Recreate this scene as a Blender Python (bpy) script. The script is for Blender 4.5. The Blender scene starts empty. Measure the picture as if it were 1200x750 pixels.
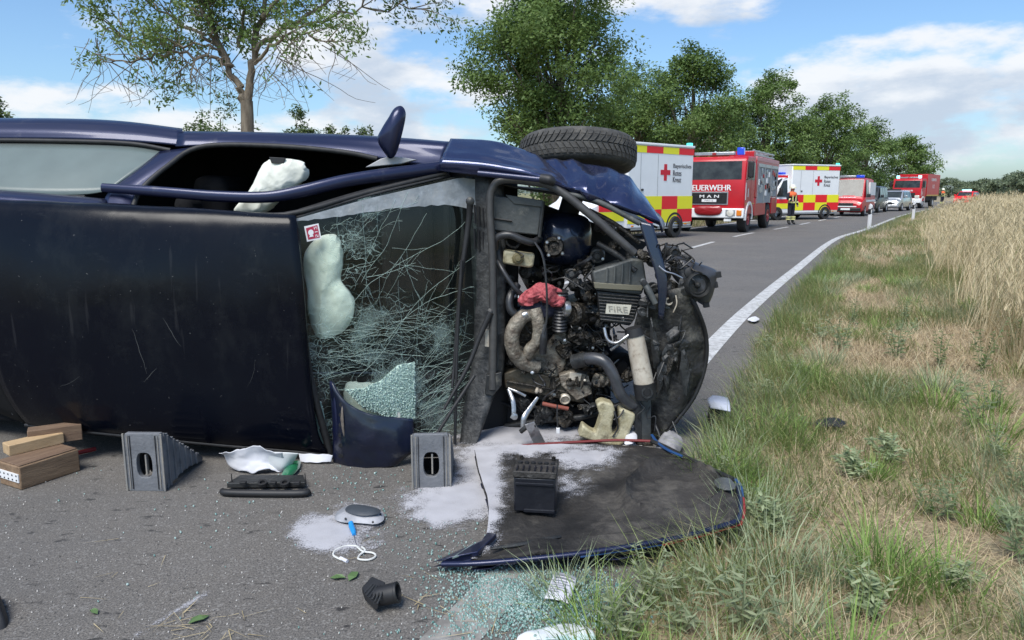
import bpy, bmesh, math, random
import numpy as np
from mathutils import Vector, Matrix

# ------------------------------------------------------------------ camera, sky, sun, exposure
SC = bpy.context.scene
COL = SC.collection
R = math.radians
rng = np.random.default_rng(7)
random.seed(7)

CAM_H = 1.4                      # eye height of the phone, metres
LENS = 26.0
FPX = LENS / 36.0 * 1200.0       # focal length measured on the 1200 px wide photograph
PITCH = math.atan((375 - 226) / FPX)
cam_d = bpy.data.cameras.new('camera'); cam = bpy.data.objects.new('camera', cam_d); COL.objects.link(cam)
cam.location = (0, 0, CAM_H); cam.rotation_euler = (math.pi / 2 - PITCH, 0, 0)
cam_d.lens = LENS; cam_d.sensor_width = 36; cam_d.clip_end = 4000; cam_d.clip_start = 0.05
SC.camera = cam

SUN_EL, SUN_AZ = R(56), R(206)   # azimuth clockwise from +Y: behind the camera, to the left
world = bpy.data.worlds.new('World'); SC.world = world; world.use_nodes = True

def build_world():
    nt = world.node_tree; N = nt.nodes; L = nt.links
    N.clear()
    out = N.new('ShaderNodeOutputWorld'); bg = N.new('ShaderNodeBackground')
    sky = N.new('ShaderNodeTexSky'); sky.sky_type = 'NISHITA'; sky.sun_disc = False
    sky.sun_elevation = SUN_EL; sky.sun_rotation = SUN_AZ; sky.air_density = 1.0; sky.dust_density = 1.2; sky.ozone_density = 1.6
    tc = N.new('ShaderNodeTexCoord')
    def math_(op, a, b=None, clamp=False):
        m = N.new('ShaderNodeMath'); m.operation = op; m.use_clamp = clamp
        for i, v in enumerate((a, b)):
            if v is None: continue
            if isinstance(v, (int, float)): m.inputs[i].default_value = v
            else: L.new(v, m.inputs[i])
        return m.outputs[0]
    def vmath(op, a, b):
        m = N.new('ShaderNodeVectorMath'); m.operation = op
        for i, v in enumerate((a, b)):
            if isinstance(v, tuple): m.inputs[i].default_value = v
            else: L.new(v, m.inputs[i])
        return m
    d = tc.outputs['Generated']
    def density(offset):
        v = vmath('ADD', d, offset).outputs[0]
        sv = vmath('MULTIPLY', v, (1, 1, 2.6)).outputs[0]
        n1 = N.new('ShaderNodeTexNoise'); n1.inputs['Scale'].default_value = 4.0; n1.inputs['Detail'].default_value = 9; n1.inputs['Roughness'].default_value = 0.56
        L.new(sv, n1.inputs['Vector'])
        n2 = N.new('ShaderNodeTexNoise'); n2.inputs['Scale'].default_value = 9.0; n2.inputs['Detail'].default_value = 8; n2.inputs['Roughness'].default_value = 0.6
        L.new(sv, n2.inputs['Vector'])
        s = math_('ADD', n1.outputs['Fac'], math_('MULTIPLY', math_('SUBTRACT', n2.outputs['Fac'], 0.5), 0.42))
        # the cumulus banks that stand in this part of the sky
        for (az, el, ra, re, amp) in CLOUDS:
            c = (math.sin(R(az)) * math.cos(R(el)), math.cos(R(az)) * math.cos(R(el)), math.sin(R(el)))
            k = R(ra)
            df = vmath('SUBTRACT', v, c).outputs[0]
            df = vmath('MULTIPLY', df, (1 / k, 1 / k, 1 / R(re))).outputs[0]
            ln = N.new('ShaderNodeVectorMath'); ln.operation = 'LENGTH'; L.new(df, ln.inputs[0])
            g = math_('SUBTRACT', 1.0, ln.outputs['Value'], True)
            g = math_('POWER', g, 0.7)
            s = math_('ADD', s, math_('MULTIPLY', g, amp))
        return s
    d0 = density((0, 0, 0)); d1 = density((-0.015, -0.01, 0.045))
    mr = N.new('ShaderNodeMapRange'); mr.interpolation_type = 'SMOOTHSTEP'
    mr.inputs['From Min'].default_value = 0.55; mr.inputs['From Max'].default_value = 0.71
    L.new(d0, mr.inputs['Value'])
    ms = N.new('ShaderNodeMapRange'); ms.interpolation_type = 'SMOOTHSTEP'
    ms.inputs['From Min'].default_value = 0.52; ms.inputs['From Max'].default_value = 0.76
    L.new(d1, ms.inputs['Value'])
    cc = N.new('ShaderNodeMix'); cc.data_type = 'RGBA'
    cc.inputs['A'].default_value = (0.475, 0.485, 0.50, 1); cc.inputs['B'].default_value = (0.285, 0.33, 0.395, 1)
    L.new(ms.outputs['Result'], cc.inputs['Factor'])
    sk = vmath('MULTIPLY', sky.outputs['Color'], (0.064, 0.078, 0.090)).outputs[0]
    # thin haze near the horizon
    sx = N.new('ShaderNodeSeparateXYZ'); L.new(d, sx.inputs[0])
    mx = N.new('ShaderNodeMix'); mx.data_type = 'RGBA'
    L.new(math_('MULTIPLY', mr.outputs['Result'], 0.93), mx.inputs['Factor'])
    L.new(sk, mx.inputs['A']); L.new(cc.outputs['Result'], mx.inputs['B'])
    L.new(mx.outputs['Result'], bg.inputs['Color']); bg.inputs['Strength'].default_value = 1.0
    L.new(bg.outputs[0], out.inputs['Surface'])

# azimuth (deg right of the view axis), elevation, half width, half height, gain
CLOUDS = [(-31, 9.5, 10, 4.5, .22), (-9, 10.5, 12, 5.5, .24), (-27, 4.5, 14, 3.0, .20), (-8, 4.0, 12, 3.0, .16), (30, 7.0, 13, 4.5, .26),
          (19, 9.0, 7, 3.5, .16), (15, 14.5, 14, 3.0, .22), (-2, 14.0, 7, 3, .06), (34, 2.5, 16, 2.2, .10), (-20, 14, 8, 3, -.16), (-20, 6.8, 7, 1.5, -.10), (24, 12.2, 11, 2.2, -.22), (36, 12.5, 8, 3, -.2)]
build_world()

sun_d = bpy.data.lights.new('sun', 'SUN'); sun = bpy.data.objects.new('sun', sun_d); COL.objects.link(sun)
sun_d.energy = 2.0; sun_d.angle = R(32); sun_d.color = (1.0, 0.955, 0.89)
_sd = Vector((math.sin(SUN_AZ) * math.cos(SUN_EL), math.cos(SUN_AZ) * math.cos(SUN_EL), math.sin(SUN_EL)))
sun.rotation_euler = _sd.to_track_quat('Z', 'Y').to_euler(); sun.location = (-20, -20, 40)
SC.view_settings.view_transform = 'Standard'; SC.view_settings.look = 'None'
SC.view_settings.exposure = 1.0; SC.view_settings.gamma = 1.0; SC.view_settings.use_curve_mapping = False
SC.cycles.use_denoising = True; SC.cycles.max_bounces = 8; SC.cycles.transparent_max_bounces = 16
SC.cycles.caustics_reflective = False; SC.cycles.caustics_refractive = False

# ------------------------------------------------------------------ measuring: a pixel of the photograph -> a point of the place
def ray(x, y):
    a = (x - 600) / FPX; b = -(y - 375) / FPX
    return (a, math.cos(PITCH) + b * math.sin(PITCH), -math.sin(PITCH) + b * math.cos(PITCH))
def W(x, y, Y):
    d = ray(x, y); t = Y / d[1]; return np.array((d[0] * t, Y, CAM_H + d[2] * t))
def G(x, y, z=0.0):
    d = ray(x, y); t = (z - CAM_H) / d[2]; return np.array((d[0] * t, d[1] * t, z))

# ------------------------------------------------------------------ noise on arrays
def _h(ix, iy, iz, s):
    n = (ix * 374761393 + iy * 668265263 + iz * 2147483647 + s * 1274126177) & 0xffffffff
    n = ((n ^ (n >> 13)) * 1274126177) & 0xffffffff
    n = n ^ (n >> 16)
    return (n & 0xffff) / 65535.0
def vn(p, scale=1.0, seed=0, octaves=1):
    p = np.asarray(p, float) * scale
    if p.shape[-1] == 2: p = np.concatenate([p, np.zeros(p.shape[:-1] + (1,))], -1)
    tot = 0; amp = 1; ws = 0
    for o in range(octaves):
        q = p * (2 ** o) + 100.5; i = np.floor(q).astype(np.int64); f = q - i; f = f * f * (3 - 2 * f)
        r = 0
        for a in (0, 1):
            for b in (0, 1):
                for c in (0, 1):
                    w = (f[..., 0] if a else 1 - f[..., 0]) * (f[..., 1] if b else 1 - f[..., 1]) * (f[..., 2] if c else 1 - f[..., 2])
                    r = r + w * _h(i[..., 0] + a, i[..., 1] + b, i[..., 2] + c, seed + o * 17)
        tot = tot + r * amp; ws += amp; amp *= .5
    return tot / ws
def sstep(a, b, x): t = np.clip((x - a) / (b - a), 0, 1); return t * t * (3 - 2 * t)

# ------------------------------------------------------------------ materials
MATS = {}
def M(name, c1, c2=None, scale=6.0, rough=0.5, metal=0.0, spec=0.5, bump=0.0, bscale=40.0, coat=0.0, dirt=None, dscale=9.0, damt=0.5,
      emit=None, estr=0.0, stretch=(1, 1, 1), trans=0.0, c_lo=0.35, c_hi=0.65, rvar=0.0):
    if name in MATS: return MATS[name]
    m = bpy.data.materials.new(name); m.use_nodes = True; nt = m.node_tree; N = nt.nodes; L = nt.links
    b = N['Principled BSDF']
    b.inputs['Roughness'].default_value = rough; b.inputs['Metallic'].default_value = metal
    b.inputs['Specular IOR Level'].default_value = spec; b.inputs['Coat Weight'].default_value = coat; b.inputs['Coat Roughness'].default_value = 0.08
    b.inputs['Base Color'].default_value = (*c1, 1)
    tc = N.new('ShaderNodeTexCoord'); mp = N.new('ShaderNodeMapping'); mp.inputs['Scale'].default_value = stretch
    L.new(tc.outputs['Object'], mp.inputs['Vector'])
    col = None
    if c2 is not None:
        n = N.new('ShaderNodeTexNoise'); n.inputs['Scale'].default_value = scale; n.inputs['Detail'].default_value = 7; n.inputs['Roughness'].default_value = 0.62
        L.new(mp.outputs[0], n.inputs['Vector'])
        r = N.new('ShaderNodeMapRange'); r.inputs['From Min'].default_value = c_lo; r.inputs['From Max'].default_value = c_hi; L.new(n.outputs['Fac'], r.inputs['Value'])
        mx = N.new('ShaderNodeMix'); mx.data_type = 'RGBA'; mx.inputs['A'].default_value = (*c1, 1); mx.inputs['B'].default_value = (*c2, 1)
        L.new(r.outputs['Result'], mx.inputs['Factor']); col = mx.outputs['Result']
        if rvar:
            rr = N.new('ShaderNodeMapRange'); rr.inputs['To Min'].default_value = rough - rvar; rr.inputs['To Max'].default_value = rough + rvar
            L.new(r.outputs['Result'], rr.inputs['Value']); L.new(rr.outputs['Result'], b.inputs['Roughness'])
    if dirt is not None:
        n = N.new('ShaderNodeTexNoise'); n.inputs['Scale'].default_value = dscale; n.inputs['Detail'].default_value = 10; n.inputs['Roughness'].default_value = 0.7
        L.new(mp.outputs[0], n.inputs['Vector'])
        r = N.new('ShaderNodeMapRange'); r.inputs['From Min'].default_value = 0.70 - damt * .4; r.inputs['From Max'].default_value = 0.86 - damt * .3; r.inputs['To Max'].default_value = 0.85
        L.new(n.outputs['Fac'], r.inputs['Value'])
        mx = N.new('ShaderNodeMix'); mx.data_type = 'RGBA'; mx.inputs['B'].default_value = (*dirt, 1)
        if col is None: mx.inputs['A'].default_value = (*c1, 1)
        else: L.new(col, mx.inputs['A'])
        L.new(r.outputs['Result'], mx.inputs['Factor']); col = mx.outputs['Result']
    if col is not None: L.new(col, b.inputs['Base Color'])
    if bump:
        n = N.new('ShaderNodeTexNoise'); n.inputs['Scale'].default_value = bscale; n.inputs['Detail'].default_value = 6
        L.new(mp.outputs[0], n.inputs['Vector'])
        bp = N.new('ShaderNodeBump'); bp.inputs['Strength'].default_value = bump; bp.inputs['Distance'].default_value = 0.01
        L.new(n.outputs['Fac'], bp.inputs['Height']); L.new(bp.outputs[0], b.inputs['Normal'])
    if emit: b.inputs['Emission Color'].default_value = (*emit, 1); b.inputs['Emission Strength'].default_value = estr
    if trans: b.inputs['Transmission Weight'].default_value = trans
    MATS[name] = m; return m

def glass_mat(name, tint, gloss_rough=0.03, film=(0.3, 0.34, 0.33), film_amt=0.1, fvar=.5, ior=1.5):
    """a pane: see-through part, mirror part by Fresnel, thin film of dust"""
    if name in MATS: return MATS[name]
    m = bpy.data.materials.new(name); m.use_nodes = True; nt = m.node_tree; N = nt.nodes; L = nt.links
    N.clear(); out = N.new('ShaderNodeOutputMaterial')
    tr = N.new('ShaderNodeBsdfTransparent'); tr.inputs[0].default_value = (*tint, 1)
    gl = N.new('ShaderNodeBsdfGlossy'); gl.inputs['Roughness'].default_value = gloss_rough
    df = N.new('ShaderNodeBsdfDiffuse'); df.inputs[0].default_value = (*film, 1)
    fr = N.new('ShaderNodeFresnel'); fr.inputs[0].default_value = ior
    tc = N.new('ShaderNodeTexCoord'); n = N.new('ShaderNodeTexNoise'); n.inputs['Scale'].default_value = 7; n.inputs['Detail'].default_value = 8
    L.new(tc.outputs['Object'], n.inputs['Vector'])
    r = N.new('ShaderNodeMapRange'); r.inputs['From Min'].default_value = .3; r.inputs['From Max'].default_value = .7; r.inputs['To Min'].default_value = film_amt * (1 - fvar); r.inputs['To Max'].default_value = film_amt * (1 + fvar)
    L.new(n.outputs['Fac'], r.inputs['Value'])
    m1 = N.new('ShaderNodeMixShader'); L.new(r.outputs['Result'], m1.inputs[0]); L.new(tr.outputs[0], m1.inputs[1]); L.new(df.outputs[0], m1.inputs[2])
    m2 = N.new('ShaderNodeMixShader'); L.new(fr.outputs[0], m2.inputs[0]); L.new(m1.outputs[0], m2.inputs[1]); L.new(gl.outputs[0], m2.inputs[2])
    L.new(m2.outputs[0], out.inputs[0]); MATS[name] = m; return m

def leaf_mat(name, tint=(1, 1, 1), rough=0.55, trans=0.35, spec=0.3):
    """colour comes from the per-leaf attribute, some light passes through"""
    if name in MATS: return MATS[name]
    m = bpy.data.materials.new(name); m.use_nodes = True; nt = m.node_tree; N = nt.nodes; L = nt.links
    b = N['Principled BSDF']; b.inputs['Roughness'].default_value = rough; b.inputs['Specular IOR Level'].default_value = spec
    at = N.new('ShaderNodeAttribute'); at.attribute_name = 'Col'
    vm = N.new('ShaderNodeVectorMath'); vm.operation = 'MULTIPLY'; vm.inputs[1].default_value = tint; L.new(at.outputs['Color'], vm.inputs[0])
    L.new(vm.outputs[0], b.inputs['Base Color'])
    tl = N.new('ShaderNodeBsdfTranslucent'); L.new(vm.outputs[0], tl.inputs[0])
    mx = N.new('ShaderNodeMixShader'); mx.inputs[0].default_value = trans
    L.new(b.outputs[0], mx.inputs[1]); L.new(tl.outputs[0], mx.inputs[2]); L.new(mx.outputs[0], N['Material Output'].inputs[0])
    MATS[name] = m; return m

# ------------------------------------------------------------------ mesh building
def cr(P, n, closed=False):
    P = np.asarray(P, float); k = len(P)
    if k == 1: return np.repeat(P, n, 0)
    if closed: Q = np.concatenate([P[-1:], P, P[:2]]); seg = k
    else: Q = np.concatenate([2 * P[:1] - P[1:2], P, 2 * P[-1:] - P[-2:-1]]); seg = k - 1
    t = np.linspace(0, seg, n, endpoint=not closed); i = np.minimum(t.astype(int), seg - 1); u = (t - i)[:, None]
    a, b, c, d = Q[i], Q[i + 1], Q[i + 2], Q[i + 3]
    return .5 * ((2 * b) + (-a + c) * u + (2 * a - 5 * b + 4 * c - d) * u ** 2 + (-a + 3 * b - 3 * c + d) * u ** 3)
def surf(rows, nu, nv):
    A = np.stack([cr(r, nu) for r in rows]); return np.stack([cr(A[:, j], nv) for j in range(nu)], 1)

class MB:
    def __init__(s): s.v = []; s.f = []; s.mi = []; s.cur = 0
    def add(s, verts, faces):
        o = len(s.v); s.v += [tuple(map(float, q)) for q in verts]; s.f += [tuple(o + i for i in f) for f in faces]; s.mi += [s.cur] * len(faces); return s
    def box(s, c, size, rz=0, rx=0, ry=0):
        h = np.array(size) / 2.; m = np.array(Matrix.Rotation(rz, 3, 'Z') @ Matrix.Rotation(ry, 3, 'Y') @ Matrix.Rotation(rx, 3, 'X'))
        pts = [np.array(c) + m @ (h * np.array(q)) for q in ((-1, -1, -1), (1, -1, -1), (1, 1, -1), (-1, 1, -1), (-1, -1, 1), (1, -1, 1), (1, 1, 1), (-1, 1, 1))]
        return s.hexa(pts)
    def hexa(s, p): return s.add(p, [(3, 2, 1, 0), (4, 5, 6, 7), (0, 1, 5, 4), (1, 2, 6, 5), (2, 3, 7, 6), (3, 0, 4, 7)])
    def tube(s, pts, r, n=8, smooth=0, flat=None, closed=False):
        """flat = (direction, factor): squashes the section along that direction"""
        P = np.asarray(pts, float)
        rad = np.asarray(r, float) if hasattr(r, '__len__') else np.full(len(P), float(r))
        if smooth:
            t0 = np.linspace(0, 1, len(P)); P2 = cr(P, smooth, closed); rad = np.interp(np.linspace(0, 1, len(P2)), t0, rad); P = P2
        T = np.gradient(P, axis=0); T /= np.maximum(np.linalg.norm(T, axis=1)[:, None], 1e-9)
        up = np.array((0, 0, 1.)) if abs(T[0][2]) < .9 else np.array((1., 0, 0)); rings = []
        for i in range(len(P)):
            a = np.cross(T[i], up); a /= max(np.linalg.norm(a), 1e-9); b = np.cross(a, T[i]); up = b
            ring = [(math.cos(2 * math.pi * k / n) * a + math.sin(2 * math.pi * k / n) * b) * rad[i] for k in range(n)]
            if flat is not None:
                d = np.array(flat[0], float); d /= np.linalg.norm(d); ring = [q - d * np.dot(q, d) * (1 - flat[1]) for q in ring]
            rings += [P[i] + q for q in ring]
        F = []; m = len(P)
        for i in range(m - 1 + (1 if closed else 0)):
            for k in range(n):
                j = (i + 1) % m; F.append((i * n + k, i * n + (k + 1) % n, j * n + (k + 1) % n, j * n + k))
        if not closed: F.append(tuple(range(n))[::-1]); F.append(tuple((m - 1) * n + k for k in range(n)))
        return s.add(rings, F)
    def lathe(s, prof, o=(0, 0, 0), axis=(0, 0, 1), n=20, cap=True):
        """prof: (radius, height along axis)"""
        a = Vector(axis).normalized(); q = np.array(a.to_track_quat('Z', 'Y').to_matrix()); V = []
        for r, h in prof:
            for k in range(n):
                t = 2 * math.pi * k / n; V.append(np.array(o) + q @ np.array((r * math.cos(t), r * math.sin(t), h)))
        F = []; m = len(prof)
        for i in range(m - 1):
            for k in range(n): F.append((i * n + k, i * n + (k + 1) % n, (i + 1) * n + (k + 1) % n, (i + 1) * n + k))
        if cap: F.append(tuple(range(n))[::-1]); F.append(tuple((m - 1) * n + k for k in range(n)))
        return s.add(V, F)
    def prism(s, outline, off):
        n = len(outline); off = np.array(off); V = [np.array(q, float) for q in outline]; V += [q + off for q in V]
        F = [tuple(range(n)), tuple(range(2 * n - 1, n - 1, -1))]
        for i in range(n): F.append((i, n + i, n + (i + 1) % n, (i + 1) % n))
        return s.add(V, F)
    def grid(s, A):
        nv, nu = A.shape[:2]
        F = [(j * nu + i, j * nu + i + 1, (j + 1) * nu + i + 1, (j + 1) * nu + i) for j in range(nv - 1) for i in range(nu - 1)]
        return s.add(A.reshape(-1, 3), F)
    def puff(s, outline, bulge, depth_dir=(0, -1, 0), n=40, rings=7, back=0.4, crumple=0.0, seed=0, flatness=0.5, folds=0.0, fscale=9.0):
        """pillow: an outline inflated to both sides"""
        C = cr(np.array(outline, float), n, closed=True); c = C.mean(0); d = np.array(depth_dir, float); V = []; F = []
        for side, bl in ((1, bulge), (-1, bulge * back)):
            base = len(V)
            for k in range(rings):
                t = k / (rings); q = c + (C - c) * (1 - t); h = (1 - (1 - t) ** 2) ** flatness * bl * side
                V += [p + d * h for p in q]
            V.append(c + d * bl * side); ci = len(V) - 1
            for k in range(rings - 1):
                for i in range(n):
                    a, b = base + k * n + i, base + k * n + (i + 1) % n; e, g = a + n, b + n
                    F.append((a, b, g, e) if side < 0 else (a, e, g, b))
            for i in range(n):
                a, b = base + (rings - 1) * n + i, base + (rings - 1) * n + (i + 1) % n
                F.append((a, b, ci) if side < 0 else (a, ci, b))
        V = np.array(V)
        if crumple:
            V = V + d * ((vn(V, 28, seed, 3) - .5) * crumple * 2)[:, None] + np.stack([(vn(V, 24, seed + 5, 2) - .5), (vn(V, 24, seed + 6, 2) - .5), (vn(V, 24, seed + 7, 2) - .5)], -1) * crumple
        if folds:
            rg = 1 - np.abs(vn(V * np.array((1, 1, .55)), fscale, seed + 3, 2) - .5) * 4; V = V + d * (np.clip(rg, -1, 1) * folds)[:, None] * np.sign(((V - c) @ d) + 1e-9)[:, None]
        return s.add(V, F)
    def build(s, name, mats, parent=None, smooth=35, bevel=0, solid=0, origin=None, subd=0, soff=-1):
        me = bpy.data.meshes.new(name)
        if origin is None: origin = (0, 0, 0)
        po = np.array(WORLD_O.get(parent.name, (0, 0, 0))) if parent is not None else np.zeros(3)
        V = np.array(s.v) - po - np.array(origin)
        me.from_pydata([tuple(q) for q in V], [], s.f)
        if not isinstance(mats, (list, tuple)): mats = [mats]
        for m in mats: me.materials.append(m)
        if len(mats) > 1: me.polygons.foreach_set('material_index', s.mi)
        if smooth: me.shade_smooth(); me.set_sharp_from_angle(angle=R(smooth))
        me.update()
        o = bpy.data.objects.new(name, me); COL.objects.link(o)
        o.location = origin
        if parent is not None: o.parent = parent; WORLD_O[o.name] = tuple(po + np.array(origin))
        else: WORLD_O[o.name] = tuple(origin)
        if bevel:
            b = o.modifiers.new('bevel', 'BEVEL'); b.width = bevel; b.segments = 2; b.limit_method = 'ANGLE'; b.angle_limit = R(35)
        if solid: b = o.modifiers.new('thickness', 'SOLIDIFY'); b.thickness = solid; b.offset = soff
        return o
WORLD_O = {}
def thing(name, label, cat, loc=(0, 0, 0), rotz=0, group=None, measured=False):
    """Empty at the base of a thing. measured: its parts are given in world coordinates"""
    o = bpy.data.objects.new(name, None); COL.objects.link(o); o.empty_display_size = .2
    o.location = loc; o.rotation_euler = (0, 0, rotz); tag(o, label, cat, group)
    WORLD_O[o.name] = tuple(loc) if measured else (0, 0, 0)
    return o
def tag(o, label=None, cat=None, group=None, kind=None):
    if label: o['label'] = label
    if cat: o['category'] = cat
    if group: o['group'] = group
    if kind: o['kind'] = kind
    return o
def copy_tree(o, parent=None):
    c = o.copy(); COL.objects.link(c); c.parent = parent
    for ch in list(o.children): copy_tree(ch, c)
    return c

_TXT = {}
def text_geo(body):
    if body not in _TXT:
        cu = bpy.data.curves.new('txt', 'FONT'); cu.body = body; cu.size = 1.0; cu.align_x = 'CENTER'; cu.align_y = 'CENTER'; cu.resolution_u = 3
        ob = bpy.data.objects.new('txt', cu); COL.objects.link(ob)
        dg = bpy.context.evaluated_depsgraph_get(); me = bpy.data.meshes.new_from_object(ob.evaluated_get(dg))
        V = np.array([v.co[:] for v in me.vertices]); F = [tuple(p.vertices) for p in me.polygons]
        bpy.data.objects.remove(ob); bpy.data.curves.remove(cu); bpy.data.meshes.remove(me)
        _TXT[body] = (V, F)
    return _TXT[body]
def text(mb, body, o, right, up, height, width=None, bold=0.0):
    """flat lettering on a surface: o centre, right/up unit vectors; height of capitals; stretched to width"""
    V, F = text_geo(body); V = V.copy(); mn, mx = V.min(0), V.max(0); V -= (mn + mx) / 2
    sy = height / (mx - mn)[1]; sx = (width / (mx - mn)[0]) if width else sy
    right = np.array(right, float); up = np.array(up, float); n = np.cross(right, up)
    P = np.array(o) + V[:, :1] * sx * right + V[:, 1:2] * sy * up
    mb.add(P, F)
    if bold:
        for q in (bold, -bold): mb.add(P + right * q + n * 1e-4 * (1 if q > 0 else 2), F)
    return mb

def fast_mesh(name, verts, quads=None, tris=None, cols=None, mat=None, smooth=False):
    """big meshes from arrays"""
    me = bpy.data.meshes.new(name); verts = np.asarray(verts, np.float32)
    q = np.zeros((0, 4), np.int32) if quads is None else np.asarray(quads, np.int32); t = np.zeros((0, 3), np.int32) if tris is None else np.asarray(tris, np.int32)
    me.vertices.add(len(verts)); me.vertices.foreach_set('co', verts.ravel())
    nl = q.size + t.size; me.loops.add(nl); me.loops.foreach_set('vertex_index', np.concatenate([q.ravel(), t.ravel()]))
    me.polygons.add(len(q) + len(t))
    me.polygons.foreach_set('loop_start', np.concatenate([np.arange(len(q)) * 4, q.size + np.arange(len(t)) * 3]).astype(np.int32))
    if cols is not None:
        a = me.color_attributes.new('Col', 'FLOAT_COLOR', 'POINT'); c4 = np.concatenate([cols, np.ones((len(cols), 1))], 1).astype(np.float32); a.data.foreach_set('color', c4.ravel())
    me.update(calc_edges=True); me.validate()
    if mat: me.materials.append(mat)
    if smooth: me.shade_smooth()
    return me
def link(name, me, parent=None, loc=(0, 0, 0)):
    o = bpy.data.objects.new(name, me); COL.objects.link(o); o.location = loc
    if parent is not None: o.parent = parent
    return o

# ================================================================== SETTING: ground, road, verge
_ep = np.array([(-3.2, -4.0), (-1.2, 0.2), (-0.17, 2.18), (0.04, 2.64), (1.05, 4.9), (1.96, 6.94), (2.97, 9.08), (5.1, 13.34), (10.0, 22.9), (14.1, 29.5), (25.1, 47.8), (37.4, 66.5), (60, 98), (110, 160), (260, 330), (700, 800)])
_ed = cr(_ep, 600)
def EX(Y): return np.interp(Y, _ed[:, 1], _ed[:, 0])
def EH(Y):
    """heading of the road (radians right of +Y)"""
    return np.arctan((EX(Y + .6) - EX(Y - .6)) / 1.2)
def along(Y, s):
    """point at perpendicular distance s right of the edge line, starting from the line at Y"""
    a = EH(Y); return EX(Y) + s * np.cos(a), Y - s * np.sin(a)
def vz(s, x, y):
    """height of the verge over the road, s metres from the edge line"""
    p = np.stack([x, y], -1)
    z = -0.012 + 0.03 * sstep(.35, .8, s) + .22 * sstep(1.6, 4.2, s) + (vn(p, 1.3, 3, 3) - .5) * .09 * sstep(.3, 1.2, s)
    return z

def asphalt():
    m = bpy.data.materials.new('asphalt'); m.use_nodes = True; nt = m.node_tree; N = nt.nodes; L = nt.links; b = N['Principled BSDF']
    tc = N.new('ShaderNodeTexCoord')
    def noise(scale, detail=6, stretch=None, rot=0, rough=.6):
        n = N.new('ShaderNodeTexNoise'); n.inputs['Scale'].default_value = scale; n.inputs['Detail'].default_value = detail; n.inputs['Roughness'].default_value = rough
        if stretch:
            mp = N.new('ShaderNodeMapping'); mp.inputs['Scale'].default_value = stretch; mp.inputs['Rotation'].default_value = (0, 0, rot); L.new(tc.outputs['Object'], mp.inputs[0]); L.new(mp.outputs[0], n.inputs['Vector'])
        else: L.new(tc.outputs['Object'], n.inputs['Vector'])
        return n.outputs['Fac']
    def rmp(v, lo, hi, a=0, c=1):
        r = N.new('ShaderNodeMapRange'); r.inputs['From Min'].default_value = lo; r.inputs['From Max'].default_value = hi; r.inputs['To Min'].default_value = a; r.inputs['To Max'].default_value = c; L.new(v, r.inputs['Value']); return r.outputs['Result']
    def mix(f, a, bb):
        x = N.new('ShaderNodeMix'); x.data_type = 'RGBA'; L.new(f, x.inputs['Factor'])
        for k, v in (('A', a), ('B', bb)):
            if isinstance(v, tuple): x.inputs[k].default_value = (*v, 1)
            else: L.new(v, x.inputs[k])
        return x.outputs['Result']
    c = mix(rmp(noise(.9, 5), .3, .7), (.172, .160, .145), (.255, .232, .203))
    c = mix(rmp(noise(5, 6), .45, .7, 0, .5), c, (.225, .20, .17))
    c = mix(rmp(noise(150, 3, rough=.8), .36, .62), (.062, .06, .058), c)
    vo = N.new('ShaderNodeTexVoronoi'); vo.inputs['Scale'].default_value = 120; L.new(tc.outputs['Object'], vo.inputs['Vector'])
    sv = N.new('ShaderNodeSeparateColor'); L.new(vo.outputs['Color'], sv.inputs[0])
    c = mix(rmp(sv.outputs[0], .84, .94, 0, .28), c, (.40, .385, .36))
    sp0 = rmp(noise(1.0, 4, (9, 21, 1), R(-14), .65), .60, .66, 0, .85); spm = rmp(noise(1.7, 4), .36, .52); spx = N.new('ShaderNodeMath'); spx.operation = 'MULTIPLY'; L.new(sp0, spx.inputs[0]); L.new(spm, spx.inputs[1]); sp = spx.outputs[0]
    c = mix(sp, c, (.028, .027, .027))
    wx = rmp(noise(.35, 4), .45, .62, 0, .35); c = mix(wx, c, (.135, .132, .13))
    L.new(c, b.inputs['Base Color']); b.inputs['Roughness'].default_value = .85; b.inputs['Specular IOR Level'].default_value = .3
    bp = N.new('ShaderNodeBump'); bp.inputs['Strength'].default_value = .55; bp.inputs['Distance'].default_value = .006
    L.new(noise(170, 3, rough=.8), bp.inputs['Height']); L.new(bp.outputs[0], b.inputs['Normal']); return m
ASPH = asphalt()
SOIL = M('dry_soil', (.20, .15, .09), (.42, .34, .22), 45, .95, bump=.8, bscale=60, dirt=(.13, .15, .06), dscale=2.2, damt=.55)
FIELD = M('far_field', (.30, .24, .12), (.16, .18, .07), .03, .95, bump=.3, bscale=3)
PAINT = M('road_paint', (.62, .62, .60), (.50, .49, .47), 4, .7, dirt=(.19, .18, .165), dscale=16, damt=.58, bump=.3, bscale=150)

mb = MB(); mb.add([(-1500, -300, -.12), (1500, -300, -.12), (1500, 2500, -.12), (-1500, 2500, -.12)], [(0, 1, 2, 3)])
tag(mb.build('ground', FIELD, smooth=0), kind='structure')
ys = np.concatenate([np.arange(-3.5, 12, .5), np.arange(12, 60, 1.5), np.arange(60, 420, 8)])
def strip(s0, s1, yy, z, n=2):
    A = np.zeros((n, len(yy), 3))
    for k in range(n):
        s = s0 + (s1 - s0) * k / (n - 1); x, y = along(yy, s); A[k, :, 0] = x; A[k, :, 1] = y; A[k, :, 2] = z
    return A[::-1]
mb = MB(); mb.grid(strip(-6.35, .50, ys, 0, 4)); road = tag(mb.build('road', ASPH, smooth=0), kind='structure')
WORN = M('worn_road_paint', (.46, .45, .42), (.36, .34, .31), 6, .8, dirt=(.15, .14, .125), dscale=7, damt=.98, bump=.3, bscale=150)
mb = MB(); mb.grid(strip(-.088, .088, ys[ys > 3.4], .004)); mb.build('edge_line', PAINT, road, smooth=0)
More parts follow.
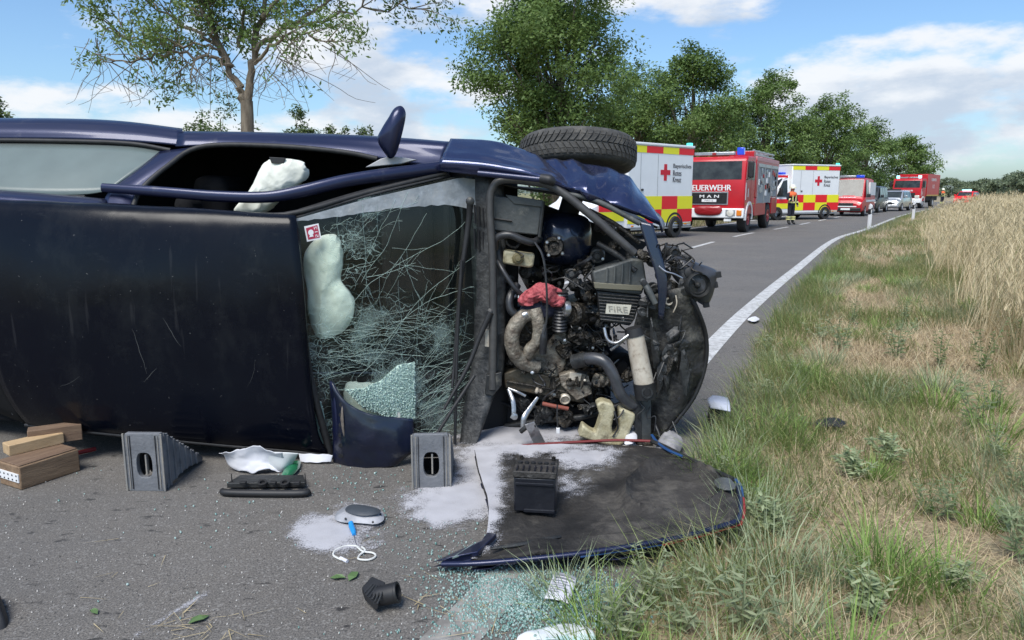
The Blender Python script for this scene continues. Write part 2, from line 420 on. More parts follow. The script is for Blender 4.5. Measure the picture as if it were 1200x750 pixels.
mb = MB(); mb.grid(strip(-.088, .088, ys[ys < 3.6], .004)); mb.build('edge_line', WORN, road, smooth=0)
mb = MB(); mb.grid(strip(-6.08, -5.9, ys, .004)); mb.build('edge_line', PAINT, road, smooth=0)
yy = 3.3
while yy < 140:
    a = float(EH(yy)); seg = np.linspace(yy, yy + 2.6 * math.cos(a), 5)
    mb = MB(); mb.grid(strip(-3.08, -2.95, seg, .004)); mb.build('lane_dash', PAINT, road, smooth=0); yy += 5.35 * math.cos(a)
# verge right: a dense sheet that rises away from the road; verge left: a low bank
def verge_mesh(name, svals, yy, zfun):
    S, YY = np.meshgrid(svals, yy, indexing='ij'); x, y = along(YY.ravel(), S.ravel()); z = zfun(np.abs(S.ravel()), x, y)
    A = np.stack([x, y, z], -1).reshape(len(svals), len(yy), 3); mb = MB(); mb.grid(A[::-1]); return tag(mb.build(name, SOIL, smooth=60), kind='structure')
yv = np.concatenate([np.arange(-3.5, 14, .16), np.arange(14, 60, .8), np.arange(60, 300, 6)])
verge_mesh('verge', np.concatenate([np.arange(.46, 5, .13), np.arange(5, 16, 1), [20, 40]]), yv, vz)
verge_mesh('far_verge', -np.concatenate([np.arange(6.3, 9, .3), [10, 12, 16, 30]]), yv[::2], lambda s, x, y: -.012 + .25 * sstep(6.4, 9, s) + (vn(np.stack([x, y], -1), .8, 9, 2) - .5) * .15 * sstep(6.5, 8, s))

# ================================================================== GRASS
def blades(P, L, w, az, lean, curve, col, tall=False, tipcol=None):
    """P base (N,3); each blade bends over towards az; returns verts, quads, tris, cols"""
    n = len(P); d = np.stack([np.cos(az), np.sin(az), np.zeros(n)], -1)
    fa = az + rng.uniform(0.6, 2.5, n); side = np.stack([np.cos(fa), np.sin(fa), np.zeros(n)], -1)
    lv = 4 if tall else 3; ts = np.linspace(0, 1, lv); V = []
    for k, t in enumerate(ts):
        ang = lean + curve * t; # angle from vertical
        hor = L * t * np.sin(np.clip(lean + curve * t * .6, 0, 1.65)); ver = L * t * np.cos(np.clip(lean + curve * t * .6, 0, 1.56))
        c = P + d * hor[:, None] + np.array((0, 0, 1.)) * ver[:, None]
        ww = (w * (1 - t) ** .6)[:, None]
        if k < lv - 1: V += [c - side * ww / 2, c + side * ww / 2]
        else: V += [c]
    m = 2 * (lv - 1) + 1; V = np.stack(V, 1).reshape(-1, 3); b = np.arange(n)[:, None] * m
    q = np.concatenate([b + np.array([[2 * k, 2 * k + 1, 2 * k + 3, 2 * k + 2]]) for k in range(lv - 2)]); t_ = b + np.array([[2 * lv - 4, 2 * lv - 3, 2 * lv - 2]])
    C = np.repeat(col, m, 0)
    if tipcol is not None:
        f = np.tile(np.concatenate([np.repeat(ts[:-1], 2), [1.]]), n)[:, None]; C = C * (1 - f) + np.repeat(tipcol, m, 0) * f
    return V, q, t_, C
def merge(parts):
    V = []; Q = []; T = []; C = []; o = 0
    for v, q, t, c in parts:
        V.append(v); Q.append(q + o); T.append(t + o); C.append(c); o += len(v)
    return np.concatenate(V), np.concatenate(Q), np.concatenate(T), np.concatenate(C)
def scat(n, s0, s1, y0, y1, power=1.0):
    """points on the verge between offsets s0..s1; more of them near the camera"""
    u = rng.random(n) ** power; Y = y0 + (y1 - y0) * u; s = rng.uniform(s0, s1, n); x, y = along(Y, s); return s, x, y
def lerp(a, b, t): return np.array(a)[None] * (1 - t[:, None]) + np.array(b)[None] * t[:, None]
GRASS = leaf_mat('grass_blades', trans=.3, rough=.6)
STRAW = leaf_mat('straw_blades', trans=.2, rough=.75)
def green_amount(s, x, y):
    p = np.stack([x, y], -1); g = .5 + (vn(p, 1.1, 21, 3) - .5) * 1.7 + .34 * sstep(1.1, .5, s) + .10 * sstep(5.5, 9, y) - .02
    # the bare, parched patch between the bonnet and the tall grass
    g = g - .26 * np.exp(-(((x - 1.25) / .55) ** 2 + ((y - 2.75) / .55) ** 2)) - .2 * np.exp(-(((x - 1.55) / .35) ** 2 + ((y - 3.7) / .5) ** 2)) + .1 * sstep(4.0, 5.2, y) * sstep(.8, 1.6, s) + .35 * np.exp(-(((x - 1.35) / .28) ** 2 + ((y - 4.3) / .8) ** 2)) + .3 * np.exp(-(((x - 1.2) / .16) ** 2 + ((y - 2.95) / .13) ** 2)) + .3 * np.exp(-(((x - .55) / .4) ** 2 + ((y - 2.5) / .2) ** 2))
    return g
BONNET_FP = [G(*q, .1)[:2] for q in ((517, 664), (600, 657), (692, 650), (780, 637), (870, 613), (872, 570), (810, 538), (766, 512), (556, 520), (570, 630))]
def off_bonnet(x, y):
    c = np.zeros(len(x), bool); n = len(BONNET_FP)
    for i in range(n):
        (x1, y1), (x2, y2) = BONNET_FP[i - 1], BONNET_FP[i]
        c ^= ((y1 > y) != (y2 > y)) & (x < (x2 - x1) * (y - y1) / (y2 - y1 + 1e-12) + x1)
    return ~c
# beds: (offset range, Y range, count straw, count green, power)
straw = []; green = []
for (s0, s1, y0, y1, ns, ng, pw, lw) in [(.40, 4.2, -1.4, 6.5, 100000, 76000, 1.25, 1.0), (.36, 4.2, 6.5, 16, 80000, 46000, 1.2, 1.5), (.3, 4.5, 16, 50, 24000, 28000, 1.3, 3.0), (.3, 6, 50, 130, 1500, 5000, 1.3, 8)]:
    s, x, y = scat(ns, s0, s1, y0, y1, pw); g = green_amount(s, x, y); k = (rng.random(ns) < np.clip(1.5 - 1.3 * g, .3, 1)) & off_bonnet(x, y); s, x, y, g = s[k], x[k], y[k], g[k]; n = len(s)
    P = np.stack([x, y, vz(s, x, y) + rng.random(n) * .012], -1); t = rng.random(n); t2 = vn(P[:, :2], 2.2, 31, 2)
    col = lerp((.42, .32, .185), (.72, .59, .39), np.clip(t * .75 + t2 * .4 - .1, 0, 1)); br = rng.random(n) < .22; col[br] = lerp((.20, .14, .085), (.30, .23, .145), rng.random(br.sum()))
    straw.append(blades(P, rng.uniform(.05, .17, n) * (1 + .5 * (lw - 1)), rng.uniform(.0018, .0036, n) * lw, rng.uniform(0, 6.283, n), rng.uniform(.75, 1.5, n), rng.uniform(-.4, .6, n), col))
    s, x, y = scat(ng, s0, s1, y0, y1, pw); g = green_amount(s, x, y); k = (rng.random(ng) < sstep(.42, .70, g)) & off_bonnet(x, y); s, x, y, g = s[k], x[k], y[k], g[k]; n = len(s)
    # gather blades into tufts
    cx = np.round(x / .09 + vn(np.stack([x, y], -1), 3, 5) * 2) * .09; cy = np.round(y / .09 + vn(np.stack([x, y], -1), 3, 6) * 2) * .09
    pull = rng.random(n)[:, None] ** .5 * .75; xy = np.stack([x, y], -1) * (1 - pull) + np.stack([cx, cy], -1) * pull
    P = np.stack([xy[:, 0], xy[:, 1], vz(s, xy[:, 0], xy[:, 1]) - .004], -1)
    hgt = (.07 + .16 * vn(P[:, :2], 1.7, 41, 2) + .13 * sstep(.55, .9, g)) * rng.uniform(.6, 1.3, n); t = vn(P[:, :2], 1.5, 51, 2) * .6 + rng.random(n) * .5
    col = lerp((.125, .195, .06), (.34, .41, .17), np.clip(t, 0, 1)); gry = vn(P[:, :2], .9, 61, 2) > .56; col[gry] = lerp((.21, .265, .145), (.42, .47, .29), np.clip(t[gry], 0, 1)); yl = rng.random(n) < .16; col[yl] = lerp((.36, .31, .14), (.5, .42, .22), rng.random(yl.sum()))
    az = np.arctan2(P[:, 1] - cy, P[:, 0] - cx) + rng.normal(0, .9, n)
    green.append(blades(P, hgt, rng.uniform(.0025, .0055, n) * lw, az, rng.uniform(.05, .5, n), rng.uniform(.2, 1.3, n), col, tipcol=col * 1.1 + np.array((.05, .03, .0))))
# dry stalks that still stand
for (y0, y1, n, lw) in ((-1.2, 6.5, 9000, 1.0), (6.5, 18, 9000, 1.7), (18, 50, 5000, 3)):
    s, x, y = scat(n, .55, 4.2, y0, y1, 1.2); k = off_bonnet(x, y) & (vn(np.stack([x, y], -1), 1.6, 111, 2) > .42); s, x, y = s[k], x[k], y[k]; n = len(s); P = np.stack([x, y, vz(s, x, y)], -1)
    straw.append(blades(P, rng.uniform(.07, .24, n), rng.uniform(.0016, .003, n) * lw, rng.uniform(0, 6.28, n), rng.uniform(.1, .8, n), rng.uniform(.1, 1.0, n), lerp((.46, .37, .21), (.76, .66, .46), rng.random(n)), True))
straw = [(v_, q_, t_, c_) for v_, q_, t_, c_ in straw]
v, q, t, c = merge(straw); tag(link('dry_grass_litter', fast_mesh('dry_grass_litter', v, q, t, c, STRAW)), 'parched straw coloured grass litter matted over the roadside verge', 'dry grass', kind='stuff')
# single clumps of fresh grass
gc = np.random.default_rng(44); cl = [(*G(895, 606, .03)[:2], 1.3), (*G(905, 470, .03)[:2], 1.4), (*G(1040, 690, .03)[:2], 1.2), (*G(700, 735, .03)[:2], 1.3), (*G(660, 690, .03)[:2], 1.0), (*G(850, 500, .03)[:2], 1.2)]
for k in range(120):
    Yc = 1.8 + 14 * gc.random() ** 1.6; sc_ = .5 + 2.4 * gc.random() ** 1.5; xc, yc = along(np.array([Yc]), np.array([sc_])); cl.append((float(xc[0]), float(yc[0]), gc.uniform(.6, 1.4)))
for (xc, yc, k) in cl:
    n = 130; rr_ = gc.random(n) ** .6 * .10 * k; aa = gc.uniform(0, 6.283, n); x = xc + rr_ * np.cos(aa); y = yc + rr_ * np.sin(aa)
    if not off_bonnet(np.array([xc]), np.array([yc]))[0]: continue
    s = (x - EX(y)) * np.cos(EH(y)); P = np.stack([x, y, vz(s, x, y) - .005], -1); grey = gc.random() < .4; c0, c1 = ((.22, .28, .15), (.44, .50, .31)) if grey else ((.11, .21, .04), (.33, .46, .13))
    col = lerp(c0, c1, gc.random(n)); green.append(blades(P, gc.uniform(.08, .24, n) * k, gc.uniform(.003, .006, n) * (1 + .05 * yc), aa + gc.normal(0, .5, n), gc.uniform(.05, .6, n), gc.uniform(.2, 1.1, n), col))
v, q, t, c = merge(green); tag(link('verge_grass', fast_mesh('verge_grass', v, q, t, c, GRASS)), 'green and grey green grass tufts growing on the roadside verge', 'grass', kind='stuff')
# the tall stand of ripe grass on the bank
tall = []
for (s0, s1, y0, y1, n, lw) in [(1.9, 6.5, 4.0, 14, 22000, 1.35), (2.0, 8, 14, 40, 13000, 2.4), (2.8, 14, 40, 130, 6000, 5.0)]:
    s, x, y = scat(n, s0, s1, y0, y1, 1.15); edge = 2.3 + (vn(np.stack([x, y], -1), .8, 71, 2) - .5) * 1.0; k = s > edge; s, x, y = s[k], x[k], y[k]; n = len(s)
    P = np.stack([x, y, vz(s, x, y) - .01], -1); g = vn(P[:, :2], .7, 81, 2); hgt = (.55 + .60 * g + .16 * sstep(2.4, 3.6, s)) * rng.uniform(.55, 1.22, n)
    col = lerp((.36, .27, .14), (.78, .67, .44), np.clip(rng.random(n) * .9 + g * .3 - .1, 0, 1)); gr = rng.random(n) < .10; col[gr] = lerp((.12, .16, .05), (.22, .25, .10), rng.random(gr.sum()))
    az = vn(P[:, :2], 1.1, 95, 2) * 12 + rng.normal(0, .7, n)
    tall.append(blades(P, hgt, rng.uniform(.0028, .0052, n) * lw, az, rng.uniform(.0, .34, n), rng.uniform(.1, 1.0, n), col, True))
    # seed heads: short fans of bristles at the tip
    k = rng.random(n) < .55; Pk = P[k]; Lk = hgt[k]; m = len(Pk); nb = 3
    top = Pk + np.stack([np.cos(az[k]) * Lk * .22, np.sin(az[k]) * Lk * .22, Lk * .86], -1)
    top = np.repeat(top, nb, 0) + rng.normal(0, .008, (m * nb, 3)); N_ = m * nb; cc = lerp((.50, .41, .24), (.66, .56, .36), rng.random(N_))
    tall.append(blades(top, rng.uniform(.06, .14, N_), np.full(N_, .005 * lw), rng.uniform(0, 6.28, N_), rng.uniform(.1, .6, N_), rng.uniform(.2, .9, N_), cc, True))
v, q, t, c = merge(tall); tag(link('tall_dry_grass', fast_mesh('tall_dry_grass', v, q, t, c, STRAW)), 'tall ripe golden grass with seed heads standing on the bank', 'tall grass', kind='stuff')
# grass of the far side
s, x, y = scat(26000, -11, -6.25, 2, 70, 1.2); n = len(s); P = np.stack([x, y, .05 + .22 * sstep(6.4, 9, -s)], -1); P[:, 2] -= .06
col = lerp((.09, .14, .04), (.34, .30, .15), np.clip(vn(P[:, :2], .5, 91, 2) * .8 + rng.random(n) * .4 - .1, 0, 1))
v, q, t, c = blades(P, rng.uniform(.15, .5, n), rng.uniform(.01, .02, n), rng.uniform(0, 6.28, n), rng.uniform(0, .5, n), rng.uniform(.1, .8, n), col)
tag(link('far_side_grass', fast_mesh('far_side_grass', v, q, t, c, GRASS)), 'rough grass strip below the trees beyond the road', 'grass', kind='stuff')

# ------------------------------------------------------------------ single weeds that stand out of the grass
def weed(seed, height, nst, leafl, leafw, spread, col0, col1, per=14):
    r = np.random.default_rng(seed); V = []; F = []; C = []
    mbs = MB(); Lp = []
    for k in range(nst):
        a = r.uniform(0, 6.283); ln = height * r.uniform(.6, 1.05); lean = r.uniform(.1, spread)
        pts = [np.array((math.cos(a) * lean * ln * t ** 1.2, math.sin(a) * lean * ln * t ** 1.2, ln * t * (1 - .25 * lean * t))) for t in np.linspace(0, 1, 6)]
        mbs.tube(pts, np.linspace(.0035, .0012, 6), 4); pts = np.array(pts)
        for j in range(per):
            t = r.uniform(.08, 1); p = np.array([np.interp(t, np.linspace(0, 1, 6), pts[:, i]) for i in range(3)]); Lp.append((p, r.uniform(0, 6.283), leafl * (1.15 - .6 * t) * r.uniform(.7, 1.2)))
    V = []; T = []; cc = []
    for (p, a, l) in Lp:
        d = np.array((math.cos(a), math.sin(a), r.uniform(.1, .9))); d /= np.linalg.norm(d); s = np.cross(d, (0, 0, 1)); s /= np.linalg.norm(s); nrm = np.cross(s, d); w = leafw * l / leafl
        o = len(V); V += [p, p + d * l * .35 + s * w - nrm * .1 * l, p + d * l * .42 + nrm * .02 * l, p + d * l * .35 - s * w - nrm * .1 * l, p + d * l - nrm * .28 * l]
        T += [(o, o + 1, o + 2), (o, o + 2, o + 3), (o + 1, o + 4, o + 2), (o + 2, o + 4, o + 3)]
        t = r.random(); c = np.array(col0) * (1 - t) + np.array(col1) * t; cc += [c] * 5
    return fast_mesh('leaves', np.array(V), None, np.array(T), np.array(cc), GRASS), mbs
SG0, SG1 = (.18, .245, .115), (.42, .48, .28)
weeds = [weed(3, .17, 9, .06, .0085, .9, SG0, SG1, 20), weed(4, .34, 5, .06, .008, .5, (.13, .19, .08), (.27, .32, .18), 18), weed(5, .26, 8, .07, .006, .8, (.18, .23, .12), (.38, .42, .26), 14), weed(6, .42, 4, .05, .012, .3, (.08, .14, .04), (.2, .26, .1), 16)]
STEM = M('weed_stem', (.22, .26, .14), rough=.7)
WP = {}
WL = ['grey green rosette weed with long leaves in the parched verge', 'upright leafy green weed among the verge grass', 'silvery narrow leaved weed fanning out over dry grass', 'dark green broad leaved weed at the foot of tall dry grass']
def put_weed(kind, x, y, rz, sc):
    s = (x - EX(y)) * math.cos(EH(y)); z = float(vz(np.array([s]), np.array([x]), np.array([y]))[0])
    t = thing('verge_weed', WL[kind], 'weed', (x, y, z - .005), rz, 'weeds of kind %s on the verge' % ('rosette', 'upright', 'silvery', 'broad')[kind]); t.scale = (sc,) * 3
    if kind not in WP:
        me, mbs = weeds[kind]; a = link('leaves', me, t); b = mbs.build('stems', STEM, t, smooth=60); WP[kind] = (a.data, b.data)
    else: link('leaves', WP[kind][0], t); link('stems', WP[kind][1], t)
wr = random.Random(5)
for (k, px_, py_, sc) in [(0, 1015, 720, 1.25), (0, 1000, 560, 1.1), (0, 1040, 545, 1.2), (2, 730, 740, 1.2), (2, 760, 700, 1.1), (2, 790, 690, 1.1), (2, 715, 722, .9), (2, 800, 735, 1.1), (1, 1085, 602, 1.0), (1, 1110, 610, .8), (0, 940, 500, 1), (1, 1165, 540, 1.3), (1, 1190, 580, 1.2), (1, 1140, 500, 1.2), (0, 1180, 620, 1.2),
                        (3, 1100, 430, 1.2), (3, 1150, 440, 1.3), (3, 1185, 420, 1.3), (1, 1050, 420, 1.3), (1, 985, 410, 1.2), (2, 930, 445, 1.3), (2, 1060, 470, 1.2), (0, 1020, 450, 1.2), (2, 900, 470, 1), (3, 1000, 380, 1.2), (1, 1060, 380, 1.4), (2, 960, 400, 1.3), (2, 900, 410, 1.1), (1, 1125, 470, 1.3), (3, 1170, 480, 1.2), (0, 900, 620, 1.2), (1, 1195, 660, 1.1), (2, 845, 560, .9), (1, 880, 600, 1.0), (2, 870, 735, 1.1), (0, 1120, 690, 1.0)]:
    p = G(px_, py_, .03); put_weed(k, p[0], p[1], wr.uniform(0, 6.28), sc * wr.uniform(.5, .95))

# ================================================================== TREES
BARK = M('bark', (.12, .095, .07), (.24, .20, .15), 12, .9, bump=.8, bscale=30, stretch=(1, 1, .3))
LEAF = leaf_mat('tree_leaves', trans=.35, rough=.5, spec=.35)
def leaf_cloud(C, n_each, spread, size, col0, col1, seed, aspect=.45, droop=.35, lobed=False):
    """many leaf shaped faces round the points C"""
    r = np.random.default_rng(seed); C = np.repeat(np.asarray(C), n_each, 0); n = len(C)
    if lobed:
        u = r.normal(0, 1, (n, 3)); u /= np.linalg.norm(u, axis=1)[:, None]; P = C + u * (r.random(n) ** .42)[:, None] * np.asarray(spread) * np.repeat(r.uniform(.65, 1.35, n // n_each), n_each)[:, None]
    else: P = C + r.normal(0, 1, (n, 3)) * np.asarray(spread)
    nn = r.normal(0, .62, (n, 3)); nn[:, 2] += .75; nn += (P - C.mean(0)) / (np.abs(P - C.mean(0)).max(0) + 1e-6) * .55; nn /= np.linalg.norm(nn, axis=1)[:, None]
    d = r.normal(0, 1, (n, 3)); d[:, 2] -= droop; d -= nn * (d * nn).sum(1)[:, None]; d /= np.linalg.norm(d, axis=1)[:, None]
    s = np.cross(nn, d); l = size * r.uniform(.6, 1.3, n)[:, None]
    V = np.stack([P, P + d * l * .45 + s * l * aspect / 2, P + d * l, P + d * l * .45 - s * l * aspect / 2], 1).reshape(-1, 3); q = np.arange(4 * n).reshape(-1, 4)
    t = np.clip(r.random(n) * .35 + vn(P, .8, seed, 2) * .9 - .15, 0, 1); col = lerp(col0, col1, t); return V, q, np.repeat(col, 4, 0)
def limb(mb, a, b, r0, r1, r, wob=.12, n=7, sag=0.0):
    t = np.linspace(0, 1, n)[:, None]; d = np.linalg.norm(np.array(b) - a); P = np.array(a)[None] * (1 - t) + np.array(b)[None] * t
    off = r.normal(0, 1, (n, 3)).cumsum(0); off -= off[:1]; off -= t * off[-1:]; P = P + off * wob * d * .12; P[:, 2] += (np.sin(t[:, 0] * math.pi) * sag * d)
    mb.tube(P, np.linspace(r0, r1, n), 6, 0); return P
def tree(name, label, base, height, width, crown0, trunk_r, seed, nclump, leaves, lsize, col0=(.070, .13, .033), col1=(.235, .33, .095), group=None, lean=0.0, cl_spread=.125, shape=1.0):
    r = np.random.default_rng(seed); t = thing(name, label, 'tree', base, 0, group)
    H = height; cz = crown0 + (H - crown0) * .52; rz_ = (H - crown0) / 2; mb = MB(); tips = []
    top = np.array((lean * H, 0, H * .80)); TP = limb(mb, np.array((0, 0, -.3)), top, trunk_r, trunk_r * .25, r, .10, 10)
    C = []
    while len(C) < nclump:
        q = r.uniform(-1, 1, 3); l = np.linalg.norm(q)
        if l > 1 or l < .25: continue
        zz = q[2]; taper = 1 - .35 * max(0, zz) * shape - .25 * max(0, -zz)
        q = q * (1 + .18 * (r.random() - .5)); C.append(np.array((q[0] * width / 2 * taper + lean * (cz + zz * rz_), q[1] * width / 2 * taper, cz + zz * rz_)))
    C = np.array(C)
    for i, c in enumerate(C):
        k = np.clip(((c[2] - crown0 * .6) / (H - crown0 * .6)) * .8 - .12, .05, .95); st = TP[int(k * (len(TP) - 1))]
        if i % 2 == 0:
            P = limb(mb, st, c, trunk_r * .32 * (1 - .6 * k), .012, r, .16, 6, .05)
        for j in range(4): tips.append(c + r.normal(0, 1, 3) * np.array((width * .05, width * .05, H * .035)))
    mb.build('trunk', BARK, t, smooth=60)
    n_each = max(3, leaves // len(tips)); sp = (width * cl_spread * .82, width * cl_spread * .82, H * cl_spread * .42)
    v, q, c = leaf_cloud(tips, n_each, sp, lsize, col0, col1, seed, lobed=True); link('crown', fast_mesh('crown', v, q, None, c, LEAF), t); return t
def at(px_, Y): return float((px_ - 600) / FPX * (Y * math.cos(PITCH) + .2))
TG = 'trees in the row beyond the road'
tree('roadside_tree', 'broad dense tree rising above the upturned wheel of the wrecked car', (at(648, 28), 28, 0), 9.6, 6.6, 1.2, .28, 11, 95, 66000, .15, group=TG)
tree('roadside_tree', 'tall tree behind the nearer ambulance and red fire engine', (at(806, 40), 40, 0), 8.7, 5.6, 1.0, .26, 12, 85, 50000, .17, group=TG)
tree('roadside_tree', 'slender tree between the tall trees behind the fire engine cab', (at(742, 44), 44, 0), 8.6, 5.4, 1.2, .22, 19, 60, 30000, .18, group=TG)
tree('roadside_tree', 'rounded tree above the ladder of the nearer fire engine', (at(896, 53), 53, 0), 9.4, 6.2, 1.0, .26, 13, 78, 38000, .20, group=TG)
tree('roadside_tree', 'tree standing behind the box of the farther ambulance', (at(965, 68), 68, 0), 9.6, 6.8, 1.0, .26, 14, 74, 24000, .24, group=TG)
tree('roadside_tree', 'tree above the red and white van at the road bend', (at(1012, 86), 86, 0), 9.8, 7.4, .8, .26, 15, 72, 18000, .29, group=TG)
tree('roadside_tree', 'last tree of the row, right above the far fire engine', (at(1062, 112), 112, 0), 9.4, 8.6, .6, .26, 16, 74, 15000, .36, group=TG)
for i, (px_, Y, h, w, lab) in enumerate([(265, 60, 8.9, 5.8, 'distant bushy tree behind the bare trunk of the left roadside tree'), (357, 66, 8.6, 3.6, 'small distant tree just over the wrecked car roof edge'), (398, 74, 8.9, 3.6, 'thin distant tree top to one side of the upright wing mirror'), (432, 74, 8.6, 3.0, 'faint distant sapling just past the mirror of the wreck'), (-4, 40, 7.4, 3.4, 'distant tree at the rear end of the wrecked car')]):
    tree('distant_tree', lab, (at(px_, Y), Y, 0), h, w, 1.0, .16, 30 + i, 34, 5000, .30, (.06, .10, .03), (.16, .21, .07), 'distant trees behind the wreck')
for i, (px_, Y, h, w) in enumerate([(1112, 190, 5.0, 10), (1135, 195, 4.4, 9), (1150, 210, 5.2, 8), (1184, 150, 4.9, 8), (1204, 140, 5.6, 9), (1165, 230, 4.4, 12), (1228, 150, 5.8, 9)]):
    tree('distant_tree', ['hedgerow tree beside the far fire engine on the skyline', 'low hedgerow tree above the red command car', 'hedgerow tree past the command car blue light', 'hedgerow tree on the skyline over the tall dry grass', 'dense hedgerow tree behind the far parked car', 'far low tree line clump between hedgerow trees', 'hedgerow tree past the far parked car'][i], (at(px_, Y), Y, 0), h, w, .3, .2, 60 + i, 40, 4200,   .55, (.13, .165, .10), (.25, .30, .17), 'hedgerow trees on the skyline')  # leaf colours paled so that distance haze is part of them
# far wood line, one mass
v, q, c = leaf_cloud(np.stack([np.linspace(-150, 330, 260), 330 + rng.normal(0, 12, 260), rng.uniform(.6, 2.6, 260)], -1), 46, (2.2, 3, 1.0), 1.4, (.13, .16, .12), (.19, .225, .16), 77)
tag(link('far_wood', fast_mesh('far_wood', v, q, None, c, LEAF)), 'low far off woodland line along the horizon', 'woodland', kind='stuff')

# the sparse tree on the left: limbs laid out one by one
def left_tree():
    r = np.random.default_rng(5); Y0 = 14.0; base = W(290, 330, Y0); base[2] = 0
    t = thing('roadside_tree', 'sparse forked tree with drooping bare twigs behind the wrecked car', 'tree', tuple(base), 0, TG, measured=True)
    mb = MB(); pts_all = []
    def p(x, y, dy=0.0): return W(x, y, Y0 + dy)
    tr = [np.array((base[0], base[1], -.2)), p(289, 215), p(290, 150), p(289, 118)]; mb.tube(tr, [.17, .13, .115, .11], 9, 12)
    limbs = [([(287, 120), (277, 95), (262, 60), (250, 20), (244, -40), (240, -110)], .075, 0.0), ([(290, 118), (296, 80), (302, 40), (310, 0), (318, -60), (322, -140)], .08, .3), ([(273, 78), (258, 72), (238, 66), (205, 62), (160, 70), (120, 72)], .04, -.8), ([(268, 70), (248, 50), (215, 30), (180, 5), (140, -30)], .045, .9), ([(262, 60), (240, 20), (225, -20), (205, -80)], .04, -.6),
             ([(300, 60), (330, 35), (370, 10), (420, -12), (480, -15)], .05, .6), ([(298, 75), (322, 52), (350, 40), (390, 52)], .035, -.9), ([(306, 20), (340, -20), (385, -50), (450, -60)], .04, -.5), ([(280, 55), (283, 20), (280, -30), (275, -100)], .035, .5), ([(250, 25), (215, 0), (165, -25), (110, -20)], .03, .2), ([(330, 35), (380, 22), (440, 12), (505, 10)], .025, .2), ([(262, 60), (225, 52), (190, 55), (150, 45), (118, 28)], .025, .5), ([(318, -60), (370, -90), (430, -110)], .03, 0)]
    ends = []
    for pl, r0, dd in limbs:
        n = len(pl); P = [p(x, y, dd * k / (n - 1)) for k, (x, y) in enumerate(pl)]; P = cr(P, n * 4); P[1:-1] += r.normal(0, .035, (len(P) - 2, 3)); mb.tube(P, np.linspace(r0, .010, len(P)), 6)
        for k in range(int(len(P) * 1.1)):
            i = int(r.uniform(.3, 1) * (len(P) - 1)); a = P[i]; d = (P[i] - P[i - 1]); d /= np.linalg.norm(d); d = d * .5 + r.normal(0, .7, 3); d[2] += .25; L_ = r.uniform(.4, 1.0)
            b = a + d / np.linalg.norm(d) * L_; Q = limb(mb, a, b, .012, .003, r, .25, 5, .06); ends += [Q[2], Q[3], Q[4], Q[4]]
    mb.build('trunk', BARK, t, smooth=60)
    tw = MB()   # bare twigs that hang below the crown
    for (x, y, n) in [(205, 62, 5), (160, 70, 4), (235, 66, 5), (262, 72, 4), (120, 72, 3), (248, 66, 4), (222, 66, 4), (322, 55, 4), (350, 42, 5), (385, 52, 3), (310, 80, 4), (330, 70, 4), (110, 45, 3), (140, 10, 3)]:
        for k in range(n):
            a = p(x + r.uniform(-9, 9), y + r.uniform(-4, 4), r.uniform(-.7, .7)); P = [a]; d = np.array((r.normal(0, .5), r.normal(0, .3), -.5))
            for j in range(6): d = d + np.array((r.normal(0, .22), r.normal(0, .15), -.12)); P.append(P[-1] + d * .16)
            if r.random() < .7: P[-1] = P[-1] + np.array((r.choice([-1, 1]) * .1, 0, .12))
            tw.tube(cr(P, 14), np.linspace(.009, .003, 14), 4)
            for j in range(2):
                a2 = P[2 + j]; tw.tube([a2, a2 + np.array((r.normal(0, .16), r.normal(0, .1), -.12)), a2 + np.array((r.normal(0, .25), r.normal(0, .15), -.26))], [.005, .004, .0025], 4)
    tw.build('bare_twigs', BARK, t, smooth=60)
    ends = np.array([e for e in ends if not (e[2] < W(300, 60, 14)[2] and r.random() < .55)])
    v, q, c = leaf_cloud(ends, 18, (.24, .24, .18), .095, (.07, .125, .03), (.21, .30, .085), 8, aspect=.38, lobed=True)
    link('crown', fast_mesh('crown', v - base, q, None, c, LEAF), t)
left_tree()

# ================================================================== EMERGENCY VEHICLES (local axes: x forward, y left, z up)
WHITE = M('vehicle_white', (.86, .87, .87), (.81, .82, .82), 2, .35, coat=.2, dirt=(.42, .40, .36), dscale=2.5, damt=.16)
RED = M('fire_red', (.52, .010, .018), (.44, .008, .016), 2, .4, coat=.15, dirt=(.30, .12, .11), dscale=3, damt=.14)
RED2 = M('deep_red', (.30, .010, .014), rough=.35, coat=.4)
SRED = M('signal_red', (.80, .012, .02), rough=.45)
SYEL = M('signal_yellow', (.86, .80, .02), rough=.45)
BLACKP = M('black_plastic', (.012, .012, .013), (.022, .022, .023), 10, .55)
RUBBER = M('tyre_rubber', (.018, .018, .018), (.035, .034, .032), 14, .8)
RIMM = M('rim_grey', (.42, .43, .45), rough=.45, metal=.15)
ALU = M('aluminium', (.52, .53, .54), (.40, .41, .42), 8, .4, metal=.75)
CHASSIS = M('chassis_black', (.015, .015, .016), rough=.8)
DGLASS = M('vehicle_glass', (.018, .022, .024), (.05, .06, .06), 2.5, .12, spec=.35)
LAMPG = M('headlamp_glass', (.62, .60, .52), (.75, .73, .66), 10, .1, coat=1)
BLUEB = M('beacon_blue', (.01, .03, .35), rough=.15, coat=.5, emit=(.02, .10, .9), estr=.25)
BEACON = M('beacon_flash', (.1, .3, .5), rough=.2, emit=(.35, .85, 1.0), estr=1.2)
BEACONG = M('beacon_teal', (.05, .35, .35), rough=.2, emit=(.10, .80, .70), estr=.7)
AMBER = M('amber_lens', (.75, .22, .02), rough=.2, coat=.5)
TXTK = M('print_dark', (.06, .06, .07), rough=.6)
TXTW = M('print_white', (.80, .80, .80), rough=.5)
CRIM = M('cross_red', (.62, .01, .03), rough=.5)
GOLD = M('gold_line', (.55, .36, .06), rough=.5)
